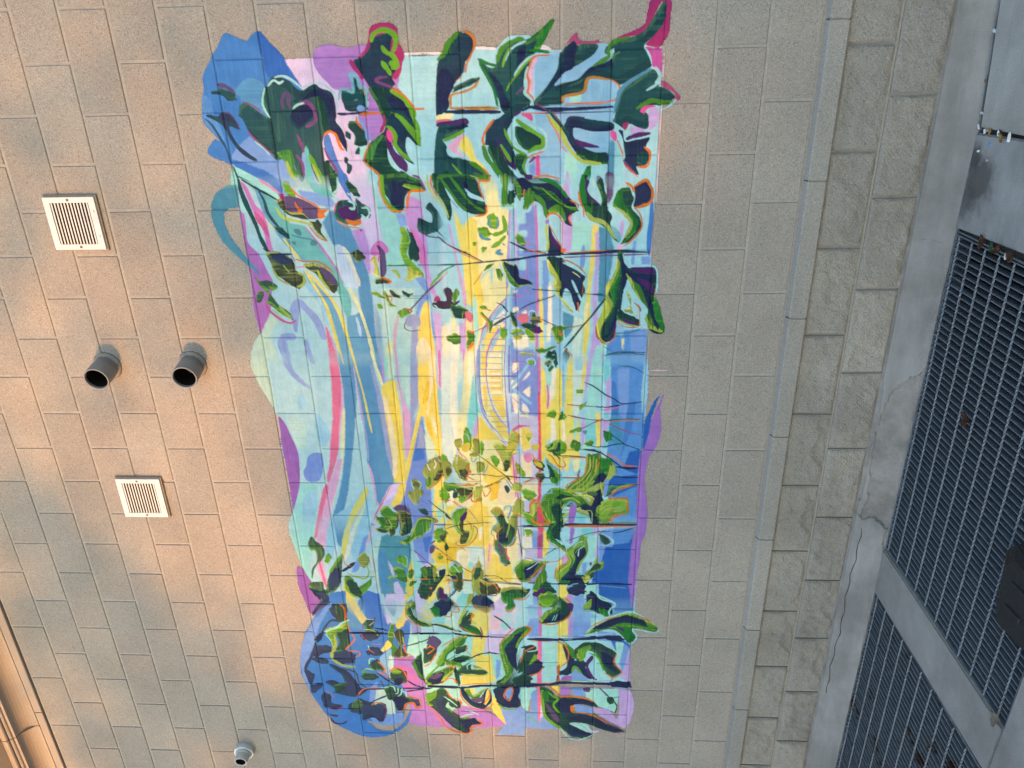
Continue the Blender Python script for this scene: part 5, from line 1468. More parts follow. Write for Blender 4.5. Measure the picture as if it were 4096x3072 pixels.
S lgreen2_ 2442,1042 2453,1086 2515,1099 2477,1163 2439,1197 2501,1181 2565,1134 2591,1101 2566,1053 2491,1031
S dgreen22_ 2466,1045 2466,1085 2527,1118 2590,1121 2553,1064
L lime2_ 11.1 2366,1175 2415,1180 2452,1156 2441,1097 2417,1060
L olive2_ 9.1 2578,1122 2641,1120 2693,1099
S greenm2_ 2060,1256 2043,1296 2082,1330 2151,1333 2129,1278 2123,1244 2105,1280
S olive1_ 2026,1307 2014,1384 2105,1366 2128,1326
S olive1_ 2036,1372 2024,1430 2081,1445 2138,1421 2162,1380 2081,1397
L plum21_ 6.2 2048,1371 2024,1430 2035,1467
S greenm1_ 2047,1466 2040,1524 2062,1579 2091,1530 2137,1517 2173,1447 2209,1367 2203,1357 2150,1439
L lime1_ 10.4 2115,1451 2058,1485 2046,1533
S greenm 2137,1569 2113,1604 2147,1631 2206,1598 2183,1566
S greenm 2044,1675 2010,1742 2032,1760 2078,1720 2112,1699 2135,1717 2101,1681
S olive 2135,1717 2100,1747 2123,1794 2192,1762 2228,1722 2181,1715
L orange 7.3 2077,1767 2123,1798 2215,1761 2228,1712
L orange 10.6 2182,1676 2216,1713
L plum2 7.3 2085,1568 2090,1663 2077,1777 2070,1900
L navy 8.2 2011,1611 2045,1656
S steel3 2242,1528 2230,1549 2265,1541
S greenm 2217,1612 2223,1636 2264,1624
S lgreen 2289,1564 2288,1603 2312,1611 2312,1572
L dgreen 6.4 2241,1625 2288,1632 2323,1649
L plumd 5.4 2230,1549 2276,1613 2335,1678 2394,1743
L plumr1_ 5.4 2255,1440 2325,1503 2385,1567
S greenm1_ 2376,1312 2364,1343 2315,1357 2315,1396 2387,1390 2461,1394 2486,1362 2462,1324 2462,1285 2438,1287 2419,1328
L mint1_ 6.5 2327,1356 2291,1379 2315,1406 2375,1396
L steelc1_ 7.7 2437,1307 2401,1320 2364,1304
S greenm1_ 2387,1400 2399,1419 2423,1437 2460,1414 2498,1391
L orange1_ 5.5 2393,1405 2411,1428
S dgreen21_ 2410,1467 2361,1520 2397,1537 2458,1538 2384,1597 2445,1598 2483,1541 2533,1518 2521,1469 2472,1463
S dgreen21_ 2509,1450 2508,1519 2571,1515 2597,1473 2559,1446
S navy 2421,1555 2372,1607 2445,1593 2508,1539
L steelc 10.9 2470,1591 2384,1606 2384,1577
L orange1_ 7.7 2374,1480 2410,1507
L orange1_ 6.7 2533,1518 2590,1494
S lgreen 2371,1637 2347,1667 2395,1704 2419,1673 2420,1644
S olive2 2420,1644 2419,1693 2517,1697 2530,1657 2469,1641
L navy 8.8 2420,1604 2432,1643 2450,1691 2530,1657 2581,1614
L orange 6.6 2454,1394 2452,1543 2461,1740 2464,1905
L navy 6.6 2444,1642 2455,1760
S dgreen2 2557,1546 2507,1569 2519,1598 2581,1614 2619,1652 2669,1659 2683,1608 2658,1579 2723,1555 2698,1516 2672,1508 2633,1551
S greenb 2666,1508 2633,1551 2684,1558 2723,1535
S plum 2507,1569 2569,1605 2607,1593 2582,1564
L orange 6.8 2594,1633 2644,1661 2683,1638 2709,1617
L orange 5.7 2646,1520 2595,1563
S olivey 2418,1761 2321,1795 2393,1821 2454,1809 2504,1767 2592,1743 2630,1741 2605,1713 2504,1747 2443,1750
S dgreen2 2442,1760 2345,1789 2393,1811 2442,1790 2467,1769
L orange 5.4 2327,1794 2430,1751
S slatep 2467,1769 2441,1829 2477,1886 2539,1894 2565,1834 2602,1862 2665,1870 2679,1809 2642,1751 2579,1754 2528,1796
S navy 2578,1804 2602,1862 2665,1860 2673,1810
S olive 2478,1837 2489,1886 2527,1875 2515,1836
L orange 6.8 2642,1751 2685,1819 2665,1870
L plumr 6.6 2559,1824 2558,1884 2514,1895 2471,1867
S dgreen21_ 2611,1371 2598,1413 2674,1427 2712,1475 2750,1523 2788,1541 2777,1460 2739,1401 2688,1375
L lgreen1_ 10.4 2636,1379 2726,1413 2764,1481 2788,1541
L aqua1_ 9.1 2611,1381 2585,1414 2636,1400
L mint1_ 5.7 2649,1404 2700,1415
L orange1_ 5.8 2637,1364 2714,1363 2765,1399 2790,1479
S dgreen2 2734,1666 2668,1710 2732,1737 2771,1745 2810,1784 2862,1792 2824,1722 2773,1664
L lime 11.4 2773,1664 2695,1678 2630,1721
L orange 9.1 2694,1718 2706,1748 2732,1727
L mint 5.7 2642,1731 2694,1708
L orange 5.8 2760,1654 2799,1683 2849,1772
S greenb 2785,1714 2810,1774 2849,1782 2824,1722
S olivel1_ 2013,1422 2013,1441 2036,1439
F 2012 2163 1747 1873
P aqua 2010,1721 2001,2639 2392,2652 2663,2649 2896,2639 2909,2084 2918,1674
P yellow3 2078,1718 2054,1851 2226,1883 2224,2016 2426,2022 2601,1890 2228,1710
P yellow 2145,1828 2075,2029 2414,2022 2429,1837
P iceb 2227,1739 2238,1834 2393,1818 2357,1771
P mintp 2275,1707 2274,1746 2604,1750 2682,1686
P lav 2539,1872 2575,1950 2650,2018 2832,1943 2756,1854
P cream 2453,1855 2464,1933 2563,1911 2627,1859
P yellow 2629,1749 2679,1837 2915,1828 2917,1736
P mintp 2676,1987 2649,2037 2778,2025 2806,1954
P peach 2428,1905 2426,2022 2512,2020 2501,1922
P cream 2154,2037 2153,2121 2412,2119 2414,2022
P pinkl 2201,2007 2200,2026 2475,2036 2475,2021
P lblue 2119,2084 2119,2131 2855,2115 2856,2074 2474,2089
P hotred 2074,2118 2073,2146 2316,2139 2317,2115
P orchid 2317,2115 2316,2144 2908,2135 2908,2109
L hotpink 10.4 2176,2117 2153,2159
P aqua 2176,2150 2209,2244 2350,2245 2352,2148
P lblue 2624,2058 2623,2107 2855,2105 2856,2054
P aqua2 2572,2137 2621,2216 2852,2226 2855,2135
P yellow 2496,2221 2495,2284 2904,2297 2905,2236
P orchid2 2544,2275 2544,2309 2904,2307 2904,2277
P lblue 2569,2304 2518,2401 2901,2408 2904,2307
P aqua 2106,2244 2117,2300 2291,2282 2279,2244
P lav2 2071,2392 2070,2439 2265,2434 2289,2415
P purple2 2094,2276 2094,2309 2220,2291 2209,2282
P tealm 2071,2318 2071,2411 2208,2376 2185,2329
P lblue 2230,2433 2206,2470 2541,2469 2542,2440
P mint 2469,2361 2468,2439 2769,2446 2771,2386
P blued2 2115,2449 2102,2629 2380,2642 2612,2642 2640,2531 2554,2450 2347,2445
P blueR 2103,2486 2102,2625 2193,2601 2206,2517
P blued 2554,2450 2588,2636 2675,2645 2665,2551
P lav2 2279,2244 2267,2282 2398,2264 2398,2245
P purple2 2002,2630 2001,2689 2090,2689 2204,2662 2285,2661 2404,2652 2663,2644 2613,2628 2441,2606 2228,2612
P lblue 2873,2468 2843,2647 2896,2639 2900,2469
L navy 7.2 2071,1841 2078,1953
L navy 13.4 2091,2042 2090,2188 2083,2281
L navy 18.4 2083,2281 2084,2448 2077,2633
L orange 9.2 2092,2272 2090,2448 2086,2615
L ltgreen 6.1 2064,2494 2055,2604
L navy 6.2 2138,2450 2125,2542 2096,2625
L dteal 4.1 2186,2263 2145,2356 2132,2449
L dteal 4.2 2281,2139 2233,2216
S olivey 2156,1875 2110,1915 2053,1935 2030,1983 2075,2010 2166,1998 2224,1978 2236,1949 2202,1912
S dgreen2 2076,1907 2042,1945 2075,1963 2155,1932 2225,1892 2343,1927 2296,1899 2237,1882
S slatep 2214,1902 2225,1940 2295,1948 2343,1966 2355,1936 2296,1909
L steelc 8.4 2008,1909 2053,1935 2087,1906 2122,1877 2225,1892 2308,1913 2355,1936
L orange 6.3 2178,1998 2230,1968
S pinkd 2242,1939 2242,1949 2295,1952 2284,1938
L lime 10.5 2087,1906 2156,1885 2214,1883
S greenm 2007,2058 2005,2243 2084,2197 2096,2159 2085,2113 2052,2076
S dgreen 2050,2188 2027,2243 2095,2253 2152,2234 2232,2263 2210,2216 2175,2178 2130,2169
L orange 12.3 2051,2085 2091,2113 2073,2160
S lgreen 2108,2042 2119,2084 2159,2074 2154,2046
L orange 6.2 2160,2055 2142,2089
S greenb 2118,2178 2164,2169 2210,2216 2244,2263 2221,2254 2175,2197
S mint 2169,2206 2198,2244 2221,2239 2187,2206
L lgreen 6.3 2207,2007 2235,2045
S greenm 2004,2400 2003,2428 2014,2492 2003,2520 2047,2493 2070,2476 2048,2457 2070,2439 2059,2411
S navy 2004,2391 2037,2429 2081,2439 2070,2485 2047,2493 2081,2476 2082,2411
L orange 7.1 2008,2575 2025,2511 2058,2494
S mint 2132,2445 2171,2516 2217,2508 2207,2461
S dgreen2 2138,2454 2172,2502 2195,2479
S ltgreen 2244,2273 2197,2319 2145,2356 2207,2395 2266,2377 2313,2349 2385,2322 2434,2283 2447,2255 2471,2235 2435,2206 2351,2225 2326,2283
S navy 2374,2283 2290,2330 2220,2310 2219,2357 2266,2368 2313,2340 2385,2322 2458,2322 2459,2245 2422,2264
L lime 12.7 2387,2216 2326,2273 2255,2301 2208,2320
L mint 7.4 2214,2338 2278,2325
L mint 7.3 2185,2366 2220,2339
L orange 5.4 2326,2283 2351,2225 2399,2211 2471,2235
S greenb 2422,2264 2421,2322 2458,2322 2464,2284
S ltgreen 2396,2370 2348,2417 2288,2434 2335,2474 2371,2446 2420,2380
S dgreen2 2408,2380 2360,2426 2312,2463 2371,2446 2444,2399 2433,2361
L steelc 9.7 2421,2322 2408,2370 2469,2371 2468,2429
L navy 14.1 2468,2060 2472,2187 2476,2323 2467,2477 2471,2626
L steelc 6.5 2482,2458 2496,2594
S greenm 2414,1993 2342,2004 2317,2053 2328,2110 2322,2168 2376,2129 2449,2080 2462,2031
S navy 2377,2042 2329,2091 2328,2149 2401,2100 2413,2061
L lgreen 10.8 2341,2043 2402,2022 2450,2041
L aqua 7.5 2426,1993 2366,1979 2300,2034 2311,2120 2315,2216
L orange 6.5 2309,2235 2334,2158 2401,2080 2462,2060
L iceb 5.4 2377,2081 2334,2120
L orange 5.4 2462,2070 2449,2109 2413,2100
S greenm 2449,2109 2388,2148 2436,2167 2522,2118 2548,2088
S dgreen 2522,2118 2473,2157 2570,2226 2619,2285 2670,2285 2722,2246 2749,2186 2750,2126 2698,2136 2659,2216 2596,2186 2622,2117
S lgreen 2597,2117 2572,2147 2596,2196 2633,2206 2648,2127
L ltgreen 11.1 2547,2128 2622,2127 2583,2186 2633,2206
S plum 2535,2088 2497,2148 2560,2128 2560,2088
S navy 2724,2156 2658,2246 2670,2285 2722,2246 2749,2156
L orange 9.1 2763,2126 2762,2196 2709,2266 2670,2295
L mint 5.7 2736,2186 2710,2206 2684,2221
L orange 7.8 2570,2245 2607,2295 2669,2305
S navy 2495,2274 2469,2371 2506,2372 2543,2362 2550,2304 2520,2274
L steelc 8.7 2520,2265 2471,2274 2458,2322
L plum 8.8 2506,2333 2530,2391 2554,2431
S dgreen 2567,2382 2542,2431 2591,2471 2627,2530 2691,2513 2666,2483 2655,2384
S olivel 2630,2364 2592,2402 2655,2394
L mint 10.0 2469,2371 2542,2440 2608,2540 2665,2512 2704,2508
L plum 8.8 2580,2373 2542,2431
S dgreen2 2526,1912 2513,1951 2524,2020 2511,2069 2574,2039 2587,1979 2638,1988 2677,1947 2651,1938 2613,1959 2601,1919
L lime 11.0 2514,1912 2507,1961 2500,2011
L orange 7.8 2548,2069 2586,2038 2587,1989
L orange 6.8 2664,1927 2657,1968
L navy 6.6 2456,1698 2466,1825 2476,1943 2481,2021
L olive 5.5 2429,1807 2428,1905 2464,1943
S olivey 2418,1749 2321,1792 2381,1819 2454,1806 2504,1765 2604,1750 2630,1709 2516,1754
S dgreen2 2430,1758 2345,1786 2393,1809 2454,1787 2467,1766
L orange 5.4 2333,1792 2418,1749
S slatep 2467,1766 2441,1826 2477,1884 2539,1897 2565,1831 2602,1860 2665,1868 2679,1817 2642,1748 2579,1751 2528,1793
S navy 2578,1801 2602,1860 2665,1863 2673,1807
L orange 6.8 2642,1758 2686,1817 2659,1868
L plumr 6.6 2559,1832 2558,1881 2514,1892 2477,1874
S dgreen2 2733,1684 2681,1727 2732,1734 2796,1782 2862,1789 2837,1729 2799,1680
L orange 8.0 2694,1716 2700,1746 2732,1729
L mint 5.7 2630,1729 2681,1706
L navy 10.3 2704,1866 2754,1915 2806,1964
F 1419 1482 1263 1316
P steelb1_ 1420,1315 1420,1340 1587,1343 1714,1362 1797,1375 1845,1355 1968,1280 1894,1267
P lilacg1_ 1420,1342 1420,1370 1576,1375 1691,1379 1785,1381 1750,1369 1656,1352 1531,1346
L yellow31_ 7.5 1420,1371 1503,1374 1604,1380 1691,1382
P peach1_ 1419,1375 1419,1397 1519,1403 1656,1408 1761,1396 1800,1382 1785,1373 1691,1384 1576,1380
P yellow31_ 1419,1399 1419,1439 1564,1441 1702,1439 1814,1435 1815,1378 1773,1395 1656,1410 1531,1406
L pink31_ 6.3 1419,1458 1519,1455 1621,1456
P pinkl1_ 1419,1461 1419,1495 1530,1489 1621,1474 1690,1456 1644,1449 1519,1455
P lilacg1_ 1419,1495 1419,1523 1502,1506 1587,1484 1610,1477
P yellow31_ 1419,1527 1419,1552 1452,1545 1615,1497 1785,1453 1832,1439 1785,1435 1690,1461 1542,1503
P peri21_ 1452,1542 1530,1554 1632,1554 1737,1549 1856,1561 1971,1563 1973,1395 1832,1439 1702,1480 1587,1509
P lilacg 1463,1539 1541,1553 1621,1549 1621,1512
P blue31_ 1632,1496 1632,1546 1684,1547 1702,1480
P yellow 1419,1557 1419,1591 1502,1605 1586,1635 1655,1635 1655,1600 1586,1590 1508,1565
P palegr 1530,1554 1558,1572 1586,1600 1661,1600 1690,1562 1632,1556
P gold 1419,1562 1419,1577 1508,1595 1575,1600 1547,1582 1480,1565
P cream 1419,1589 1419,1606 1508,1625 1575,1635 1530,1608
P yellow3 1419,1606 1419,1643 1615,1638 1552,1622
P palemt 1430,1645 1430,1689 1530,1703 1689,1694 1736,1671 1678,1664 1655,1640
P cream 1436,1688 1436,1723 1552,1726 1655,1706 1689,1689 1530,1703
P yellowp 1430,1723 1436,1782 1491,1769 1558,1751 1631,1792 1689,1774 1678,1729 1586,1724
P teal2 1430,1782 1435,1835 1474,1824 1546,1801 1574,1790 1491,1774
P lilacp 1518,1807 1463,1834 1546,1821 1574,1795
P yellowp 1452,1839 1585,1933 1968,1921 1969,1833 1806,1809 1735,1772 1586,1819
P yellow3 1689,1840 1654,1930 1782,1926 1853,1879 1806,1840
P gold 1758,1892 1752,1927 1913,1922 1938,1871
P peach 1490,1843 1513,1881 1602,1888 1620,1852
P lav1_ 1845,1350 1826,1434 1893,1392 1943,1314 1968,1291
P yellow31_ 1833,1402 1832,1439 1899,1423 1942,1393 1973,1364 1973,1338 1912,1375
L pink31_ 5.1 1845,1357 1912,1322 1968,1286
P skyb 1856,1571 1843,1603 1971,1599 1971,1563
P yellow 1813,1584 1783,1632 1916,1629 1971,1594 1971,1573
P cream 1843,1644 1855,1684 1964,1678 1971,1641
S olivey 1749,1527 1725,1544 1690,1572 1675,1604 1690,1628 1730,1635 1783,1627 1831,1603 1862,1560 1856,1540 1808,1549 1778,1530
S olive 1796,1580 1754,1608 1742,1632 1783,1632 1813,1605 1813,1584
S greenm 1814,1540 1790,1565 1832,1567 1856,1545
L white 4.9 1713,1555 1737,1561 1754,1570
L white 5.4 1690,1592 1713,1601 1742,1589
L white 4.9 1684,1616 1707,1624
L orange 6.1 1766,1638 1813,1610 1843,1582 1860,1555
S lgreen 1661,1630 1663,1655 1701,1663 1713,1642
S olivey 1701,1642 1695,1668 1748,1683 1789,1667 1795,1642
S olive 1724,1656 1748,1678 1783,1663 1766,1648
S olivey 1592,1699 1566,1716 1569,1740 1609,1743 1620,1718
S lgreen 1518,1755 1502,1768 1524,1787 1569,1790 1626,1782 1637,1757 1609,1743
L olive 4.2 1507,1758 1518,1777 1552,1783
L skyb 3.7 1535,1754 1546,1771 1575,1780
L white 4.2 1541,1742 1580,1747 1603,1741
S gold2 1603,1738 1591,1779 1637,1772 1637,1742
S olivey 1574,1795 1563,1815 1580,1829 1631,1832 1666,1815 1672,1785 1654,1776 1643,1801 1608,1798
S lgreen 1580,1834 1597,1851 1643,1846 1660,1833
L pinkd 5.4 1626,1715 1654,1731 1678,1740
L pinkd 4.3 1654,1736 1683,1759 1712,1771
L pinkd 3.8 1666,1725 1695,1741
S olivey 1684,1694 1666,1720 1689,1744 1706,1773 1741,1767 1771,1755 1812,1753 1789,1724 1759,1700 1718,1689
S olive 1759,1710 1742,1741 1759,1761 1806,1753 1795,1728
L lime 4.9 1689,1699 1736,1706 1771,1719
L white 4.9 1672,1712 1712,1707
L orange 6.6 1718,1773 1741,1756 1759,1778 1789,1754 1812,1758
L steelc 5.9 1689,1782 1700,1794 1674,1815
L steelc 6.5 1706,1869 1747,1857 1770,1841 1782,1851
S olivey 1706,1809 1700,1834 1723,1853 1764,1836 1759,1811
S lgreen 1671,1885 1671,1910 1700,1924 1717,1904 1700,1889
L plumr 3.2 1631,1777 1666,1825
L olive 4.3 1666,1825 1700,1869 1752,1927
L plumr 3.3 1771,1780 1776,1841 1782,1926
L olive 3.3 1854,1838 1841,1879 1817,1925
L ochre 2.8 1818,1758 1818,1829
S greenm 1831,1634 1837,1680 1848,1715 1860,1781 1890,1775 1915,1748 1897,1713 1873,1678 1879,1652
S olive 1861,1694 1860,1745 1878,1780 1909,1753 1903,1712
S lgreen 1873,1608 1855,1633 1879,1652 1921,1660 1946,1637 1922,1613
S lgreen 1909,1702 1909,1733 1902,1764 1933,1742 1945,1715
S dteal 1891,1677 1879,1698 1909,1702 1921,1680
L orange 5.6 1922,1608 1943,1638 1928,1664
L pinkd 4.5 1884,1775 1927,1752 1939,1731
L orange 5.5 1842,1726 1836,1767 1848,1792
L orange 6.2 1878,1786 1933,1773 1939,1803 1884,1826
S olivel 1860,1792 1842,1833 1878,1832 1920,1804 1920,1784
L orange 5.6 1848,1843 1841,1869 1877,1873 1908,1846 1878,1837
S olivey1_ 1820,1463 1802,1482 1814,1507 1844,1520 1868,1513 1880,1528 1910,1515 1917,1499 1960,1496 1960,1470 1911,1442 1881,1445 1874,1471
S olive1_ 1820,1471 1820,1501 1862,1503 1856,1478
L mint1_ 3.9 1820,1465 1850,1468 1865,1475
L mint1_ 3.9 1814,1497 1832,1516 1868,1503
L plumd1_ 3.4 1935,1508 1959,1543
F 1419 1481 1856 1909
P lilacw 1419,1978 1419,2031 1430,2128 1687,2123 1641,2096 1529,2083 1496,2035 1507,1990
P yellowp 1419,2022 1430,2082 1446,2079 1441,2036
P peri2 1441,2036 1446,2084 1479,2084 1463,2035
P yellow3 1479,2045 1501,2084 1619,2082 1630,2042
P hotred 1419,2123 1419,2136 1585,2139 1768,2140 1936,2136 1936,2121 1699,2123 1529,2127
P yellow3 1419,2136 1430,2162 1585,2166 1658,2146 1585,2139
P yellow 1430,2162 1435,2186 1529,2181 1607,2166
P cream 1441,2186 1451,2205 1551,2210 1601,2186 1529,2181
P yellow 1424,2205 1435,2232 1562,2225 1551,2210
P cream 1462,2232 1451,2254 1562,2264 1607,2245 1528,2235
P yellow 1440,2254 1451,2302 1562,2289 1652,2280 1652,2255 1584,2264
P mint 1451,2302 1457,2322 1562,2313 1573,2299
P pinkp 1551,2279 1556,2289 1607,2274 1601,2264
P lav2 1457,2338 1457,2360 1601,2353 1606,2338
P tealm 1451,2360 1457,2408 1601,2416 1606,2358
P yellow 1457,2408 1457,2430 1600,2433 1601,2416
P lav2 1451,2432 1451,2475 1561,2459 1600,2436
P yellowp 1586,1870 1614,1918 1659,1967 1781,1989 1781,1953 1712,1865
P yellow3 1688,1866 1746,1939 1781,1953 1817,1912 1829,1860
P gold 1829,1860 1817,1907 1914,1888 1963,1855
P peach 1805,1937 1805,2013 1913,2006 1968,1974 1968,1902 1853,1921
P lilacw 1653,1992 1665,2031 1781,2029 1787,2014
P pinkl 1659,1987 1665,2002 1912,2011 1919,2001
L pinkm 6.5 1665,1994 1758,1999 1906,2006
P peach 1653,2037 1659,2091 1781,2095 1781,2044
P lilacw 1687,2091 1699,2123 1906,2121 1900,2088
P yellow3 1658,2166 1664,2235 1733,2245 1780,2235 1716,2210 1698,2175
P aqua 1681,2245 1680,2364 1785,2356 1785,2255
P yellow 1669,2250 1669,2285 1768,2270 1721,2250
P yellowp 1686,2295 1680,2334 1756,2325 1756,2305
P mint 1721,2330 1698,2359 1779,2351
P plumd 1750,2325 1732,2337 1791,2331 1791,2318
P aqua 1810,2145 1809,2256 1850,2261 1869,2185 1863,2144
S pink 1653,2052 1647,2086 1682,2093 1705,2076 1693,2056
P peach 1828,2038 1816,2119 1912,2119 1937,2036
L lilac2 5.3 1452,1875 1518,1902 1568,1935 1613,1973
L iceb 6.3 1446,1890 1529,1921 1602,1968
L lilac2 5.2 1419,1910 1468,1938 1518,1971
L iceb 5.7 1419,1925 1468,1952 1523,1980
L lilac2 6.2 1419,1976 1479,1979 1535,1982
L peri3 4.7 1441,1875 1442,1968
L peri3 4.7 1471,1884 1468,1972
L peri3 4.7 1499,1893 1499,1971
L peri3 4.7 1526,1906 1526,1973
L peri3 4.7 1554,1925 1557,1972
L peri3 4.8 1582,1949 1582,1971
L pinkm 6.3 1518,1995 1498,2020 1496,2084
S olivel 1551,1977 1518,1995 1523,2015 1557,2029 1602,2023 1630,2002 1665,1987 1711,1985 1758,1959 1746,1944 1694,1941 1659,1932 1631,1913 1608,1899 1585,1904 1591,1934 1625,1953 1614,1968
S gold2 1608,1968 1585,1998 1596,2023 1630,1997 1642,1977
S olive 1700,1946 1688,1976 1734,1975 1758,1954
L orange 4.7 1602,1976 1546,1980 1521,2000 1535,2019 1568,2014 1591,2023
L orange 4.3 1625,1908 1665,1932 1700,1941
L orange 4.3 1647,2022 1659,1992 1699,1986 1734,1980
S lgreen 1665,1884 1665,1907 1688,1926 1729,1915 1712,1895
S lgreen 1540,2063 1529,2083 1562,2088 1579,2073
S olivey 1699,2006 1722,2030 1757,2035 1769,2014
S lgreen 1740,2035 1763,2055 1787,2054 1781,2039
S gold2 1602,2092 1596,2127 1630,2121 1624,2092
S gold2 1501,2113 1501,2142 1515,2137 1512,2115
S olive 1687,2096 1693,2136 1722,2155 1751,2145 1734,2115 1710,2101
S gold2 1699,2101 1704,2136 1733,2145 1722,2115
S olive 1769,2105 1763,2145 1792,2155 1822,2135 1804,2120
S dteal 1841,1947 1847,1969 1877,1974 1883,1956
L steelc 7.7 1805,1958 1835,1972 1864,1987
S olivel 1835,1987 1822,2028 1870,2032 1876,1997
S lgreen 1864,2038 1864,2073 1894,2114 1930,2077 1912,2047
L olive 4.9 1700,1865 1741,1909 1781,1953 1817,1978 1840,1992
L plumr 3.8 1779,1862 1785,1913 1781,1963
L navy 4.9 1781,1963 1792,2024 1793,2115 1793,2175
L plumr 4.9 1790,2240 1791,2296 1790,2331
L olive 3.3 1844,1860 1823,1901 1787,1958
L orange 4.9 1828,2048 1810,2079 1792,2120 1828,2124
L orange 4.4 1853,1859 1865,1877 1889,1863
L orange 6.4 1653,2094 1687,2106 1705,2116
S lgreen 1435,2167 1419,2196 1430,2210 1446,2186
S lgreen 1462,2225 1440,2244 1440,2268 1457,2244
L plumr 3.6 1438,2283 1451,2341 1459,2408 1465,2490
L plumr 5.2 1523,2288 1506,2342 1473,2399 1454,2444
S lgreen 1523,2279 1506,2312 1501,2337 1523,2313 1534,2288
S lgreen 1630,2161 1613,2191 1573,2210 1570,2240 1601,2264 1635,2265 1652,2240 1647,2215 1635,2186
S dgreen2 1630,2171 1624,2210 1584,2225 1607,2235 1641,2225 1641,2195
L olivel 4.2 1601,2205 1579,2225 1590,2235
S greenm 1612,2287 1578,2289 1573,2313 1590,2335 1629,2334 1632,2304
L lime 3.2 1601,2304 1584,2313
L dgreen 6.4 1633,2171 1647,2205 1687,2235
S greenm 1590,2353 1573,2382 1578,2399 1606,2392 1601,2367
S greenb 1522,2446 1528,2478 1550,2492 1578,2479 1567,2455
S steel 1523,2342 1517,2366 1539,2361
L dteal 4.7 1606,2392 1612,2431 1600,2494
L navy 6.9 1625,2336 1632,2393 1646,2437 1685,2497
L orange 4.2 1654,2452 1668,2496
L navy 3.7 1664,2235 1663,2294 1672,2369
L orange 4.8 1675,2243 1669,2295 1675,2364
L orange 7.0 1655,2178 1670,2195 1698,2210 1727,2230 1721,2260 1687,2250
S lgreen 1676,2161 1716,2185 1756,2210 1780,2235 1827,2225 1827,2195 1768,2180
S dgreen 1681,2166 1733,2190 1780,2210 1792,2190 1745,2175
S greenb 1803,2185 1786,2215 1815,2225 1833,2205
L steelc 8.7 1670,2161 1710,2175 1733,2215 1768,2238 1815,2235 1842,2215
L steelc 6.5 1745,2178 1780,2180
L dgreen 4.9 1792,2150 1792,2185
S greenm 1657,2368 1649,2398 1657,2432 1709,2434 1755,2410 1802,2421 1838,2382 1868,2347 1874,2307 1874,2271 1838,2281 1803,2321 1767,2355 1721,2365
L olivel 9.8 1669,2383 1732,2385 1791,2356 1838,2301 1868,2276
L olivel 6.5 1663,2403 1732,2395 1808,2366 1856,2316
L olivel 6.5 1680,2418 1767,2410 1826,2376 1862,2342
L dgreen 5.4 1674,2393 1744,2390 1814,2346
L orange 4.9 1657,2368 1721,2367 1773,2355 1809,2316 1832,2276 1868,2266 1880,2291 1874,2322
L orange 5.3 1657,2432 1709,2429 1755,2405
S greenb 1674,2438 1680,2482 1714,2496 1743,2484 1761,2440 1732,2429
S navy 1773,2430 1772,2475 1802,2466 1825,2437 1808,2411
L olivel 11.9 1714,2488 1766,2485 1825,2457 1861,2427 1874,2367
L olivel 11.0 1819,2441 1861,2448 1897,2459
S navy 1909,2393 1867,2438 1963,2440 1964,2394
S lblue 1813,2461 1802,2481 1891,2473 1891,2458
S greenm 1911,2144 1863,2185 1851,2215 1862,2261 1892,2307 1892,2337 1964,2348 1965,2267 1935,2246 1965,2215 1966,2133
S dgreen 1917,2210 1892,2246 1910,2297 1923,2246 1953,2226
L steelc 7.8 1936,2134 1893,2154 1881,2190 1857,2185
L olivel 8.9 1923,2246 1916,2297 1946,2338
S olivel 1892,2332 1903,2398 1927,2409 1958,2389 1922,2358
S mint 1904,2363 1921,2388 1931,2383
S olive2 1873,2377 1879,2423 1903,2413 1891,2378
L steelc 5.0 1959,2261 1931,2292 1952,2318
L orange 5.6 1955,1995 1925,2011 1918,2026
S olivel 1937,2005 1918,2026 1967,2025 1968,1995
L orange 6.7 1961,2082 1930,2083 1924,2108 1936,2123
F 1930 2001 1203 1260
P blue31_ 1935,1404 1935,1440 2021,1439 2034,1432 1984,1415
P peri21_ 1935,1440 1934,1555 2014,1560 2108,1564 2198,1547 2231,1491 2173,1453 2059,1451
P peri41_ 2186,1446 2199,1494 2237,1534 2343,1515 2350,1482 2291,1460
P blue31_ 2173,1495 2159,1550 2211,1535 2290,1508 2231,1502
P yellow 1933,1565 1933,1628 1988,1635 2082,1618 2070,1588 1995,1572
P mint 1989,1583 1970,1615 2032,1622 2070,1588
P yellow3 2069,1630 1968,1787 2030,1841 2227,1802 2235,1727 2197,1675 2328,1625 2343,1548 2185,1601
P gold 2197,1606 2209,1680 2314,1674 2342,1624 2343,1559 2289,1562
P peach 2235,1727 2235,1748 2394,1724 2341,1689 2288,1686
P palemt 2222,1749 2227,1802 2286,1826 2379,1827 2393,1784 2327,1743
P mint 2327,1738 2339,1770 2420,1739 2394,1724
P cream 2112,1801 2086,1844 2181,1851 2189,1803
P yellow3 2030,1841 1986,1900 2226,1876 2227,1802
P pinkl 2227,1855 2194,1877 2378,1838 2392,1827
P yellow3 2259,1870 2285,1911 2445,1906 2432,1836
P teal31_ 2215,1256 2150,1300 2187,1425 2291,1422 2426,1405 2557,1383 2560,1232 2388,1233
P steelb2_ 2241,1253 2293,1291 2559,1272 2560,1232 2401,1232
P palegr2_ 2189,1237 2176,1270 2294,1242 2348,1221
P lav1_ 2306,1290 2386,1321 2454,1320 2441,1310
P yellow1_ 2385,1403 2278,1444 2344,1450 2453,1425 2557,1383 2543,1373
P mint1_ 2278,1434 2317,1463 2384,1480 2521,1447 2508,1426
P lav1_ 2482,1312 2468,1336 2557,1367 2558,1311
P peach 2491,1593 2477,1632 2553,1628 2553,1589
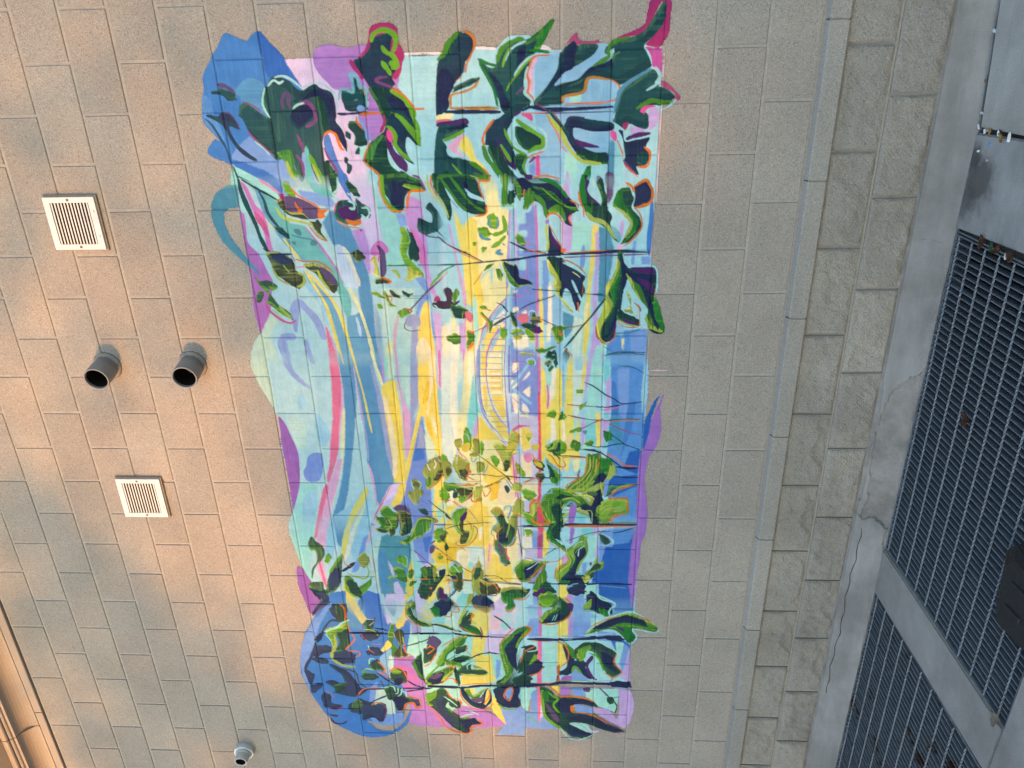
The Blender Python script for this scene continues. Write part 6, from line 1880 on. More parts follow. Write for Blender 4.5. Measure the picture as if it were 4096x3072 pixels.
P yellow 2356,1547 2342,1602 2382,1632 2450,1606 2491,1582 2437,1563
P mintp 2462,1704 2468,1742 2550,1755 2551,1694
P yellow3 2353,1726 2393,1757 2461,1737 2434,1706
S greenm1_ 2004,1282 1976,1306 1982,1337 2010,1355 2034,1369 2117,1356 2149,1348 2149,1326 2098,1331 2060,1319 2041,1299 2029,1285
S greenm2_ 2042,1252 2048,1283 2092,1321 2111,1330 2130,1296 2137,1253 2118,1249 2099,1278
S olive2_ 2112,1255 2118,1292 2136,1317 2143,1274
S olive1_ 2124,1324 2117,1356 2155,1347 2169,1325
L lime1_ 5.2 2060,1324 2098,1337 2105,1293
S plumd1_ 1985,1358 1963,1386 1972,1422 2015,1439 2015,1413 2003,1372
S olive1_ 2016,1371 2003,1408 2021,1439 2097,1448 2142,1429 2161,1384 2123,1382 2085,1396
S olivey1_ 2022,1378 2028,1391 2078,1391 2072,1413 2148,1391 2123,1382
S dgreen21_ 2091,1401 2078,1444 2142,1434 2148,1391
L plum21_ 4.6 1991,1357 1966,1385 1969,1417
L plum21_ 4.1 2028,1372 2097,1384 2142,1375 2161,1384
S greenm1_ 2141,1439 2090,1465 2046,1484 2039,1527 2057,1578 2089,1539 2115,1548 2134,1520 2166,1496 2186,1452 2219,1406 2207,1359 2174,1421
L lime1_ 9.3 2167,1437 2116,1457 2058,1483 2046,1516 2058,1562
L plumr 4.6 2046,1484 2039,1548 2064,1588 2080,1566
L mint1_ 4.7 2083,1555 2127,1541 2147,1508
S lgreen 2127,1563 2114,1590 2133,1636 2165,1624 2204,1611 2185,1580 2166,1565
S olive 2153,1587 2139,1631 2197,1606
L orange 3.5 2134,1562 2172,1560
L olive 5.7 1934,1545 1982,1593 2032,1643 2063,1667
L steelD 5.7 2005,1534 2004,1608
S dgreen21_ 1990,1488 1989,1530 2027,1538 2021,1512
S lgreen 2038,1668 2000,1691 1984,1718 1990,1744 2031,1737 2062,1704 2094,1692 2138,1716 2164,1725 2139,1694 2094,1670
S olive 2069,1698 2056,1725 2119,1722 2131,1753 2183,1740 2215,1717 2196,1697 2138,1705
S plum 2037,1710 2000,1746 2050,1736 2069,1709
L lime 6.9 2044,1673 2101,1681 2151,1715
L aqua2 5.1 2038,1658 2000,1676 1978,1713 1981,1745
L aqua2 4.6 2057,1667 2094,1665 2126,1684
L lime 8.2 2093,1776 2170,1762 2222,1722
L plumr 5.2 2087,1771 2118,1796 2169,1783 2215,1749
L orange 5.9 2137,1795 2182,1777 2222,1733 2222,1690
L pinkd 8.2 2210,1672 2183,1697
L pinkd 4.7 2197,1675 2222,1684 2254,1726
L orange 5.2 2062,1740 2081,1761 2119,1764
L plumd 4.0 2088,1560 2089,1618 2085,1671
L olive 5.2 2120,1621 2097,1670 2081,1755 2072,1850 2072,1897
L pinkd 4.5 1939,1669 1975,1719 1993,1754 2068,1803
S steelD 2211,1535 2185,1569 2204,1557
S plumd 2231,1534 2224,1561 2263,1553 2277,1531
S lgreen 2293,1573 2289,1600 2309,1599 2316,1577
S orange 2279,1574 2276,1590 2289,1587
S dgreen2 2217,1615 2210,1626 2249,1635 2256,1613
L plumr 3.6 2224,1561 2276,1606 2321,1657
L olive 4.8 2315,1615 2328,1657 2374,1709 2403,1753
L plumr1_ 4.8 2258,1441 2304,1486 2350,1526 2396,1572
L steelD1_ 4.2 2331,1451 2334,1494 2343,1521
S lgreen1_ 2326,1340 2292,1367 2305,1399 2372,1399 2359,1378
S greenm1_ 2386,1315 2372,1349 2399,1380 2467,1391 2467,1358 2441,1321 2455,1287 2434,1294 2427,1334
L mint1_ 4.2 2292,1384 2312,1401 2378,1395
S greenm1_ 2399,1402 2385,1420 2412,1434 2453,1408 2433,1399
S greenm1_ 2508,1398 2473,1407 2466,1446 2494,1422
L orange1_ 4.9 2392,1403 2391,1430 2419,1431
L orange1_ 5.5 2459,1424 2455,1491
S dgreen21_ 2493,1455 2472,1473 2479,1506 2383,1518 2356,1531 2370,1546 2451,1541 2437,1569 2396,1577 2382,1605 2423,1603 2485,1566 2533,1535 2555,1511 2556,1461
S greenm1_ 2377,1472 2370,1508 2438,1503 2438,1481
L orange1_ 4.9 2377,1491 2411,1502
S olivey 2370,1541 2376,1557 2471,1545 2437,1536
L aqua2 7.9 2423,1570 2376,1576 2365,1601 2395,1610
S navy 2396,1572 2382,1605 2416,1603 2430,1575
S orange1_ 2513,1509 2506,1526 2527,1519
L orange 5.5 2464,1589 2463,1627 2455,1704 2458,1754
S lgreen 2382,1627 2368,1660 2354,1693 2407,1702 2415,1668 2422,1635
S olive 2408,1658 2408,1696 2441,1700 2462,1693 2517,1696 2531,1673 2497,1653 2455,1672
L navy 5.5 2426,1608 2436,1640 2449,1667
L navy 4.9 2546,1634 2517,1663
L mint 4.2 2368,1628 2355,1650 2408,1685
S olivey 2427,1760 2380,1768 2326,1792 2372,1812 2433,1804 2460,1824 2488,1790 2550,1788 2550,1766 2488,1758
S dgreen2 2420,1761 2379,1773 2366,1796 2406,1802 2447,1781 2447,1765
L orange 5.4 2407,1750 2359,1769 2326,1797
L lime 5.4 2286,1794 2326,1797 2365,1817
S olive 2474,1791 2473,1835 2479,1894 2548,1892 2550,1793
S olivel 2447,1792 2466,1829 2479,1889 2494,1828
L orange 5.5 2474,1807 2473,1851 2513,1904
L olive 4.9 2423,1815 2425,1869 2438,1906
F 1925 1995 1835 1890
P yellowp 1931,1856 1930,2011 2084,2007 2283,2024 2471,1988 2473,1836 2246,1855
P yellow3 2259,1855 2323,1960 2417,1984 2464,1967 2460,1836
P peach 2245,1956 2231,2010 2296,2019 2323,1986
P pinkl 2207,1846 2207,1867 2338,1857 2352,1840
L pinkm 5.3 2207,1857 2325,1847
P lilacw 1929,2042 1929,2088 1990,2082 1966,2046
P cream 2103,2044 2102,2085 2166,2085 2166,2048
P lilacw 2244,2046 2230,2115 2301,2115 2302,2045
P lilacw 2040,2008 2034,2034 2296,2027 2290,2014
L plumd 5.3 2103,2012 2212,2023 2290,2030
P hotred 1929,2118 1947,2136 2039,2148 2133,2153 2133,2137 2102,2111 2002,2115
P magenta2 2165,2113 2133,2148 2229,2147 2230,2113
P orchid 2230,2113 2229,2142 2301,2141 2302,2112
P yellow 2102,2148 2146,2179 2242,2173 2301,2157 2301,2141
P aqua 2222,2179 2241,2247 2300,2237 2359,2216 2427,2162 2307,2162
P aqua 2101,2241 2099,2412 2130,2434 2150,2341 2228,2284 2202,2242
P tealm 2106,2340 2099,2412 2137,2408 2156,2367
P lav2 2099,2412 2098,2438 2277,2442 2291,2411
P purple2 2100,2288 2100,2314 2202,2299 2208,2284
P lblue 2130,2444 2104,2510 2225,2514 2219,2478 2329,2454 2330,2438
P blued2 2225,2478 2218,2514 2462,2521 2464,2404 2356,2434 2316,2470
P mint 2162,2377 2136,2439 2278,2421 2330,2391
P lblue 2331,2354 2317,2380 2397,2376 2397,2355
P yellow 2359,2216 2293,2237 2306,2247 2453,2226
P aqua 2434,2183 2440,2226 2542,2227 2543,2189
P yellow 2480,2232 2479,2275 2541,2265 2542,2237
P mint 2485,2378 2477,2431 2538,2427 2539,2384
P lblue 2435,2076 2428,2103 2455,2097 2456,2075
S olivey 1998,1869 1977,1896 1986,1927 2023,1941 2091,1950 1991,1999 2034,2009 2135,2006 2193,1995 2225,1962 2213,1925 2174,1916 2143,1896 2117,1876 2092,1882 2073,1909 2023,1884
S dgreen2 2042,1904 2010,1931 2066,1951 2091,1981 2135,1996 2199,1973 2219,1936 2194,1910 2155,1895 2092,1918
S navy 2155,1901 2136,1943 2180,1958 2206,1925 2200,1905
L olivel 6.9 2029,1962 2091,1966 2167,1948
L orange 4.6 2181,1905 2130,1907 2098,1929
L orange 5.7 1998,1885 1986,1911 2016,1931 2029,1946
L steelc 7.5 2017,1884 2067,1904 2111,1876 2143,1869
L steelc 8.5 1998,1939 1967,1953 1973,1979 2022,1967 2047,1956
L steelc 7.0 2161,1990 2199,1979 2225,1951
L orange 5.3 2160,2006 2206,1989 2228,1962
S olive2 2181,1889 2206,1920 2245,1940 2291,1950 2337,1965 2357,1943 2324,1917 2278,1907 2233,1882
S plumd 2207,1899 2226,1925 2271,1929 2258,1913
S hotred 2239,1940 2238,1951 2278,1950 2310,1965 2304,1949
L steelc 7.1 2233,1877 2285,1907 2331,1916 2350,1953
L orange 5.2 2143,1869 2168,1884 2226,1877
S olivel 2004,1983 1954,2000 1930,2026 1966,2036 2009,2030 2016,2004
L orange 5.7 1991,1978 2016,2004 2040,2050
L orange 4.5 1954,1995 1930,2011
S lgreen 1997,2045 2021,2081 2064,2101 2095,2148 2096,2112 2077,2075 2040,2050
S olivel 1996,2076 1947,2087 1947,2113 1990,2113 2027,2092 2015,2076
L orange 7.9 2009,2076 1960,2080 1938,2103 1953,2123
L orange 8.5 2033,2097 2058,2091 2077,2122 2076,2184
L orange 8.5 1959,2123 2021,2143 2058,2164 2076,2184
S greenm 1965,2144 1928,2185 1928,2236 2013,2236 2050,2246 2070,2215 2064,2174 2020,2159
S dgreen 1965,2185 1952,2236 2076,2236 2177,2216 2247,2263 2241,2247 2196,2195 2152,2163 2101,2184 2063,2210 2014,2195
S greenb 2139,2163 2107,2189 2164,2200 2228,2258 2254,2268 2216,2216 2178,2174
L orange 5.2 2159,2158 2203,2184 2235,2237 2257,2263
L mint 5.2 2174,2210 2190,2237 2215,2255
L olivel 6.8 2026,2257 2013,2298 2082,2252
L olivel 7.9 1995,2246 1988,2282 2013,2318
S navy 1963,2333 1957,2399 2018,2421 2073,2432 2074,2401 1994,2379
L olivel 5.1 2006,2328 1993,2395 2068,2401
S purple2 1964,2287 1951,2318 2013,2318 2069,2298 2063,2278
L steelc 6.1 1964,2261 1939,2292 1964,2318
S ltgreen 1981,2425 1932,2459 1938,2505 2017,2507 2048,2488 2073,2474 2042,2442
L lime 3.3 1993,2436 1962,2470 1956,2505
L lime 3.4 2018,2446 1987,2471 1980,2506
L orange2 5.0 1999,2487 1983,2506
L navy 5.7 2094,2007 2095,2101 2092,2190
L navy 7.4 2075,2257 2075,2319 2073,2509
L orange 6.3 2089,2262 2085,2371 2088,2509
L dteal 2.9 2186,2268 2163,2320 2140,2372 2124,2439 2120,2510
L dteal 2.9 2281,2152 2248,2194 2228,2231
S lgreen 2115,2049 2115,2080 2140,2090 2153,2058
L orange 4.6 2160,2053 2153,2085 2134,2093
L lgreen 5.3 2205,2000 2218,2031
L lgreen 6.5 2237,2025 2247,2057
S dgreen2 2136,2439 2155,2476 2193,2503 2206,2467
L aqua2 5.8 2136,2439 2148,2481 2186,2513 2212,2477 2206,2446
S ltgreen 2254,2268 2208,2305 2182,2331 2150,2346 2175,2372 2220,2389 2278,2374 2331,2354 2384,2333 2405,2312 2385,2290 2439,2269 2466,2248 2453,2216 2413,2210 2359,2237 2319,2285 2286,2269
S navy 2433,2243 2378,2285 2305,2316 2253,2310 2214,2342 2252,2374 2291,2364 2331,2338 2404,2323 2410,2371 2464,2388 2466,2248
L lime 8.3 2426,2216 2372,2248 2332,2290 2279,2300
L greenb 8.3 2279,2290 2319,2301 2372,2285
L orange 4.8 2267,2268 2319,2279 2353,2237 2393,2210 2460,2221
L mint 5.2 2227,2305 2195,2331 2188,2357
L mint 5.8 2285,2332 2240,2337 2217,2363
L olivel 4.7 2266,2316 2220,2336
S greenb 2446,2243 2452,2291 2473,2270 2467,2237
S ltgreen 2404,2365 2363,2402 2290,2432 2330,2444 2316,2470 2362,2466 2390,2419 2417,2376
S dgreen2 2404,2381 2337,2423 2336,2449 2362,2455 2383,2408
L steelc 5.4 2411,2317 2397,2349 2404,2371
S olivel 2424,2355 2417,2403 2464,2377
S plumd 2330,2391 2324,2407 2350,2402
L navy 8.5 2475,2162 2473,2226 2468,2323 2469,2522
L steelc 4.9 2475,2162 2501,2189 2542,2205
L steelc 6.1 2507,2275 2479,2297 2468,2334
S greenm 2370,1991 2336,2018 2322,2056 2321,2109 2320,2184 2347,2141 2401,2087 2449,2065 2463,2026 2437,2000
S navy 2375,2039 2342,2077 2334,2120 2388,2092 2435,2065 2436,2043
L lgreen 7.2 2376,2007 2336,2018 2309,2045
L aqua2 6.0 2417,1984 2363,1985 2316,2024 2305,2093 2311,2162 2310,2237
L orange 5.4 2293,2258 2320,2216 2334,2162 2401,2098 2463,2064
L orange 5.5 2416,1995 2463,2021
L orange 4.7 2316,2040 2302,2056 2312,2093
L iceb 4.8 2379,2055 2355,2087 2324,2120
L orange 4.8 2459,2070 2459,2102 2435,2103
S greenm 2469,2097 2387,2130 2347,2157 2427,2157 2496,2129 2531,2091 2510,2085
S dgreen 2482,2129 2454,2156 2508,2205 2542,2205 2544,2123
S plum 2523,2118 2495,2145 2516,2151 2544,2129
S olivey 2513,1916 2499,1955 2504,2031 2531,2042 2547,1915
S dgreen2 2533,1927 2515,1987 2521,2031 2546,2025 2547,1926
L olive 3.6 2426,1838 2425,1886 2451,1924 2465,1945
L navy 4.9 2466,1836 2465,1912 2477,2026
S olive 2487,1835 2486,1868 2534,1888 2548,1877 2549,1833
L orange 4.9 2473,1841 2486,1874 2527,1894
F 724 776 1766 1814
P yellowp 719,1871 720,1990 821,1987 882,1938 963,1869 1086,1848 1086,1830 870,1880
P yellow 719,1803 719,1843 824,1838 877,1828 850,1797
P yellow3 756,1845 741,1870 839,1883 900,1853 877,1843
P yellow3 900,1845 870,1876 963,1869 962,1846
P mint 824,1831 831,1848 986,1853 1086,1830 1086,1826
P pinkl 748,1787 719,1803 839,1797 831,1783
P lav 931,1778 939,1792 1025,1784 1025,1773
P peach 931,1796 947,1829 994,1830 994,1797
P peri2 787,2017 766,2085 781,2124 964,2123 995,2089 971,2034 886,2014
P cream 791,2013 791,2038 803,2038 806,2016
P cream 874,2014 875,2040 898,2043 901,2014
P cream 898,2050 886,2080 906,2079 905,2054
S pinkd 913,2035 910,2079 948,2082 952,2049
P yellow 781,2135 770,2146 910,2156 964,2156 964,2141
P lblue 759,2150 796,2178 964,2174 964,2156
P cream 752,2178 752,2193 965,2196 1019,2185 964,2177
P sky 811,2196 842,2242 965,2243 957,2199
P sky 825,2001 825,2012 1086,2002 1086,1994
L orchid 6.7 722,2127 871,2125 964,2124 1087,2129
L lilac2 4.9 720,1988 821,1987 963,1979 1086,1974
L lilac2 4.9 829,1983 870,1945 920,1907 978,1875 1034,1858 1086,1848
L sky 8.3 851,1979 901,1933 947,1902 994,1878 1042,1862
L lilac2 5.0 955,1983 983,1953 1022,1922 1058,1906 1086,1893
L sky 6.9 987,1979 1014,1948 1050,1925 1086,1912
P yellow3 986,1897 967,1931 963,1950 1014,1922 1034,1907 1050,1869 1026,1877
P yellowp 963,1935 948,1972 971,1975 979,1949
P yellowp 1038,1936 1038,1970 1058,1969 1058,1932
P yellow3 1042,1865 1038,1903 1054,1898 1058,1865
L peri3 4.5 932,1925 924,1977
L peri3 4.9 963,1913 963,1953
L peri3 5.0 1000,1897 998,1938
L peri3 5.0 1030,1873 1033,1970
L peri3 5.0 1060,1861 1064,1969
L peri3 4.5 909,1962 909,1984
L hotpink 4.4 794,2079 794,2085 805,2085
L pinkm 3.3 821,2008 820,2037 819,2066
L pinkm 3.7 871,2080 925,2086
P cream 1026,2011 1011,2041 1011,2081 1067,2084 1083,2039
L lilac2 4.2 1022,2000 1003,2041 995,2107
L orange 3.3 783,1908 780,1988
L dteal 4.8 788,2103 792,2146 795,2196
L dteal 5.6 886,2043 860,2091 841,2146 819,2207
L dteal 4.9 955,1924 932,1962 917,1995 890,2043
L plumr 3.1 996,1830 970,1879 955,1924
L dgreen 4.5 851,1939 863,1964 897,1992
S dgreen 901,1999 901,2014 948,2031 971,2031 944,2013
L olivel 3.4 932,2002 963,2016 975,2030
S dgreen 956,2049 952,2090 964,2123 988,2144 995,2107 983,2078
S plum 984,2100 968,2137 1003,2137 995,2107
S lgreen 979,2067 983,2086 1019,2115 1027,2092 1007,2074
S lime 1031,2085 1031,2122 1043,2114 1043,2088
S lgreen 1003,1997 983,2034 999,2034 1007,2004
S olivel 1022,2011 1011,2041 1027,2055 1038,2029
S olive 933,2094 910,2101 910,2119 933,2130 945,2148 956,2115 952,2101
L aqua 4.9 917,2087 894,2091 894,2112 914,2123 918,2145
S dgreen2 906,2101 898,2116 917,2119 921,2105
L orange 4.1 925,2130 937,2148 949,2141
L dteal 3.4 933,2148 949,2178 965,2214
S greenm 980,2188 969,2214 969,2240 1051,2243 1035,2210 1004,2199
L orange 3.4 988,2229 1012,2232 1004,2243
S lgreen 870,1861 866,1887 885,1897 881,1865
L orange 4.5 870,1891 885,1897 889,1915
S greenm 904,1860 900,1875 932,1899 955,1917 1002,1900 963,1898 931,1881
L orange 3.4 912,1871 935,1892 998,1893
S lgreen 967,1953 983,1964 983,1982 1022,1981 1026,1955
S greenm 986,1793 990,1808 1002,1830 1034,1828 1082,1800 1049,1790 1021,1799
S orange 990,1808 994,1830 1004,1826 1000,1811
S orange 1081,1796 1041,1821 1053,1824 1082,1807
S pinkd 900,1787 892,1809 912,1827 947,1818 935,1800
S olive 892,1780 896,1791 923,1789 927,1778
F 1063 1120 1746 1797
P yellowp 1061,1790 1061,1833 1269,1818 1421,1782 1488,1749 1164,1766
P cream 1091,1798 1091,1817 1269,1804 1258,1785
P teal2 1185,1817 1280,1837 1421,1834 1556,1790 1488,1769
P lilacp 1432,1826 1488,1833 1544,1801 1522,1797
P yellow3 1432,1836 1488,1868 1572,1935 1573,1820
P yellowp 1061,1852 1061,1970 1432,1969 1572,1975 1572,1935 1465,1879 1334,1840
P yellow3 1071,1856 1071,1884 1216,1874 1232,1854
P yellow3 1269,1857 1269,1877 1399,1881 1421,1866
P yellow3 1195,1894 1190,1952 1312,1953 1296,1900
P yellow3 1323,1904 1323,1957 1432,1964 1465,1948 1405,1916
P yellow3 1399,1881 1399,1911 1504,1967 1561,1975 1555,1936
P cream 1107,1902 1107,1954 1123,1954 1120,1901
P cream 1167,1900 1167,1943 1180,1942 1180,1899
P cream 1203,1896 1203,1946 1219,1946 1216,1896
P cream 1237,1895 1237,1945 1251,1945 1248,1894
P cream 1267,1896 1267,1945 1277,1944 1277,1896
P cream 1299,1905 1299,1948 1309,1948 1309,1904
P tealb2 1061,1842 1061,1859 1323,1845 1280,1837
L iceb 5.7 1061,1842 1138,1824 1195,1817 1280,1823 1377,1838 1465,1864 1533,1911 1572,1940
L lilac2 5.2 1061,1849 1138,1836 1243,1834 1323,1840 1405,1849 1471,1879 1527,1922 1572,1950
L peri3 6.6 1061,1852 1164,1845 1296,1846 1383,1853 1432,1870
L pinkd 5.4 1061,1901 1112,1883 1174,1883
L lilac2 6.1 1081,1894 1143,1881 1227,1878 1296,1885 1377,1902 1443,1929 1504,1972
L iceb 5.4 1061,1908 1133,1889
L iceb 6.2 1264,1884 1339,1896 1410,1920 1488,1967
L tealm 6.0 1061,1965 1138,1956 1216,1956 1312,1953
L lilac2 6.1 1061,1974 1175,1967 1280,1968 1399,1972 1521,1977
L iceb 5.1 1062,1979 1190,1971 1323,1977 1432,1981
L peri3 11.0 1062,1993 1190,1988 1312,1987
L peri3 5.4 1094,1845 1096,1964
L peri3 5.5 1123,1844 1125,1958
L peri3 5.5 1153,1843 1156,1955
L peri3 6.0 1185,1841 1188,1961
L lilac2 6.1 1225,1842 1224,2023
L lilac2 5.1 1258,1848 1256,1950
L lilac2 5.1 1285,1847 1285,1954
L sky 5.6 1322,1843 1320,1957
L lilac2 4.6 1350,1849 1353,1957
L sky 5.2 1380,1858 1381,1961
L sky 5.2 1411,1869 1411,1965
L lilac2 6.3 1440,1880 1439,1969
L peri3 5.3 1470,1894 1470,1970
L pinkm 4.2 1499,1913 1496,1972
L peri3 4.8 1524,1927 1527,1974
P peri2 1062,2003 1062,2125 1426,2124 1421,2087 1323,2045 1227,1999
P cream 1154,2005 1149,2034 1190,2033 1211,2004
P cream 1259,2041 1185,2091 1211,2090 1253,2051
P cream 1307,2050 1269,2089 1339,2088
P cream 1307,1997 1334,2030 1399,2029 1410,2004
P cream 1243,1998 1243,2032 1275,2027 1296,1997
L sky 15.1 1280,1997 1232,2032 1154,2086
L sky 14.3 1291,2002 1334,2050 1372,2093
L lilac2 5.9 1143,2001 1118,2035
L magenta2 4.0 1149,2005 1146,2082
L lilac2 5.0 1201,2004 1159,2058
L lilac2 5.6 1307,2040 1275,2084
L lilac2 4.6 1334,2001 1366,2029
L hotpink 3.6 1361,2000 1415,2006
L iceb 6.2 1355,2044 1399,2078
P lilacw 1426,1994 1432,2087 1532,2091 1521,2066 1487,2042 1510,1992
P yellowp 1426,2033 1432,2082 1446,2082 1440,2038
P lilacw 1432,2082 1443,2124 1572,2125 1572,2095
P yellow3 1504,2046 1504,2086 1544,2085 1549,2051
L pinkm 7.4 1516,1997 1493,2027 1493,2086
P hotred 1312,2125 1312,2137 1572,2140 1572,2127
P orchid 1062,2128 1062,2139 1312,2138 1312,2125
P yellow3 1113,2141 1206,2162 1296,2166 1572,2160 1572,2140
P mint 1196,2162 1186,2186 1270,2190 1280,2171
P cream 1186,2191 1180,2214 1312,2210 1355,2195
L orchid 10.2 1270,2171 1323,2176 1399,2171
P yellow 1399,2166 1432,2190 1572,2185 1572,2160
P cream 1465,2190 1443,2205 1572,2215 1572,2190
P yellow 1443,2214 1432,2245 1571,2245 1572,2219
P yellow 1186,2224 1196,2243 1399,2245 1404,2219
S lgreen 1437,2165 1404,2195 1415,2214 1443,2205
S greenb 1459,2224 1404,2245 1454,2245
S olivel 1544,1981 1521,1996 1538,2026 1572,2020 1572,1975
L orange 3.7 1521,1996 1538,2023 1572,2018
S gold2 1538,2066 1532,2091 1555,2095 1555,2070
S dgreen 1123,2162 1093,2181 1098,2214 1165,2219 1175,2210 1139,2195
S greenm 1082,2116 1077,2153 1093,2158 1103,2134
L greenm 6.8 1098,2158 1083,2186 1068,2214
S olive 1154,2157 1139,2181 1154,2195 1175,2176
S greenb 1185,2176 1165,2195 1180,2200 1201,2181
L aqua 6.5 1159,2143 1185,2157 1165,2167
L aqua 6.9 1118,2134 1118,2143
L aqua 5.9 1170,2181 1134,2205
L aqua 5.9 1111,2195 1113,2205
S lgreen 1139,2082 1144,2110 1162,2105 1159,2081
L aqua 6.4 1154,2081 1139,2075 1131,2101 1149,2115 1167,2110
S olivel 1097,2044 1103,2082 1110,2120 1115,2082 1110,2049
L lgreen 3.9 1078,2061 1077,2085
F 2579 2789 -9000 -8999
P purpled2_ 2564,776 2561,940 2614,933 2688,866 2734,831 2725,818 2653,799
S slatep2_ 2562,861 2561,911 2614,933 2660,870 2716,833 2707,820 2652,856 2606,891
P mint 2779,1331 2766,1924 3397,1906 3474,1439 3313,1270
P blue1_ 2725,832 2614,933 2559,1025 2554,1337 2824,1378 3112,1317 3415,1306 3521,1278 3584,1153 3570,1084 3549,1055 3686,1001 3671,963 3609,868 3494,789 3329,726 3168,688 3049,702 2866,754
P lblue1_ 2743,830 2650,936 2696,908 2798,851 2931,804 3028,761 3127,732 3227,733 3329,726 3208,698 3089,696 2981,715 2856,763
P aquap1_ 2555,1266 2547,1687 2855,1671 2824,1385 2733,1321
P steelb2_ 2561,940 2559,1025 2666,1063 2784,1100 2830,1109 2813,1024 2721,1006 2631,974
P yellow2_ 2559,1018 2558,1075 2647,1093 2746,1133 2784,1100 2693,1060
P steelc2_ 2558,1075 2557,1125 2628,1131 2728,1128 2665,1099
P blue32_ 2557,1125 2556,1224 2671,1248 2799,1250 2791,1215 2737,1148
P aquap1_ 2556,1224 2553,1400 2660,1363 2779,1302 2771,1267 2671,1241
P teal31_ 2555,1238 2554,1301 2661,1313 2734,1292 2662,1256
P lav1_ 2671,1234 2743,1277 2790,1251
P yellow31_ 2553,1365 2552,1449 2714,1380 2788,1345 2816,1306 2789,1294 2678,1347
P blue31_ 2751,1355 2732,1385 2833,1377 2844,1325
P lilacg1_ 2732,1385 2758,1440 2851,1441 2861,1382
P lav1_ 2552,1428 2551,1484 2731,1442 2677,1418
P yellow31_ 2551,1477 2549,1575 2711,1536 2757,1490 2703,1444
P teal2 2711,1529 2602,1614 2575,1643 2655,1625 2783,1574 2757,1519
P mintp 2602,1614 2547,1687 2547,1729 2708,1678 2818,1644 2792,1574
P yellow 2626,1739 2650,1864 2814,1830 3003,1786 3043,1734 2929,1696 2780,1732
P yellow 3162,1654 3137,1847 3196,1860 3228,1799 3242,1650
P yellow 2995,1729 3002,1837 3137,1847 3140,1759
P lav 2852,1814 2703,1918 2719,2039 2810,2037 2887,1899 3001,1881 2974,1802
P lav 2633,1843 2543,1937 2541,2042 2719,2039 2767,1888 2778,1831
P pinkp 2704,1848 2685,1912 2813,1887 2805,1830
P mint 2722,1897 2631,1948 2720,1967 2803,1944 2813,1908
P lblue 3030,1865 3039,1894 3156,1883 3196,1860
P mint 2877,1525 2853,1742 3005,1721 3103,1657 3245,1545 3248,1448 3070,1431
P mint 3283,1618 3258,1798 3379,1809 3465,1714 3447,1624
P sky1_ 3038,1176 2959,1250 3074,1261 3213,1233 3115,1183
P mintp1_ 3017,1237 3016,1266 3133,1248 3114,1220
P purple1_ 3036,1257 3013,1377 3109,1428 3248,1441 3309,1421 3411,1444 3562,1341 3568,1309 3477,1332 3292,1309 3152,1284
P orchid1_ 3074,1261 3111,1362 3228,1412 3292,1309 3212,1279
P purple 3291,1324 3268,1439 3411,1444 3492,1530 3405,1641 3432,1761 3502,1865 3554,1909 3575,1893 3590,1785 3596,1585 3592,1400 3568,1309 3456,1334
P yellow 3317,1841 3459,1904 3542,1924 3564,1909 3461,1836 3400,1815
P mintp1_ 3277,1106 3275,1182 3417,1237 3501,1230 3493,1169 3421,1107
P lblue1_ 3278,1099 3216,1150 3421,1107 3391,1079
P lblue1_ 3528,1073 3479,1278 3542,1280 3587,1230 3589,1152 3570,1084
P lblue 3378,1869 3414,2027 3646,2023 3647,1845 3554,1909
P sky 3253,1969 3251,2030 3393,2027 3364,1989
S slatep2_ 2659,927 2640,987 2667,1012 2739,1018 2768,986 2741,946
S dgreen22_ 2650,964 2639,1023 2758,1016 2768,971 2713,964
L olive1_ 13.1 2668,926 2722,963 2759,972 2760,922 2816,878 2864,850
L orange2_ 9.7 2636,980 2658,1006 2721,1013 2758,1002
S lgreen1_ 2835,883 2806,923 2796,975 2758,1023 2832,1007 2861,960 2890,927 2947,935 2986,908 2910,903
S dgreen21_ 2862,945 2823,1016 2926,1011 2994,973 2986,923 2928,952
L mint1_ 10.7 2844,874 2815,944 2777,985 2753,1031
L mint1_ 8.3 2863,879 2910,903
L orange1_ 8.4 2767,1015 2832,1022 2869,1039 2907,1042 2984,982 2992,1055 3021,1059 3036,1028
L olivel1_ 20.4 2871,929 2947,927 3015,897 3064,905 3102,953 3115,1026
S slatep1_ 3015,904 2985,960 3003,1024 3070,1031 3091,969 3064,913
S navy1_ 2874,826 2844,874 2921,835 2912,806
S slatep1_ 2950,809 2958,896 2996,892 3017,837 3047,788
S slatep1_ 3048,773 3046,833 3074,874 3095,842 3081,791
L slatep1_ 17.3 2931,811 3028,776 3127,724 3207,728 3267,743 3266,804
S slatep1_ 3104,870 3112,929 3150,977 3249,1026 3289,1045 3288,1083 3352,1007 3344,932 3325,857 3304,891 3264,850 3235,823 3223,885 3262,941 3181,936
S dgreen21_ 3263,880 3241,959 3313,920 3314,882
L olive1_ 10.4 3122,943 3159,1021 3239,1035 3278,1076
S slatep1_ 3147,714 3176,770 3247,745 3227,725
S slatep1_ 3268,735 3255,813 3318,766 3329,734
S slatep1_ 3327,803 3346,847 3408,847 3427,906 3459,895 3461,825 3410,785
L slatep1_ 14.7 3525,816 3578,841 3587,887 3564,921
S slatep1_ 3504,803 3513,872 3529,855
L plumr1_ 7.2 3467,824 3459,887 3417,915
L orange1_ 8.0 3306,822 3366,867
S slatep1_ 3426,953 3372,1005 3391,1064 3400,1109 3508,1036 3488,984 3479,946
S olive21_ 3415,969 3377,1012 3423,1038 3472,986
L plumr1_ 6.3 3484,946 3493,1007
S slatep1_ 3486,1038 3421,1107 3399,1170 3461,1180 3525,1166 3568,1131 3527,1096 3550,1031 3529,1018
L plumr1_ 7.2 3399,1155 3461,1180 3536,1157
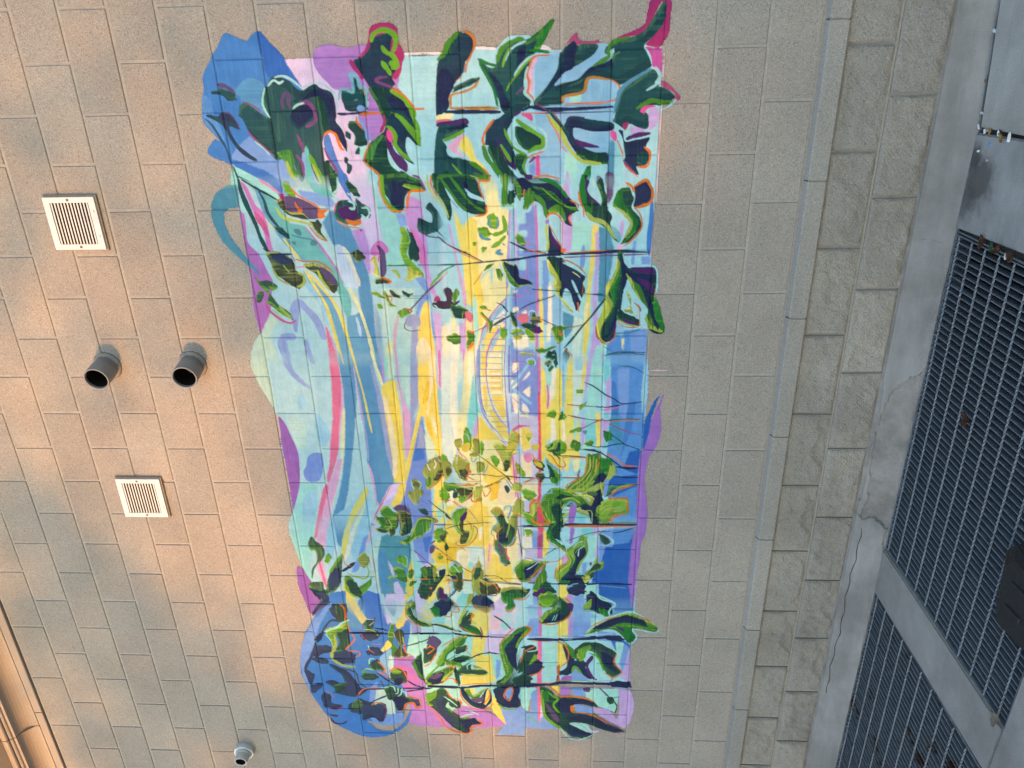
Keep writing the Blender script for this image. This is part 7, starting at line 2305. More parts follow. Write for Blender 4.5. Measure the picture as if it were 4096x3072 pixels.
L orange1_ 8.9 3422,1091 3400,1117 3409,1154
S dgreen21_ 2756,1125 2736,1177 2782,1172 2848,1136 2793,1113
S dgreen21_ 2859,1084 2829,1138 2837,1196 2894,1175 2905,1116 2887,1089
S slatep1_ 2858,1092 2866,1178 2899,1168 2896,1102
L lime1_ 5.8 2821,1110 2829,1160 2866,1186
L iceb1_ 7.3 2746,1133 2745,1176
L iceb1_ 5.7 2792,1142 2764,1174
L plumr1_ 5.8 2784,1107 2868,1091 2909,1123
L navy1_ 11.5 2810,1169 2818,1212 2827,1247
L navy1_ 13.2 2853,1012 2850,1122 2850,1252 2847,1383 2839,1528
S greenm1_ 2864,1244 2762,1282 2826,1284 2920,1268 2967,1293 3026,1258 2949,1250
S olive1_ 2845,1275 2825,1334 2919,1334 2948,1316 3014,1347 3035,1287 3006,1267 2939,1303
L orange1_ 9.3 2919,1334 2985,1335 3014,1362 3043,1345 3035,1287
S yellow1_ 2902,1240 2941,1215 2989,1188 2978,1226 2940,1259
L lime1_ 11.6 2872,1330 2919,1330
S slatep1_ 2981,1108 2952,1140 2970,1190 3018,1192 3019,1133 3010,1105
L pinkd1_ 6.7 2933,1142 2932,1194
L orange1_ 7.6 2972,1116 3000,1150
L mint1_ 9.2 2943,1119 2971,1123
S dgreen21_ 3088,1111 3048,1153 3076,1179 3135,1196 3136,1158 3127,1122
L mint1_ 8.5 3088,1111 3049,1119 3048,1153
L orange1_ 10.3 3067,1165 3115,1198 3155,1194
S dgreen21_ 3168,1058 3157,1104 3176,1155 3206,1144 3217,1090 3208,1061
L lgreen1_ 12.1 3158,1059 3128,1092 3136,1136
L mint1_ 8.6 3123,1085 3132,1129
L navy1_ 10.4 3156,1149 3204,1197 3253,1252
L orange1_ 9.5 3146,1158 3174,1200 3223,1248
S dgreen21_ 3164,1231 3123,1264 3132,1315 3201,1332 3242,1291 3233,1254 3204,1227
S lgreen1_ 3134,1233 3123,1271 3152,1299 3163,1253
L orange1_ 9.5 3154,1220 3113,1265 3132,1308 3201,1332
S navy1_ 3203,1249 3191,1303 3242,1291 3253,1252
L navy1_ 11.3 3211,1324 3250,1373 3268,1424
L olive1_ 12.2 3215,1166 3275,1182
L navy1_ 12.3 3290,1014 3287,1121 3278,1273 3273,1424 3272,1469
L navy1_ 11.5 3390,1102 3358,1159 3336,1199
L orange1_ 7.1 3352,1007 3289,1060 3276,1152
S dgreen21_ 3285,1181 3254,1222 3273,1273 3343,1305 3352,1350 3413,1368 3394,1339 3405,1292 3458,1288 3449,1235 3386,1233 3367,1196
S navy1_ 3345,1236 3354,1289 3373,1325 3416,1291 3458,1272 3448,1242
S slatep1_ 3383,1340 3361,1379 3413,1391 3424,1359
L orange1_ 11.6 3333,1306 3352,1357 3371,1394 3423,1397 3434,1366 3393,1346 3415,1299 3458,1288 3469,1240
L mint1_ 7.9 3275,1182 3264,1236 3304,1248
L mint1_ 7.0 3273,1266 3314,1262 3324,1246
L mint1_ 7.0 3272,1292 3323,1280 3344,1259
L mint1_ 7.0 3293,1279 3312,1308 3348,1312
L navy1_ 10.5 3302,1316 3290,1370 3279,1423
P blue1_ 3561,1030 3581,1075 3623,1094 3643,1147 3636,1210 3564,1279 3446,1331 3477,1332 3574,1301 3640,1241 3686,1158 3700,1078 3692,1000 3583,997
S greenm1_ 2669,1362 2614,1402 2641,1421 2686,1403 2731,1421 2776,1489 2775,1518 2794,1488 2786,1438 2741,1384
S dgreen21_ 2678,1375 2650,1406 2731,1414 2749,1462 2785,1488 2777,1425 2732,1385
L lime1_ 11.3 2740,1427 2767,1483 2775,1511
L aqua1_ 8.7 2615,1374 2579,1405 2605,1417
L mint1_ 6.4 2659,1398 2713,1408
L orange1_ 6.5 2660,1363 2723,1364 2768,1397 2795,1459
S navy 2648,1512 2603,1565 2601,1628 2664,1624 2710,1579 2720,1536
S greenb 2657,1505 2647,1548 2701,1558 2720,1529 2684,1510
L orange 7.2 2682,1623 2681,1666 2645,1661 2628,1640
L orange 7.2 2710,1579 2718,1614 2682,1630
S dgreen2 2763,1661 2699,1693 2689,1743 2762,1718 2797,1766 2852,1793 2835,1729 2808,1673
S greenb 2790,1695 2806,1766 2852,1785 2826,1708
L lime 14.4 2772,1661 2717,1678 2671,1708
L mint 7.2 2626,1732 2653,1738 2707,1707
L orange 8.0 2698,1728 2706,1749 2743,1719
L orange 5.7 2781,1660 2817,1701 2853,1771
L mint 6.5 2761,1732 2788,1774
L magenta 7.3 2788,1781 2843,1793 2880,1784
L dgreen 14.6 2775,1503 2783,1560 2810,1616 2827,1672
L lime 8.1 2766,1526 2783,1589 2827,1658
L navy 13.1 2849,1426 2844,1527 2842,1628 2854,1706 2861,1814 2863,1921
L navy 9.6 2704,1862 2748,1917 2802,1958
L plumr 6.5 2784,1510 2840,1513
L olive1_ 8.3 2947,1331 2917,1414 2887,1474 2859,1490
S plumd 2916,1465 2859,1505 2904,1552 2952,1527 2991,1518 3049,1484 3070,1439 2983,1452 2963,1490 2934,1485
S dgreen2 2964,1447 2934,1485 2981,1518 3039,1492 3070,1439
L orange 9.2 2963,1454 2944,1484 2962,1505 3001,1466
L orange 7.6 2991,1518 3069,1476 3099,1437
S dgreen1_ 3071,1372 2993,1422 3070,1431 3188,1430 3257,1470 3228,1427 3130,1382
L greenm1_ 18.8 3071,1380 3130,1390 3198,1422
S greenm 3068,1512 2990,1547 2922,1595 2864,1663 2854,1699 2920,1682 2969,1621 3008,1582 3076,1563 3097,1525
L lgreen 18.4 3087,1526 3009,1560 2941,1608 2883,1669
L orange 6.6 2942,1550 2894,1611 2855,1663
S greenm 3198,1437 3147,1492 3105,1569 3104,1613 3144,1611 3194,1564 3235,1524 3247,1471 3238,1441
S navy 3207,1451 3156,1499 3145,1552 3225,1532 3237,1479
S plumd 3187,1467 3156,1507 3155,1544 3196,1504
L lgreen 13.7 3188,1445 3127,1494 3047,1558
S greenm 3047,1573 3007,1633 3006,1692 3033,1727 3064,1660 3103,1672 3095,1614 3076,1563
S dgreen 3027,1603 3015,1677 3034,1705 3065,1645
L mint 9.2 3047,1587 3017,1633 2996,1678 2986,1707
S dgreen2 2950,1637 2929,1696 2967,1694 2987,1664 2998,1627
L orange 5.8 2929,1703 2967,1694 3005,1721
S dgreen2 3123,1634 3083,1673 3063,1718 3111,1716 3110,1775 3138,1818 3159,1787 3151,1714 3162,1647
L lime 11.1 3152,1647 3161,1714 3159,1787 3138,1818
L mint 8.4 3033,1749 3062,1725 3083,1695 3112,1694
S lime2 3082,1725 3091,1761 3110,1782 3111,1738
L orange 9.4 3106,1562 3095,1599 3114,1613 3154,1596
L lime 12.0 3215,1532 3154,1581 3124,1612
S dgreen 3104,1613 3143,1641 3242,1643 3223,1621
L orange 8.6 3235,1531 3194,1571 3193,1608 3243,1628
L navy 17.3 3258,1447 3260,1530 3262,1649 3244,1762 3241,1873 3236,2030
L orange 6.9 3242,1643 3224,1762 3226,1874
S dteal 3033,1734 2994,1772 2983,1831 2991,1881 2981,1831 2994,1779
L navy 10.0 3024,1720 2994,1772 2983,1831 2991,1888
S dgreen2 3380,1431 3307,1481 3265,1529 3305,1564 3356,1569 3429,1549 3500,1621 3519,1666 3518,1712 3559,1756 3571,1702 3614,1684 3637,1660 3607,1592 3524,1528 3431,1465
S navy 3531,1627 3517,1720 3559,1748 3571,1694 3625,1684 3626,1661 3573,1633
S slatep 3368,1492 3336,1555 3439,1533 3511,1590 3574,1617 3554,1557 3472,1508
S lgreen 3319,1435 3297,1497 3348,1486 3390,1445 3420,1489 3401,1437
L orange 10.9 3411,1436 3493,1492 3577,1532 3629,1583 3647,1660 3625,1692 3593,1693 3558,1764 3517,1727
L olive 12.5 3429,1549 3500,1621 3531,1635
S dgreen2 3305,1557 3355,1599 3384,1643 3426,1633 3427,1587 3377,1560
L orange 8.8 3285,1558 3345,1584 3364,1636 3415,1641
L mint 7.9 3336,1540 3376,1583 3416,1618
L lgreen 8.9 3428,1564 3459,1585 3436,1632
L mint 8.1 3510,1628 3488,1668 3476,1714
L mint 7.1 3446,1662 3465,1714 3485,1744
S lgreen 3509,1644 3497,1698 3519,1666
S navy 3262,1642 3281,1678 3332,1690 3372,1719 3381,1763 3299,1782 3257,1813 3318,1826 3389,1816 3432,1776 3413,1717 3353,1659
S greenm 3271,1671 3271,1701 3321,1713 3289,1760 3268,1790 3361,1742 3342,1697
S yellow 3271,1701 3270,1731 3310,1721 3301,1707
S plumd 3352,1697 3340,1758 3309,1774 3360,1779 3382,1733
L orange 8.8 3282,1640 3353,1652 3424,1709 3442,1776 3389,1838
S yellow 3298,1797 3267,1813 3338,1818 3401,1785
L orange 7.9 3267,1816 3328,1814 3391,1778
S navy 3256,1858 3232,2006 3313,1990 3373,2004 3415,1980 3417,1913 3378,1861 3327,1848
S lblue 3295,1909 3254,1932 3263,1954 3334,1945 3345,1922
L orange 9.6 3355,1922 3325,1904 3275,1917 3249,1947 3283,1957 3355,1937 3355,1922
L lgreen 12.4 3388,1861 3428,1912 3426,1980
L plum 10.5 3343,2004 3405,1988
S dgreen2 3196,1874 3134,1964 3093,2032 3236,2030 3246,1873
S greenm 2925,1890 2830,1957 2764,2038 2837,2037 2923,1976 2981,1925 3058,1915 3134,1964 3225,1881 3155,1920 3077,1900
S navy 2952,1918 2829,1993 2810,2037 3093,2032 3114,1979 3057,1944 3000,1924
L orange 7.3 2925,1883 2821,1950 2755,2038
L lgreen 11.4 2904,1970 2801,2037
L mint 8.2 2979,1990 2932,1998 2893,2036
F 2554 2759 1934 2023
P lav 2703,1898 2685,1933 2784,1952 2841,1894
P mint 2658,1948 2594,2033 2773,2037 2802,1980 2775,1952
P aqua 2541,2034 2531,2642 2662,2645 2907,2638 3175,2642 3195,2613 3215,1882 2953,1890 2943,1934
P lav 2540,2131 2538,2199 2716,2192 2626,2178
P orchid 2540,2113 2539,2137 3209,2129 3209,2110
P lblue 2718,2066 2717,2115 2864,2114 2865,2057 2773,2051
P mint 2699,2136 2769,2227 2862,2199 2863,2135
P mint 2900,2142 2917,2220 3207,2184 3188,2155
P yellow 2715,2227 2696,2290 2860,2280 2861,2220
P yellow 2889,2220 2906,2284 2991,2292 3088,2249 3089,2220
P orchid2 2705,2283 2686,2310 2859,2305 2860,2280
P lblue 2606,2310 2667,2400 2710,2456 2802,2389 2858,2376 2859,2305
P mint 2711,2408 2701,2456 2746,2443 2783,2409
P lblue 2535,2398 2586,2453 2639,2441 2667,2372 2606,2316
P blued2 2534,2473 2531,2642 2662,2645 2663,2593 2700,2525 2664,2511 2602,2543 2559,2494
P purple2 2531,2608 2531,2642 2618,2639 2618,2626
P lblue 2801,2445 2817,2550 2881,2559 2874,2453
P blued 2864,2517 2871,2601 2907,2638 2945,2632 3002,2592 2965,2562 2891,2531
P mint 2881,2552 2890,2602 3040,2600 3041,2565
P lblue 2890,2602 2926,2631 3078,2609 3117,2596 3041,2579
P lav2 2907,2638 3194,2648 3157,2590 3078,2609 2964,2626
P mint 2988,2420 2987,2463 3119,2524 3159,2496 3121,2452
P lblue 3086,2307 3066,2350 3161,2438 3181,2395 3184,2293
P purpled 3156,2249 3145,2308 3204,2301 3206,2235
P sky 2934,1891 3117,1885 3096,1937
P yellow 3429,1875 3501,1911 3543,1914 3565,1871
P purple 3491,1873 3522,1903 3553,1913 3587,1870
P lblue 3450,1875 3453,2101 3470,2228 3574,2251 3591,2221 3590,2099 3587,2031 3626,1961 3651,1868
P mint 3252,1999 3249,2103 3311,2065 3455,2040 3394,2004
P lblue 3290,2065 3249,2110 3452,2123 3454,2063
L pink3 22.1 2873,2115 3189,2115 3526,2113
P lav 3248,2132 3248,2140 3473,2138 3515,2115
P yellow 3232,2184 3230,2235 3306,2235 3286,2213
P purple 3235,2235 3244,2301 3304,2294 3305,2243
P lblue 3244,2301 3241,2389 3311,2398 3313,2324
P mint 3251,2382 3245,2586 3336,2582 3438,2571 3419,2533 3390,2466 3341,2398
P lav2 3246,2579 3254,2648 3273,2660 3353,2677 3435,2674 3518,2659 3572,2628 3512,2536 3442,2445 3401,2436 3409,2518 3439,2549 3500,2580 3438,2593 3336,2589
P lblue 3374,2325 3401,2436 3453,2437 3456,2340
P mint 3529,2326 3527,2401 3610,2433 3613,2357
S greenb 2543,1917 2542,1993 2568,2034 2586,1992 2595,1971 2639,1984 2667,1941 2649,1927 2622,1942 2605,1915
L orange 7.0 2586,1971 2576,2040
L orange 7.1 2667,1927 2675,1955 2639,1987
S greenm 2584,2116 2539,2137 2538,2199 2590,2227 2635,2206 2636,2137
S lgreen 2592,2130 2565,2179 2608,2199 2636,2151
S dgreen 2555,2227 2607,2275 2642,2303 2678,2296 2714,2276 2751,2206 2753,2136 2735,2122 2671,2178 2634,2234
S lgreen 2726,2122 2662,2164 2634,2234 2680,2178 2744,2136
S navy 2735,2143 2697,2199 2678,2269 2724,2234 2752,2164
L mint 6.4 2734,2192 2697,2206
L mint 6.3 2733,2206 2688,2220
L orange 8.7 2758,2129 2760,2206 2714,2276 2668,2303
L orange 7.0 2563,2261 2607,2296 2668,2303
S plum 2607,2279 2615,2310 2668,2303 2651,2289
S navy 2537,2275 2536,2343 2549,2316
S navy 2535,2384 2534,2425 2569,2439 2611,2523 2691,2504 2674,2456 2649,2400
S ltgreen 2614,2372 2578,2412 2649,2400 2649,2365
S greenb 2639,2455 2656,2503 2700,2505 2683,2463
L mint 9.3 2534,2432 2577,2467 2602,2539 2656,2510 2691,2511
L plumd 9.3 2552,2384 2561,2419
S greenm 2830,2382 2774,2416 2728,2478 2690,2553 2671,2614 2697,2684 2740,2748 2784,2785 2803,2765 2786,2709 2778,2646 2842,2663 2888,2651 2889,2630 2816,2571 2790,2514 2810,2445
S navy 2792,2417 2737,2485 2699,2560 2689,2622 2723,2699 2768,2729 2751,2666 2744,2582 2782,2500
S greenb 2753,2555 2760,2638 2777,2729 2794,2779 2786,2709 2787,2647 2851,2663 2889,2644 2889,2623 2807,2571
L plum 12.7 2767,2548 2784,2577 2807,2599
L mint 9.5 2821,2382 2755,2444 2700,2525 2662,2621 2688,2684 2749,2763
L orange 7.1 2774,2409 2723,2485 2695,2553
L orange2 7.1 2684,2663 2714,2719 2758,2763
L aqua2 9.6 2784,2792 2810,2766 2787,2647 2842,2670 2893,2644 2889,2623
L navy 21.1 2874,2050 2874,2149 2874,2248 2862,2390 2839,2572
L aqua2 8.1 2858,2050 2851,2248 2822,2529
L steelc 9.7 2870,2256 2868,2305
L orange 6.5 2888,2071 2893,2241
S navy 2847,2460 2835,2565 2871,2601 2873,2531
S greenm 2934,1891 2868,1936 2811,1987 2773,2044 2800,2079 2846,2050 2903,1999 2979,1990 3037,1960 3115,1965 3215,1911 3225,1882 3135,1928 3039,1909
S navy 2952,1919 2857,1971 2810,2036 2828,2057 2903,2006 2998,1983 3114,1987 3086,1959 3019,1932
S dgreen 3095,1988 2978,2019 2920,2077 2967,2106 3024,2098 3093,2053 3133,1994
L lgreen 13.0 2941,1984 2875,2007 2800,2058
L mint 9.1 2989,1990 2913,2013 2902,2063 2929,2102 2958,2098 2968,2048
S navy 2941,2013 2916,2063 2929,2099 2949,2070
L orange2 8.3 2929,2092 2969,2034 3055,2003
L orange 9.7 2773,2037 2800,2072 2866,2021
S lgreen 3073,2054 2986,2091 3024,2105 3054,2076
S navy 3073,2054 3034,2105 3062,2141 3100,2133 3150,2089 3172,2016 3193,1986
L orange 7.6 3203,1986 3162,2045 3130,2111 3081,2141
L plum 6.0 3203,1986 3180,2081
L navy 25.8 3250,1881 3238,1970 3230,2059 3223,2162
S dgreen 3174,1964 3142,2031 3180,2074 3221,2044 3233,1970
S navy 2898,2249 2934,2291 3009,2321 3076,2314 3145,2286 3146,2242 3186,2235 3206,2213 3127,2228 3068,2278
S greenm 2888,2249 2915,2291 2971,2327 3019,2314 2963,2285
L mint 6.5 2893,2249 2916,2277
L orange 7.4 2889,2220 2916,2263 2972,2285 3039,2278 3078,2242
S dgreen2 2952,2320 2895,2362 2884,2432 2920,2497 2965,2555 3042,2550 3117,2596 3148,2539 3129,2510 3053,2472 2978,2442 2951,2391 2989,2356 3046,2379 3028,2335
S navy 3048,2292 3027,2350 3046,2393 3084,2386 3171,2424 3170,2453 3171,2410 3124,2358 3076,2336 3125,2307 3136,2278
S lgreen 2971,2335 2923,2369 2922,2419 2960,2391 3027,2371 3018,2342
L lgreen 15.1 3125,2307 3076,2321 3133,2365
S plum 3046,2386 2988,2420 3016,2428 3074,2401 3170,2439 3142,2402
L lgreen 11.6 2969,2406 3006,2457 3101,2488
S navy 2968,2463 2985,2534 3022,2550 3051,2536 3118,2575 3100,2524
L slatep 11.5 2948,2484 2994,2535
L orange 8.3 2965,2562 3042,2550 3117,2596 3168,2540
L orange 6.7 3120,2495 3158,2540 3188,2533
L mint 7.3 2933,2327 2885,2376 2884,2454 2919,2518 2965,2562
L orange 9.3 3088,2242 3108,2220 3166,2231 3206,2206 3213,2140
S orange2 3079,2217 3069,2235 3127,2235 3137,2220
L navy 20.4 3228,2162 3205,2250 3206,2396 3207,2541 3206,2643
S navy 3187,2541 3189,2642 3239,2644 3227,2542
L lgreen 6.8 3191,2235 3183,2352 3190,2439
L orange 5.9 3191,2425 3178,2540
L lilacg 8.5 3252,2367 3237,2542 3244,2648
S plumd 3246,2374 3240,2411 3275,2412 3271,2382
L plumd 10.3 3239,2469 3278,2500 3327,2538
S dgreen 3318,2515 3316,2552 3367,2554 3363,2524
L dgreen 7.8 3337,2553 3387,2576 3444,2567
L dgreen 7.7 3317,2537 3310,2589
S dgreen 3269,2125 3248,2147 3267,2184 3336,2221 3314,2294 3331,2398 3395,2466 3382,2414 3374,2325 3416,2303 3445,2340 3453,2430 3523,2514 3591,2632 3611,2577 3577,2478 3537,2402 3529,2341 3541,2296 3581,2357 3632,2441 3655,2388 3647,2312 3595,2266 3555,2190 3493,2145 3390,2131
S navy 3347,2213 3324,2294 3341,2391 3396,2458 3374,2325 3447,2295 3449,2236
S navy 3490,2251 3456,2340 3473,2445 3533,2522 3591,2632 3596,2553 3526,2431 3508,2326
S navy 3574,2266 3551,2296 3592,2365 3632,2441 3646,2327
L lgreen 19.4 3268,2132 3380,2135 3483,2149 3554,2206 3585,2251
L lgreen 15.7 3268,2154 3317,2198 3336,2228 3388,2198 3459,2236
S plumd 3369,2146 3389,2168 3491,2228 3532,2236 3492,2191
S greenb 3288,2132 3268,2162 3348,2169 3349,2139
L mint 9.0 3585,2244 3658,2289 3678,2343 3660,2396 3626,2445
S mint 3541,2296 3529,2326 3548,2387 3600,2440 3601,2395 3571,2342
L lilacg 7.2 3536,2296 3534,2341 3570,2387 3621,2433
S lilacw 3601,2388 3593,2478 3615,2448
L orange 9.5 3237,2176 3276,2213 3315,2243 3314,2309 3331,2398 3360,2443
S orange 3395,2299 3390,2317 3436,2318 3436,2303
L orange 7.9 3446,2310 3449,2385 3483,2460 3533,2522
L magentam 6.2 3483,2475 3533,2537 3563,2597
L magentam 6.3 3615,2554 3591,2632
S steelc 3487,2025 3465,2063 3516,2092 3541,2138 3538,2069"""
def lin(c):
    return tuple((x/255/12.92 if x/255 <= 0.04045 else ((x/255+0.055)/1.055)**2.4) for x in c)
RES = 1.75                                   # mm per sample
U0, U1, V0, V1 = -400, 3740, 640, 2830
CW, CH = int((U1-U0)/RES), int((V1-V0)/RES)
canvas = np.zeros((CH, CW, 3), np.float32); alpha = np.zeros((CH, CW), np.float32)
def fnoise(n, s, seed):
    r = np.random.default_rng(seed); a = r.random((n//s[0]+3, n//s[1]+3)).astype(np.float32)
    y = np.arange(n)/s[0]; x = np.arange(n)/s[1]
    yi = y.astype(int); xi = x.astype(int); fy = (y-yi)[:, None]; fx = (x-xi)[None, :]
    fy = fy*fy*(3-2*fy); fx = fx*fx*(3-2*fx)
    return (a[yi][:, xi]*(1-fy)*(1-fx)+a[yi+1][:, xi]*fy*(1-fx)+a[yi][:, xi+1]*(1-fy)*fx+a[yi+1][:, xi+1]*fy*fx).astype(np.float32)
NT = 2400
LEAFY = set('dgreen dgreen2 dteal dteal2 green greenm greenb greend lgreen ltgreen olive olive2 olivey olivel lime lime2 slatep navy navyt'.split())
HILITE = dict(dgreen='greenm', dteal='greend', dteal2='greend', navy='dteal', navyt='dteal', slatep='dteal2', green='lgreen', greenm='lime', greenb='lgreen', lgreen='lime', ltgreen='lime', olive='lime2', olive2='lgreen', olivey='lime', olivel='yellow', lime='yellow', lime2='yellowp', dgreen2='greenm', greend='lgreen')
streaks = [fnoise(NT, (3, 60), 1), fnoise(NT, (60, 3), 2), fnoise(NT, (26, 20), 3)]
grit = fnoise(NT, (2, 2), 5)*0.6+fnoise(NT, (5, 5), 6)*0.4
def catmull(p, closed, n=5):
    P = np.array(p, float); m = len(P)
    if m < 3 or n <= 1: return P
    if closed: A = np.roll(P, 1, 0); Bq = P; Cq = np.roll(P, -1, 0); D = np.roll(P, -2, 0)
    else:
        E = np.vstack([2*P[0]-P[1], P, 2*P[-1]-P[-2]]); A, Bq, Cq, D = E[:-3], E[1:-2], E[2:-1], E[3:]
    t = (np.arange(n)/n)[None, :, None]
    A, Bq, Cq, D = (q[:, None, :] for q in (A, Bq, Cq, D))
    r = 0.5*(2*Bq+(Cq-A)*t+(2*A-5*Bq+4*Cq-D)*t**2+(3*Bq-A-3*Cq+D)*t**3)
    r = r.reshape(-1, 2)
    return r if closed else np.vstack([r, P[-1]])
def stroke(p, w, seed):
    P = catmull(p, False, 6)
    d = np.gradient(P, axis=0); d /= (np.linalg.norm(d, axis=1, keepdims=True)+1e-9); nrm = np.stack([-d[:, 1], d[:, 0]], 1)
    s = np.linspace(0, 1, len(P)); r = np.random.default_rng(seed)
    wd_ = w/2*(0.55+0.45*np.minimum(1, np.minimum(s, 1-s)*7))*(1+0.16*np.sin(s*9+r.random()*6)+0.08*np.sin(s*23+r.random()*6))
    e = d[-1]*w*0.22; b = -d[0]*w*0.22
    return np.vstack([P+nrm*wd_[:, None], P[-1:]+e, (P-nrm*wd_[:, None])[::-1], P[:1]+b])
def coverage(poly):
    X = (poly[:, 0]-U0)/RES; Y = (poly[:, 1]-V0)/RES
    x0, x1 = int(max(0, math.floor(X.min())-4)), int(min(CW, math.ceil(X.max())+5))
    y0, y1 = int(max(0, math.floor(Y.min())-4)), int(min(CH, math.ceil(Y.max())+5))
    if x1-x0 < 2 or y1-y0 < 2: return None
    w, h = x1-x0, y1-y0; SS = 3
    acc = np.zeros((h*SS, w+2), np.float32)
    xa, ya = X-x0, (Y-y0)*SS
    xb, yb = np.roll(xa, -1), np.roll(ya, -1)
    for ax, ay, bx, by in zip(xa, ya, xb, yb):
        if ay == by: continue
        s = 1.0
        if ay > by: ax, ay, bx, by, s = bx, by, ax, ay, -1.0
        r0, r1 = max(0, math.ceil(ay-0.5)), min(h*SS-1, math.ceil(by-0.5)-1)
        if r1 < r0: continue
        rr = np.arange(r0, r1+1); xx = np.clip(ax+(rr+0.5-ay)*(bx-ax)/(by-ay), 0, w)
        xi = xx.astype(int); f = xx-xi
        acc[rr, xi] += s*(1-f); acc[rr, xi+1] += s*f
    c = np.minimum(1, np.abs(np.cumsum(acc, 1)[:, :w]))
    return x0, x1, y0, y1, c.reshape(h, SS, w).mean(1)
def blur(a, r):
    if r < 1: return a
    for ax in (0, 1):
        for _ in range(2):
            pad = [(0, 0), (0, 0)]; pad[ax] = (r+1, r)
            c = np.cumsum(np.pad(a, pad, mode='edge'), axis=ax)
            n_ = a.shape[ax]
            a = (np.take(c, np.arange(2*r+1, 2*r+1+n_), ax)-np.take(c, np.arange(0, n_), ax))/(2*r+1)
    return a
for q, ln in enumerate(MURAL.strip().split('\n')):
    t_ = ln.split(); typ, cn = t_[0], t_[1]; k = 2; w_ = 0
    if typ == 'F': FD = tuple(map(float, t_[1:])); continue        # where a group of grounds is feathered into the one before
    if typ == 'L': w_ = max(4.5, float(t_[2])); k = 3
    p = [tuple(map(float, s.split(','))) for s in t_[k:]]
    poly = stroke(p, w_, q) if typ == 'L' else (catmull(p, True, 7) if typ == 'S' else catmull(p, True, 1))
    base_n = cn.split('1_')[0].split('2_')[0]
    leafy = typ == 'S' and base_n in LEAFY
    if leafy:                                                      # ragged, lobed brush outline
        rr_ = np.random.default_rng(q); cen = poly.mean(0); dd = poly-cen; sz = np.sqrt((dd**2).sum(1)).mean()
        th = np.linspace(0, 2*np.pi, len(poly), endpoint=False)
        am = 0.09 if len(p) <= 7 else 0.035
        k_ = 1+am*np.sin(th*rr_.integers(4, 7)+rr_.random()*6)+am*0.7*np.sin(th*rr_.integers(8, 13)+rr_.random()*6)
        poly = cen+dd*k_[:, None]
    cv = coverage(poly)
    if cv is None: continue
    x0, x1, y0, y1, c = cv
    r = np.random.default_rng(q+100)
    ox, oy = int(r.integers(0, NT-(x1-x0)-1)) if NT > x1-x0+1 else 0, int(r.integers(0, NT-(y1-y0)-1)) if NT > y1-y0+1 else 0
    sl_ = (slice(oy, oy+y1-y0), slice(ox, ox+x1-x0))
    g = grit[sl_]
    if g.shape != c.shape: g = np.resize(g, c.shape)
    thin = typ == 'L' and w_ < 11
    rad = (3 if typ == 'P' else 1)
    cb = c if thin else blur(c, rad)
    c = np.clip(cb*(0.8+0.5*g), 0, 1) if thin else np.clip((cb-0.5+(g-0.5)*(0.55 if typ == 'P' else 0.30))*(2.2 if typ == 'P' else 4.5)+0.5, 0, 1)   # dry-brush / spray edge
    if typ == 'P':
        uu_ = U0+(np.arange(x0, x1)+0.5)*RES; vv_ = V0+(np.arange(y0, y1)+0.5)*RES
        c = c*np.clip((uu_-FD[0])/(FD[1]-FD[0]), 0, 1)[None, :]*np.clip((vv_-FD[2])/(FD[3]-FD[2]), 0, 1)[:, None]
    st = streaks[int(r.integers(0, 2)) if typ != 'P' else (1 if r.random() < 0.3 else 0)][sl_]*0.6+streaks[2][sl_]*0.4
    if st.shape != c.shape: st = np.resize(st, c.shape)
    colr = np.array(lin(PAL[cn]), np.float32); colr = colr*(1-0.10*min(1.0, float(colr.mean())/0.6))
    var = 1+(st-0.5)[..., None]*np.array((0.34, 0.30, 0.26), np.float32)*(0.55 if typ == 'P' else 1.0)
    c3 = (c*0.985)[..., None]
    canvas[y0:y1, x0:x1] = canvas[y0:y1, x0:x1]*(1-c3)+colr*var*c3
    if leafy and min(x1-x0, y1-y0) > 16:
        # a lit edge, a dark flank and a few bristle marks inside each leaf
        k_ = int(np.clip(min(x1-x0, y1-y0)*0.10, 2, 9)); sx, sy = (k_, k_//2) if q % 2 else (-k_, k_//2)
        rim = np.clip(c-np.roll(np.roll(c, sx, 1), sy, 0), 0, 1)*(0.35+0.65*(st > 0.45))
        shd = np.clip(c-np.roll(np.roll(c, -2*sx, 1), -2*sy, 0), 0, 1)
        hl = np.array(lin(PAL[HILITE.get(base_n, 'lime')]), np.float32); dk_ = colr*0.45+np.array((0.004, 0.008, 0.018), np.float32)
        rg = canvas[y0:y1, x0:x1]
        rg = rg*(1-(shd*0.55)[..., None])+dk_*(shd*0.55)[..., None]
        rg = rg*(1-(rim*0.70)[..., None])+hl*var*(rim*0.70)[..., None]
        br_ = c*np.clip((streaks[q % 2][sl_]-0.66)*4, 0, 1)*0.45
        canvas[y0:y1, x0:x1] = rg*(1-br_[..., None])+hl*br_[..., None]
    alpha[y0:y1, x0:x1] = alpha[y0:y1, x0:x1]*(1-c*0.985)+c*0.985
canvas = np.stack([blur(canvas[..., i], 0) for i in range(3)], -1)
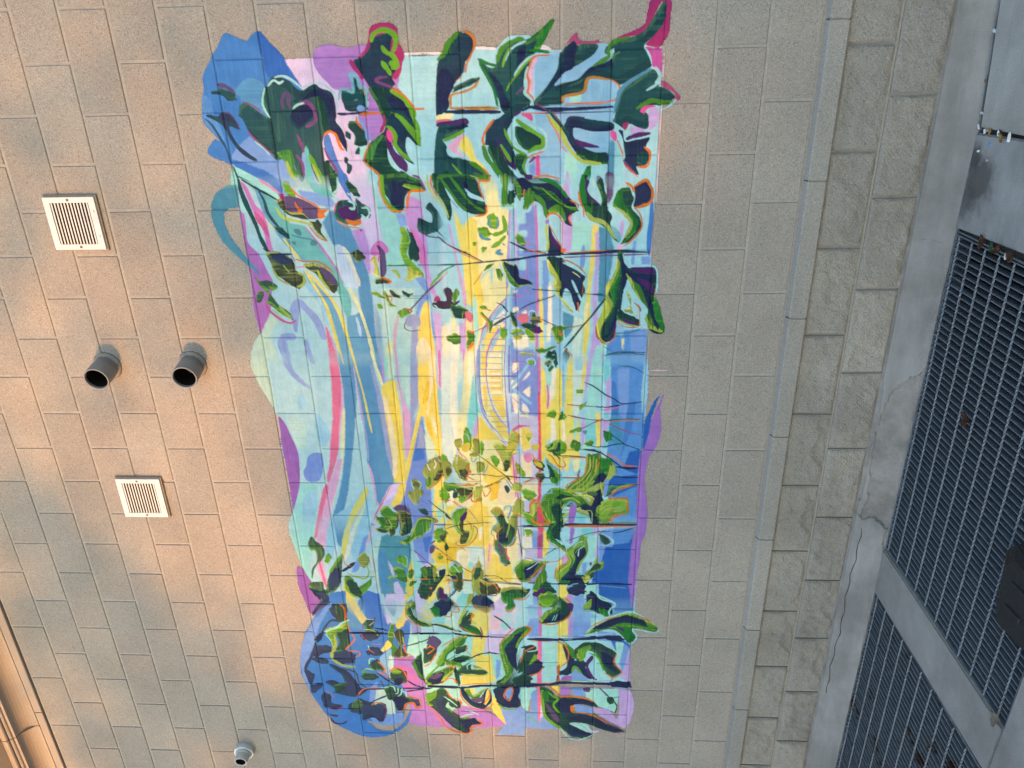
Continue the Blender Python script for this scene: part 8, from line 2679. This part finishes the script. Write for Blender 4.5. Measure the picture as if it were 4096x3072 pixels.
# paint skin: a thin sheet that follows the block faces and dips into the joints
def lines(lo, hi, step, joints):
    out = []
    offs = (-0.0075, -0.0050, -0.0036, 0.0036, 0.0050, 0.0075)
    js = [j for j in joints if lo-0.02 < j < hi+0.02]
    out += [j+o for j in js for o in offs]
    ed = sorted(js)
    spans = [(lo, ed[0]-0.0075)]+[(a+0.0075, b-0.0075) for a, b in zip(ed, ed[1:])]+[(ed[-1]+0.0075, hi)]
    for a, b in spans:
        if b > a: n = max(1, int(round((b-a)/step))); out += list(np.linspace(a, b, n+1)[1:-1])
    return np.array(sorted(set(out)))
bedj = [k*H for k in range(-2, 20)]; headj = [n*H for n in range(-6, 26)]
LU = lines(U0/1000, U1/1000, 0.0031, headj); LV = lines(V0/1000, V1/1000, 0.0031, bedj)
def groove(d): return np.clip((0.0052-np.abs(d))/0.0020, 0, 1)
dv = LV-np.round(LV/H)*H
gb = groove(dv)                                                   # bed joints
course = np.floor(LV/H).astype(int)
n_near = np.round(LU/H).astype(int); du = LU-n_near*H
gh = groove(du)
par = ((n_near[None, :] % 2) == ((course[:, None]+1) % 2))         # head joint present in this course
depth = np.maximum(gb[:, None], gh[None, :]*par)
wj = 0.0017-0.0058*depth*(0.9+0.2*RNG.random(depth.shape))
fi = (LU*1000-U0)/RES-0.5; fj = (LV*1000-V0)/RES-0.5
ix = np.clip(fi.astype(int), 0, CW-2); iy = np.clip(fj.astype(int), 0, CH-2)
fx = np.clip(fi-ix, 0, 1)[None, :, None]; fy = np.clip(fj-iy, 0, 1)[:, None, None]
def samp(a):
    return a[iy][:, ix]*(1-fy)*(1-fx)+a[iy][:, ix+1]*(1-fy)*fx+a[iy+1][:, ix]*fy*(1-fx)+a[iy+1][:, ix+1]*fy*fx
va = samp(alpha[..., None])[..., 0]; vc = samp(canvas)/np.maximum(va, 0.02)[..., None]
keep = (va[:-1, :-1]+va[1:, :-1]+va[:-1, 1:]+va[1:, 1:])/4 > 0.5
nv, nu = len(LV), len(LU)
ids = np.arange(nv*nu).reshape(nv, nu)
quads = np.stack([ids[:-1, :-1], ids[1:, :-1], ids[1:, 1:], ids[:-1, 1:]], -1)[keep]
used = np.unique(quads); remap = np.full(nv*nu, -1, np.int64); remap[used] = np.arange(len(used)); quads = remap[quads]
UU, VV = np.meshgrid(LU, LV)
co = np.stack([-UU, -wj, VG-VV], -1).reshape(-1, 3)[used].astype(np.float32)
colv = np.clip(np.concatenate([vc, np.ones(vc.shape[:2]+(1,))], -1), 0, 0.9).reshape(-1, 4)[used].astype(np.float32)
me = bpy.data.meshes.new('mural')
me.vertices.add(len(co)); me.vertices.foreach_set('co', co.ravel())
me.loops.add(quads.size); me.loops.foreach_set('vertex_index', quads.ravel().astype(np.int32))
me.polygons.add(len(quads)); me.polygons.foreach_set('loop_start', np.arange(0, quads.size, 4, dtype=np.int32))
try: me.polygons.foreach_set('loop_total', np.full(len(quads), 4, np.int32))
except Exception: pass
me.update(calc_edges=True); me.validate()
at_ = me.color_attributes.new('paint', 'FLOAT_COLOR', 'POINT'); at_.data.foreach_set('color', colv.ravel())
m, t, b = new_mat('mural_paint'); p = wpos(t)
ca = t.nodes.new('ShaderNodeAttribute'); ca.attribute_name = 'paint'
fine = noise(t, p, 260.0, 2.0, 0.6)
pit_ = noise(t, p, 330.0, 1.0, 0.5)
# pores of the block left dark, and high grains catching thin paint
c1 = mix(t, ca.outputs['Color'], (0.10, 0.10, 0.11), madd_clip(t, ramp(t, pit_, [(0.22, 1.0), (0.33, 0.0)]), 0.55))
c1 = mix(t, c1, (0.62, 0.60, 0.60), madd_clip(t, ramp(t, noise(t, p, 420.0, 1.0, 0.5), [(0.75, 0.0), (0.81, 1.0)]), 0.30))
br = ramp(t, noise(t, p, 24.0, 3.0, 0.6), [(0.3, (0.90, 0.90, 0.91)), (0.7, (1.08, 1.07, 1.06))])
c1 = mix(t, c1, br, 1.0, 'MULTIPLY')
t.links.new(c1, b.inputs['Base Color']); b.inputs['Roughness'].default_value = 0.75; b.inputs['Specular IOR Level'].default_value = 0.12
bump(t, b, addf(t, fine, noise(t, p, 90.0, 1.0)), 0.0010)
me.materials.append(m)
mur = bpy.data.objects.new('mural', me); link(mur)
tag(mur, 'painted mural of dark leafy plants before streaming colours and an arched bridge', 'mural')
# ---------------------------------------------------------------- vents in the wall
def vent(uc, vc, size, label, nsl=12):
    root = empty('wall_vent', W(uc, vc, 0)); root.scale = (1, 0.62, 1); tag(root, label, 'vent', 'louvred vents in the wall')
    h = size/2
    bm = bmesh.new()
    for s_ in (-1, 1):
        add_box(bm, (s_*(h+0.000), -0.009, 0), (0.014, 0.018, size+0.014)); add_box(bm, (0, -0.0088, s_*(h+0.000)), (size-0.014, 0.0176, 0.014))
    from_bm('mounting_flange', bm, M_seal, root)
    bm = bmesh.new(); add_box(bm, (0, -0.003, 0), (size-0.024, 0.003, size-0.024)); from_bm('dark_backing', bm, M_hollow_shade, root)  # coloured near-black in place of the shade behind the slats
    bm = bmesh.new(); b_x, b_zt, b_zb = 0.026, 0.022, 0.022
    iw, ih = size-2*0.024, size-0.028-0.030
    zc = 0.001
    add_box(bm, (-(iw/2+0.012), -0.027, 0), (0.024, 0.014, size)); add_box(bm, ((iw/2+0.012), -0.027, 0), (0.024, 0.014, size))
    add_box(bm, (0, -0.027, h-0.014), (iw, 0.0139, 0.028)); add_box(bm, (0, -0.027, -h+0.015), (iw, 0.0139, 0.030))
    from_bm('frame', bm, M_vent, root)
    z0, z1 = -h+0.030, h-0.028; pitch = (z1-z0)/nsl
    bm = bmesh.new(); add_box(bm, (0, 0, 0), (iw-0.001, 0.004, pitch*0.44), Matrix.Rotation(math.radians(4), 3, 'X'), 0.0008)
    sm_ = bpy.data.meshes.new('slat'); bm.to_mesh(sm_); bm.free(); sm_.materials.append(M_vent)
    for i in range(nsl): put(sm_, 'slat', root, (0, -0.0305, z0+(i+0.5)*pitch))
    bm = bmesh.new(); lathe(bm, [(0.0001, 0.004), (0.0045, 0.0038), (0.0062, 0.002), (0.0064, 0.0)], 12, Matrix.Rotation(math.radians(90), 4, 'X'))
    sc = bpy.data.meshes.new('screw'); bm.to_mesh(sc); bm.free(); sc.materials.append(M_screw)
    put(sc, 'screw', root, (iw/2+0.012, -0.034, 0.004)); put(sc, 'screw', root, (-iw/2-0.012, -0.034, -0.004))
    bm = bmesh.new(); add_box(bm, (0, 0, 0), (0.011, 0.001, 0.0022)); tb = bpy.data.meshes.new('slot'); bm.to_mesh(tb); bm.free(); tb.materials.append(M_hollow_shade)
    for x in (-0.055, 0.055): put(tb, 'slot', root, (x, -0.0343, -h+0.012))
    return root
vent(0.458, 0.049, 0.236, 'larger off-white louvred vent near the top of the photo, above the two pipe stubs')
vent(1.923, 0.014, 0.236, 'smaller-looking off-white louvred vent below the two pipe stubs in the photo')
# ---------------------------------------------------------------- pipes
def pipe(uc, vc, tip, r, label):
    root = empty('drain_pipe', W(uc, vc, 0)); tag(root, label, 'pipe', 'grey pipe stubs poking out of the wall')
    d = Vector((-(tip[0]-uc), -tip[2], -(tip[1]-vc))); L = d.length
    mt = d.to_track_quat('Z', 'Y').to_matrix().to_4x4()
    bm = bmesh.new()
    lathe(bm, [(r*0.93, -0.03), (r*0.93, L*0.30), (r*0.99, L*0.36), (r*1.0, L*0.40), (r*1.0, L*0.985), (r*0.985, L), (r*0.90, L), (r*0.885, L*0.985), (r*0.882, L*0.86)], 40, mt)
    from_bm('tube', bm, M_pvc, root, True)
    bm = bmesh.new(); lathe(bm, [(r*0.883, L*0.88), (r*0.86, L*0.84), (r*0.80, L*0.43), (r*0.78, -0.15), (0.0005, -0.16)], 40, mt)
    from_bm('dark_bore', bm, M_hollow_shade, root, True)  # bore wall coloured black, standing in for the shade inside the pipe
    bm = bmesh.new(); lathe(bm, [(r*0.80, -0.005), (r*1.20, -0.001), (r*1.14, 0.007), (r*0.92, 0.014)], 32, Matrix.Rotation(math.radians(90), 4, 'X'))
    for v in bm.verts: v.co += Vector((random.uniform(-.002, .002), 0, random.uniform(-.002, .002)))
    from_bm('sealant_ring', bm, M_seal, root, True)
pipe(1.163, 0.010, (1.1840, 0.012, 0.116), 0.0600, 'grey plastic pipe stub with dark opening, the left of the pair, farther from the mural')
pipe(1.158, 0.440, (1.1765, 0.447, 0.116), 0.0600, 'grey plastic pipe stub with dark opening, the right of the pair, nearer the mural')
# threaded conduit fitting
root = empty('conduit_fitting', W(3.838, 0.228, 0)); tag(root, 'pale grey stepped conduit fitting with an open end at the bottom edge of the photo', 'pipe fitting')
d = Vector((-0.010, -0.12, -0.004)); mt = d.to_track_quat('Z', 'Y').to_matrix().to_4x4()
bm = bmesh.new(); lathe(bm, [(0.062, -0.02), (0.0635, 0.001), (0.0610, 0.022), (0.058, 0.024), (0.04, 0.0245)], 40, mt); from_bm('body', bm, M_pvc2, root, True)
bm = bmesh.new(); lathe(bm, [(0.042, 0.0225), (0.0600, 0.0230), (0.0620, 0.026), (0.0605, 0.0295), (0.042, 0.030)], 40, mt); from_bm('rim', bm, M_white, root, True)
bm = bmesh.new(); lathe(bm, [(0.046, 0.028), (0.0510, 0.033), (0.0500, 0.038), (0.042, 0.046)], 40, mt); from_bm('shoulder', bm, M_pvc2, root, True)
bm = bmesh.new(); lathe(bm, [(0.0405, 0.042), (0.0395, 0.066), (0.0385, 0.088), (0.0370, 0.0895), (0.0320, 0.0890), (0.0312, 0.084)], 36, mt); from_bm('nozzle', bm, M_pvc2, root, True)
bm = bmesh.new(); lathe(bm, [(0.0315, 0.086), (0.0305, 0.080), (0.028, 0.020), (0.0005, 0.020)], 28, mt); from_bm('dark_bore', bm, M_hollow_shade, root, True)  # black colour replaces the shade inside the nozzle
# ---------------------------------------------------------------- steel grates
def grate(u0, u1, mat, label, nr, dep=0.036, seed=1, z=-0.004):
    root = empty('floor_grate', W((u0+u1)/2, VG-z, (GW0+GW1)/2)); tag(root, label, 'grate', 'steel bar grates over the drain pits')
    L = GW1-GW0-0.012; r = random.Random(seed); cy = -(GW0+GW1)/2
    bm = bmesh.new(); add_box(bm, (0, 0, 0), (0.0045, L, dep), None, 0.0008); bme = bpy.data.meshes.new('bearing_bar'); bm.to_mesh(bme); bm.free(); bme.materials.append(mat)
    n = int((u1-u0-0.03)/0.0294); sp = (u1-u0-0.03)/n
    for i in range(n+1):
        u = u0+0.015+i*sp
        put(bme, 'bearing_bar', root, (-(u-(u0+u1)/2)+r.uniform(-.0006, .0006), 0, -dep/2), (r.uniform(-.01, .01), 0, r.uniform(-.002, .002)))
    # twisted square cross rods, let into the bar tops
    Lr = u1-u0-0.03; seg = int(Lr/0.010); bm = bmesh.new(); prev = None
    for i in range(seg+1):
        x = -Lr/2+Lr*i/seg; a = x*2*math.pi/0.095; ring = [bm.verts.new((x, 0.0042*math.cos(a+k*math.pi/2), 0.0042*math.sin(a+k*math.pi/2))) for k in range(4)]
        if prev:
            for k in range(4): bm.faces.new((prev[k], ring[k], ring[(k+1) % 4], prev[(k+1) % 4]))
        prev = ring
    bmesh.ops.recalc_face_normals(bm, faces=bm.faces)
    rme = bpy.data.meshes.new('cross_rod'); bm.to_mesh(rme); bm.free(); rme.materials.append(mat)
    for i in range(nr): put(rme, 'cross_rod', root, (0, (GW0+GW1)/2-GW0-0.036-i*0.1016, 0.0012))
    bm = bmesh.new()
    bm.free()
    for s_ in (-1, 1):
        bm = bmesh.new(); add_box(bm, (s_*((u1-u0)/2-0.004), 0, -dep/2-0.001), (0.006, L+0.01, dep)); from_bm('end_bar', bm, mat, root)
    bm = bmesh.new(); add_box(bm, (0, L/2+0.003, -dep/2-0.002), (u1-u0-0.02, 0.004, dep)); from_bm('side_band', bm, mat, root)
    bm = bmesh.new(); add_box(bm, (0, -L/2-0.003, -dep/2-0.002), (u1-u0-0.02, 0.004, dep)); from_bm('side_band', bm, mat, root)
    return root
grate(GU0, GU1, M_steel, 'clean galvanised steel bar grate with a black rubber piece and dead leaf on it', 11, 0.036, 1)
grate(GU2, GU3, M_steel2, 'rust-stained steel bar grate past the concrete divider', 11, 0.036, 2)
# ---------------------------------------------------------------- black rubber piece on the grate
root = empty('rubber_ramp', (-1.60, -1.10, 0.0)); tag(root, 'black rubber cable-ramp piece lying on the steel grate at the frame edge', 'rubber ramp')
bm = bmesh.new()
pts = [(1.416, 1.02), (1.475, 0.966), (1.744, 1.010), (1.765, 1.060), (1.735, 1.30), (1.43, 1.26)]
lo = [bm.verts.new((-u+1.60, -w+1.10, 0.002)) for u, w in pts]
mid = [bm.verts.new((-(u*0.97+1.6*0.03)+1.60, -(w*0.95+1.14*0.05)+1.10, 0.022)) for u, w in pts]
hi = [bm.verts.new((-(u*0.80+1.6*0.20)+1.60, -(w*0.72+1.18*0.28)+1.10, 0.046)) for u, w in pts]
for a, c in ((lo, mid), (mid, hi)):
    for i in range(6): bm.faces.new((a[i], c[i], c[(i+1) % 6], a[(i+1) % 6]))
bm.faces.new(hi); bm.faces.new(list(reversed(lo))); bmesh.ops.recalc_face_normals(bm, faces=bm.faces)
bmesh.ops.bevel(bm, geom=list(bm.edges), offset=0.006, segments=2, affect='EDGES')
from_bm('shell', bm, M_black, root)
for i in range(2):
    bm = bmesh.new(); add_box(bm, (0.06-0.10*i, -0.03, 0.047), (0.022, 0.09, 0.008), Matrix.Rotation(0.1, 3, 'Z'), 0.003); from_bm('grip_rib', bm, M_black, root)
# ---------------------------------------------------------------- litter and leaves
def leaf(name, u, w, z, L, Wd, ang, curl, mat, label, cat='leaf', group=None, tilt=0.15):
    n = 7; vs, fs = [], []
    for i in range(n+1):
        s_ = i/n; hw = Wd/2*math.sin(math.pi*min(1, max(0.0, s_))**0.8)*(1+0.18*math.sin(i*2.6))+0.0004
        for k in (-1, -0.4, 0.4, 1): vs.append(((s_-0.5)*L, k*hw, curl*(abs(k)**1.5*Wd*0.5+(s_-0.5)**2*L)+0.001*math.sin(i*3+k*4)))
    for i in range(n):
        for k in range(3): a = i*4+k; fs.append((a, a+1, a+5, a+4))
    o = mesh(name, vs, fs, mat, None, True, (-u, -w, z)); o.rotation_euler = (tilt, 0.1, ang)
    md = o.modifiers.new('thickness', 'SOLIDIFY'); md.thickness = 0.0008
    return tag(o, label, cat, group)
leaf('dead_leaf', 1.185, 0.520, 0.004, 0.062, 0.036, 0.6, 0.8, M_brownleaf, 'curled dark brown dead leaf caught on the bars of the clean grate')
leaf('dead_leaf', 2.118, 1.165, 0.010, 0.062, 0.030, 0.9, 0.5, M_paleleaf, 'pale folded dead leaf at the outer end of the concrete divider')
leaf('dead_leaf', 2.100, 1.185, 0.012, 0.050, 0.018, 1.2, 0.9, M_paleleaf, 'narrow pale dead leaf tucked beside the folded one at the divider end', tilt=0.7)
leaf('dead_leaf', 0.508, 0.330, 0.004, 0.055, 0.030, 0.3, 0.7, M_brownleaf, 'dark brown dead leaf in the gap along the first grate, nearest the wall')
leaf('dead_leaf', 0.506, 0.450, 0.006, 0.060, 0.034, 2.2, 0.7, M_brownleaf, 'curled brown dead leaf in the grate gap beside the green weed')
leaf('dead_leaf', 0.512, 0.535, 0.006, 0.055, 0.036, 1.0, 0.6, M_brownleaf, 'brown dead leaf at the outer end of the grate gap by the white paper')
leaf('weed', 0.510, 0.395, 0.006, 0.042, 0.022, 0.5, 0.3, M_weed, 'small green weed leaf sprouting from the grate gap', 'weed')
leaf('dead_leaf', 0.126, 0.300, 0.012, 0.050, 0.020, 0.9, 0.4, M_tanleaf, 'tan dead leaf lying across the pavement joint')
leaf('dead_leaf', 0.112, 0.205, 0.008, 0.032, 0.014, 0.1, 0.4, M_tanleaf, 'orange-tan leaf scrap inside the pavement joint')
leaf('dead_leaf', 0.108, 0.275, 0.008, 0.026, 0.015, 0.4, 0.4, M_brownleaf, 'brown leaf scrap inside the pavement joint')
leaf('dead_leaf', -0.060, 0.088, 0.004, 0.026, 0.012, 1.4, 0.4, M_tanleaf, 'orange-tan leaf scrap in the crack beside the wall fillet')
leaf('dead_leaf', 0.068, 0.112, 0.004, 0.022, 0.010, 1.7, 0.4, M_tanleaf, 'small tan leaf scrap near the slab corner in the wall crack')
def scrap(name, u, w, z, L, Wd, ang, mat, label, cat, thick=0.004):
    bm = bmesh.new(); r = random.Random(int(u*1000+w*7000))
    n = 7; tp = [bm.verts.new((L/2*math.cos(2*math.pi*i/n)*r.uniform(.7, 1.1), Wd/2*math.sin(2*math.pi*i/n)*r.uniform(.7, 1.1), thick*r.uniform(.5, 1.1))) for i in range(n)]
    bt = [bm.verts.new((v.co.x*1.05, v.co.y*1.05, 0)) for v in tp]
    bm.faces.new(tp); bm.faces.new(list(reversed(bt)))
    for i in range(n): bm.faces.new((tp[i], bt[i], bt[(i+1) % n], tp[(i+1) % n]))
    bmesh.ops.recalc_face_normals(bm, faces=bm.faces)
    o = from_bm(name, bm, mat, None, False, (-u, -w, z)); o.rotation_euler = (0.1, 0.05, ang); return tag(o, label, cat)
scrap('paper_scrap', 0.105, 0.112, 0.006, 0.034, 0.012, 0.9, M_white, 'white paper scrap at the corner where the pavement joints meet', 'litter')
scrap('paper_scrap', 0.055, 0.114, 0.004, 0.030, 0.012, 1.5, M_white, 'upright white paper scrap in the crack just above the slab corner', 'litter')
scrap('paper_scrap', -0.235, 0.070, 0.004, 0.030, 0.014, 1.3, M_white, 'white paper scrap farther along the crack beside the wall fillet', 'litter')
scrap('paper_scrap', 0.115, 0.165, 0.006, 0.020, 0.016, 0.3, M_white, 'pale paper scrap in the pavement joint near the corner', 'litter')
scrap('paper_scrap', 0.112, 0.268, 0.010, 0.022, 0.012, 0.2, M_white, 'white paper scrap beside the tan leaf in the pavement joint', 'litter')
scrap('paper_scrap', 0.118, 0.350, 0.012, 0.034, 0.010, 0.2, M_white, 'rolled white paper scrap at the outer end of the pavement joint', 'litter', 0.008)
scrap('paper_scrap', 0.515, 0.500, 0.008, 0.034, 0.010, 0.2, M_white, 'white paper scrap beside the brown leaves along the grate', 'litter', 0.006)
scrap('plastic_scrap', 0.158, 0.215, 0.005, 0.018, 0.010, 1.1, M_bluebit, 'bright blue plastic scrap on the pavement slab', 'litter')
scrap('pebble', 0.192, 0.150, 0.005, 0.011, 0.011, 0.0, M_white, 'white pebble on the stained pavement slab near the blue scrap', 'pebble', 0.006)
scrap('pebble', 0.215, 0.225, 0.005, 0.012, 0.009, 0.5, M_pebble, 'grey pebble on the stained pavement slab', 'pebble', 0.006)
scrap('pebble', 0.110, 0.185, 0.004, 0.015, 0.013, 0.5, M_pebble, 'grey pebble sitting in the pavement joint', 'pebble', 0.009)
# ---------------------------------------------------------------- street trees far behind the camera, whose crowns break up the low sun
DT = 22.0
def tree(Xw, Zw, R_, Rz, nclump, per, spread, label, seed):
    # Xw, Zw: the point of the wall plane that the crown's centre shades when the sun is this low
    cx, cy, cz = Xw+SUN.x/-SUN.y*DT, -DT, Zw+SUN.z/-SUN.y*DT
    root = empty('street_tree', (cx, cy, 0)); tag(root, label, 'tree', 'street trees across the road')
    r = np.random.default_rng(seed)
    d = r.normal(size=(nclump, 3)); d /= np.linalg.norm(d, axis=1, keepdims=True)
    rad = r.random(nclump)**(1/2.2)
    lump = 1+0.14*np.sin(d[:, 0]*5+seed)+0.12*np.sin(d[:, 2]*7+2*seed)+0.10*np.sin(d[:, 1]*6+seed)
    cc = d*rad[:, None]*lump[:, None]*np.array((R_, R_*0.8, Rz))+np.array((0, 0, cz))
    n = nclump*per
    g1 = r.normal(size=n)*spread*1.9; g2 = r.normal(size=n)*spread*0.42; g3 = r.normal(size=n)*spread
    c = np.repeat(cc, per, 0)+np.stack([-0.8*g1+0.6*g2, g3, -0.6*g1-0.8*g2], 1)
    c[:, 2] = np.maximum(c[:, 2], 0.15)
    t1 = r.normal(size=(n, 3)); t1 /= np.linalg.norm(t1, axis=1, keepdims=True)
    t2 = np.cross(t1, r.normal(size=(n, 3))); t2 /= np.linalg.norm(t2, axis=1, keepdims=True)
    s = r.uniform(0.06, 0.12, n)[:, None]
    q = np.stack([c+t1*s, c+t2*s*0.55, c-t1*s, c-t2*s*0.55], 1).reshape(-1, 3)
    me = bpy.data.meshes.new('crown'); f = np.arange(4*n).reshape(n, 4)
    me.from_pydata(q.tolist(), [], f.tolist()); me.materials.append(M_leaf)
    link(bpy.data.objects.new('crown', me), root)
    bm = bmesh.new(); lathe(bm, [(0.22, 0.0), (0.17, max(1.0, cz)*0.35), (0.12, max(1.5, cz)*0.7), (0.04, max(2.0, cz)+Rz*0.5)], 10, Matrix()); from_bm('trunk', bm, M_bark, root, True)
    for i in range(6):
        a = i*1.05+seed; bm = bmesh.new(); dv_ = Vector((math.cos(a), math.sin(a), 0.8)).normalized()
        lathe(bm, [(0.06, 0.0), (0.04, R_*0.4), (0.015, R_*0.8)], 6, Matrix.Translation((0, 0, max(1.2, cz*0.5)+0.2*i)) @ dv_.to_track_quat('Z', 'Y').to_matrix().to_4x4()); from_bm('limb', bm, M_bark, root, True)
tree(3.75, 4.2, 4.2, 4.8, 640, 32, 0.40, 'broad street tree across the road, to the right of the sunny gap', 1)
tree(-6.2, 3.2, 4.2, 4.6, 46, 420, 0.27, 'broad street tree across the road, to the left of the sunny gap', 2)
tree(-1.2, -2.0, 4.0, 4.0, 1500, 50, 0.28, 'low dense street tree across the road, below the sunny gap', 3)
tree(4.3, -2.0, 4.5, 4.4, 1500, 50, 0.28, 'low dense street tree across the road, farthest right', 4)
tree(-7.0, -2.4, 4.5, 4.4, 1500, 50, 0.28, 'low dense street tree across the road, farthest left', 5)
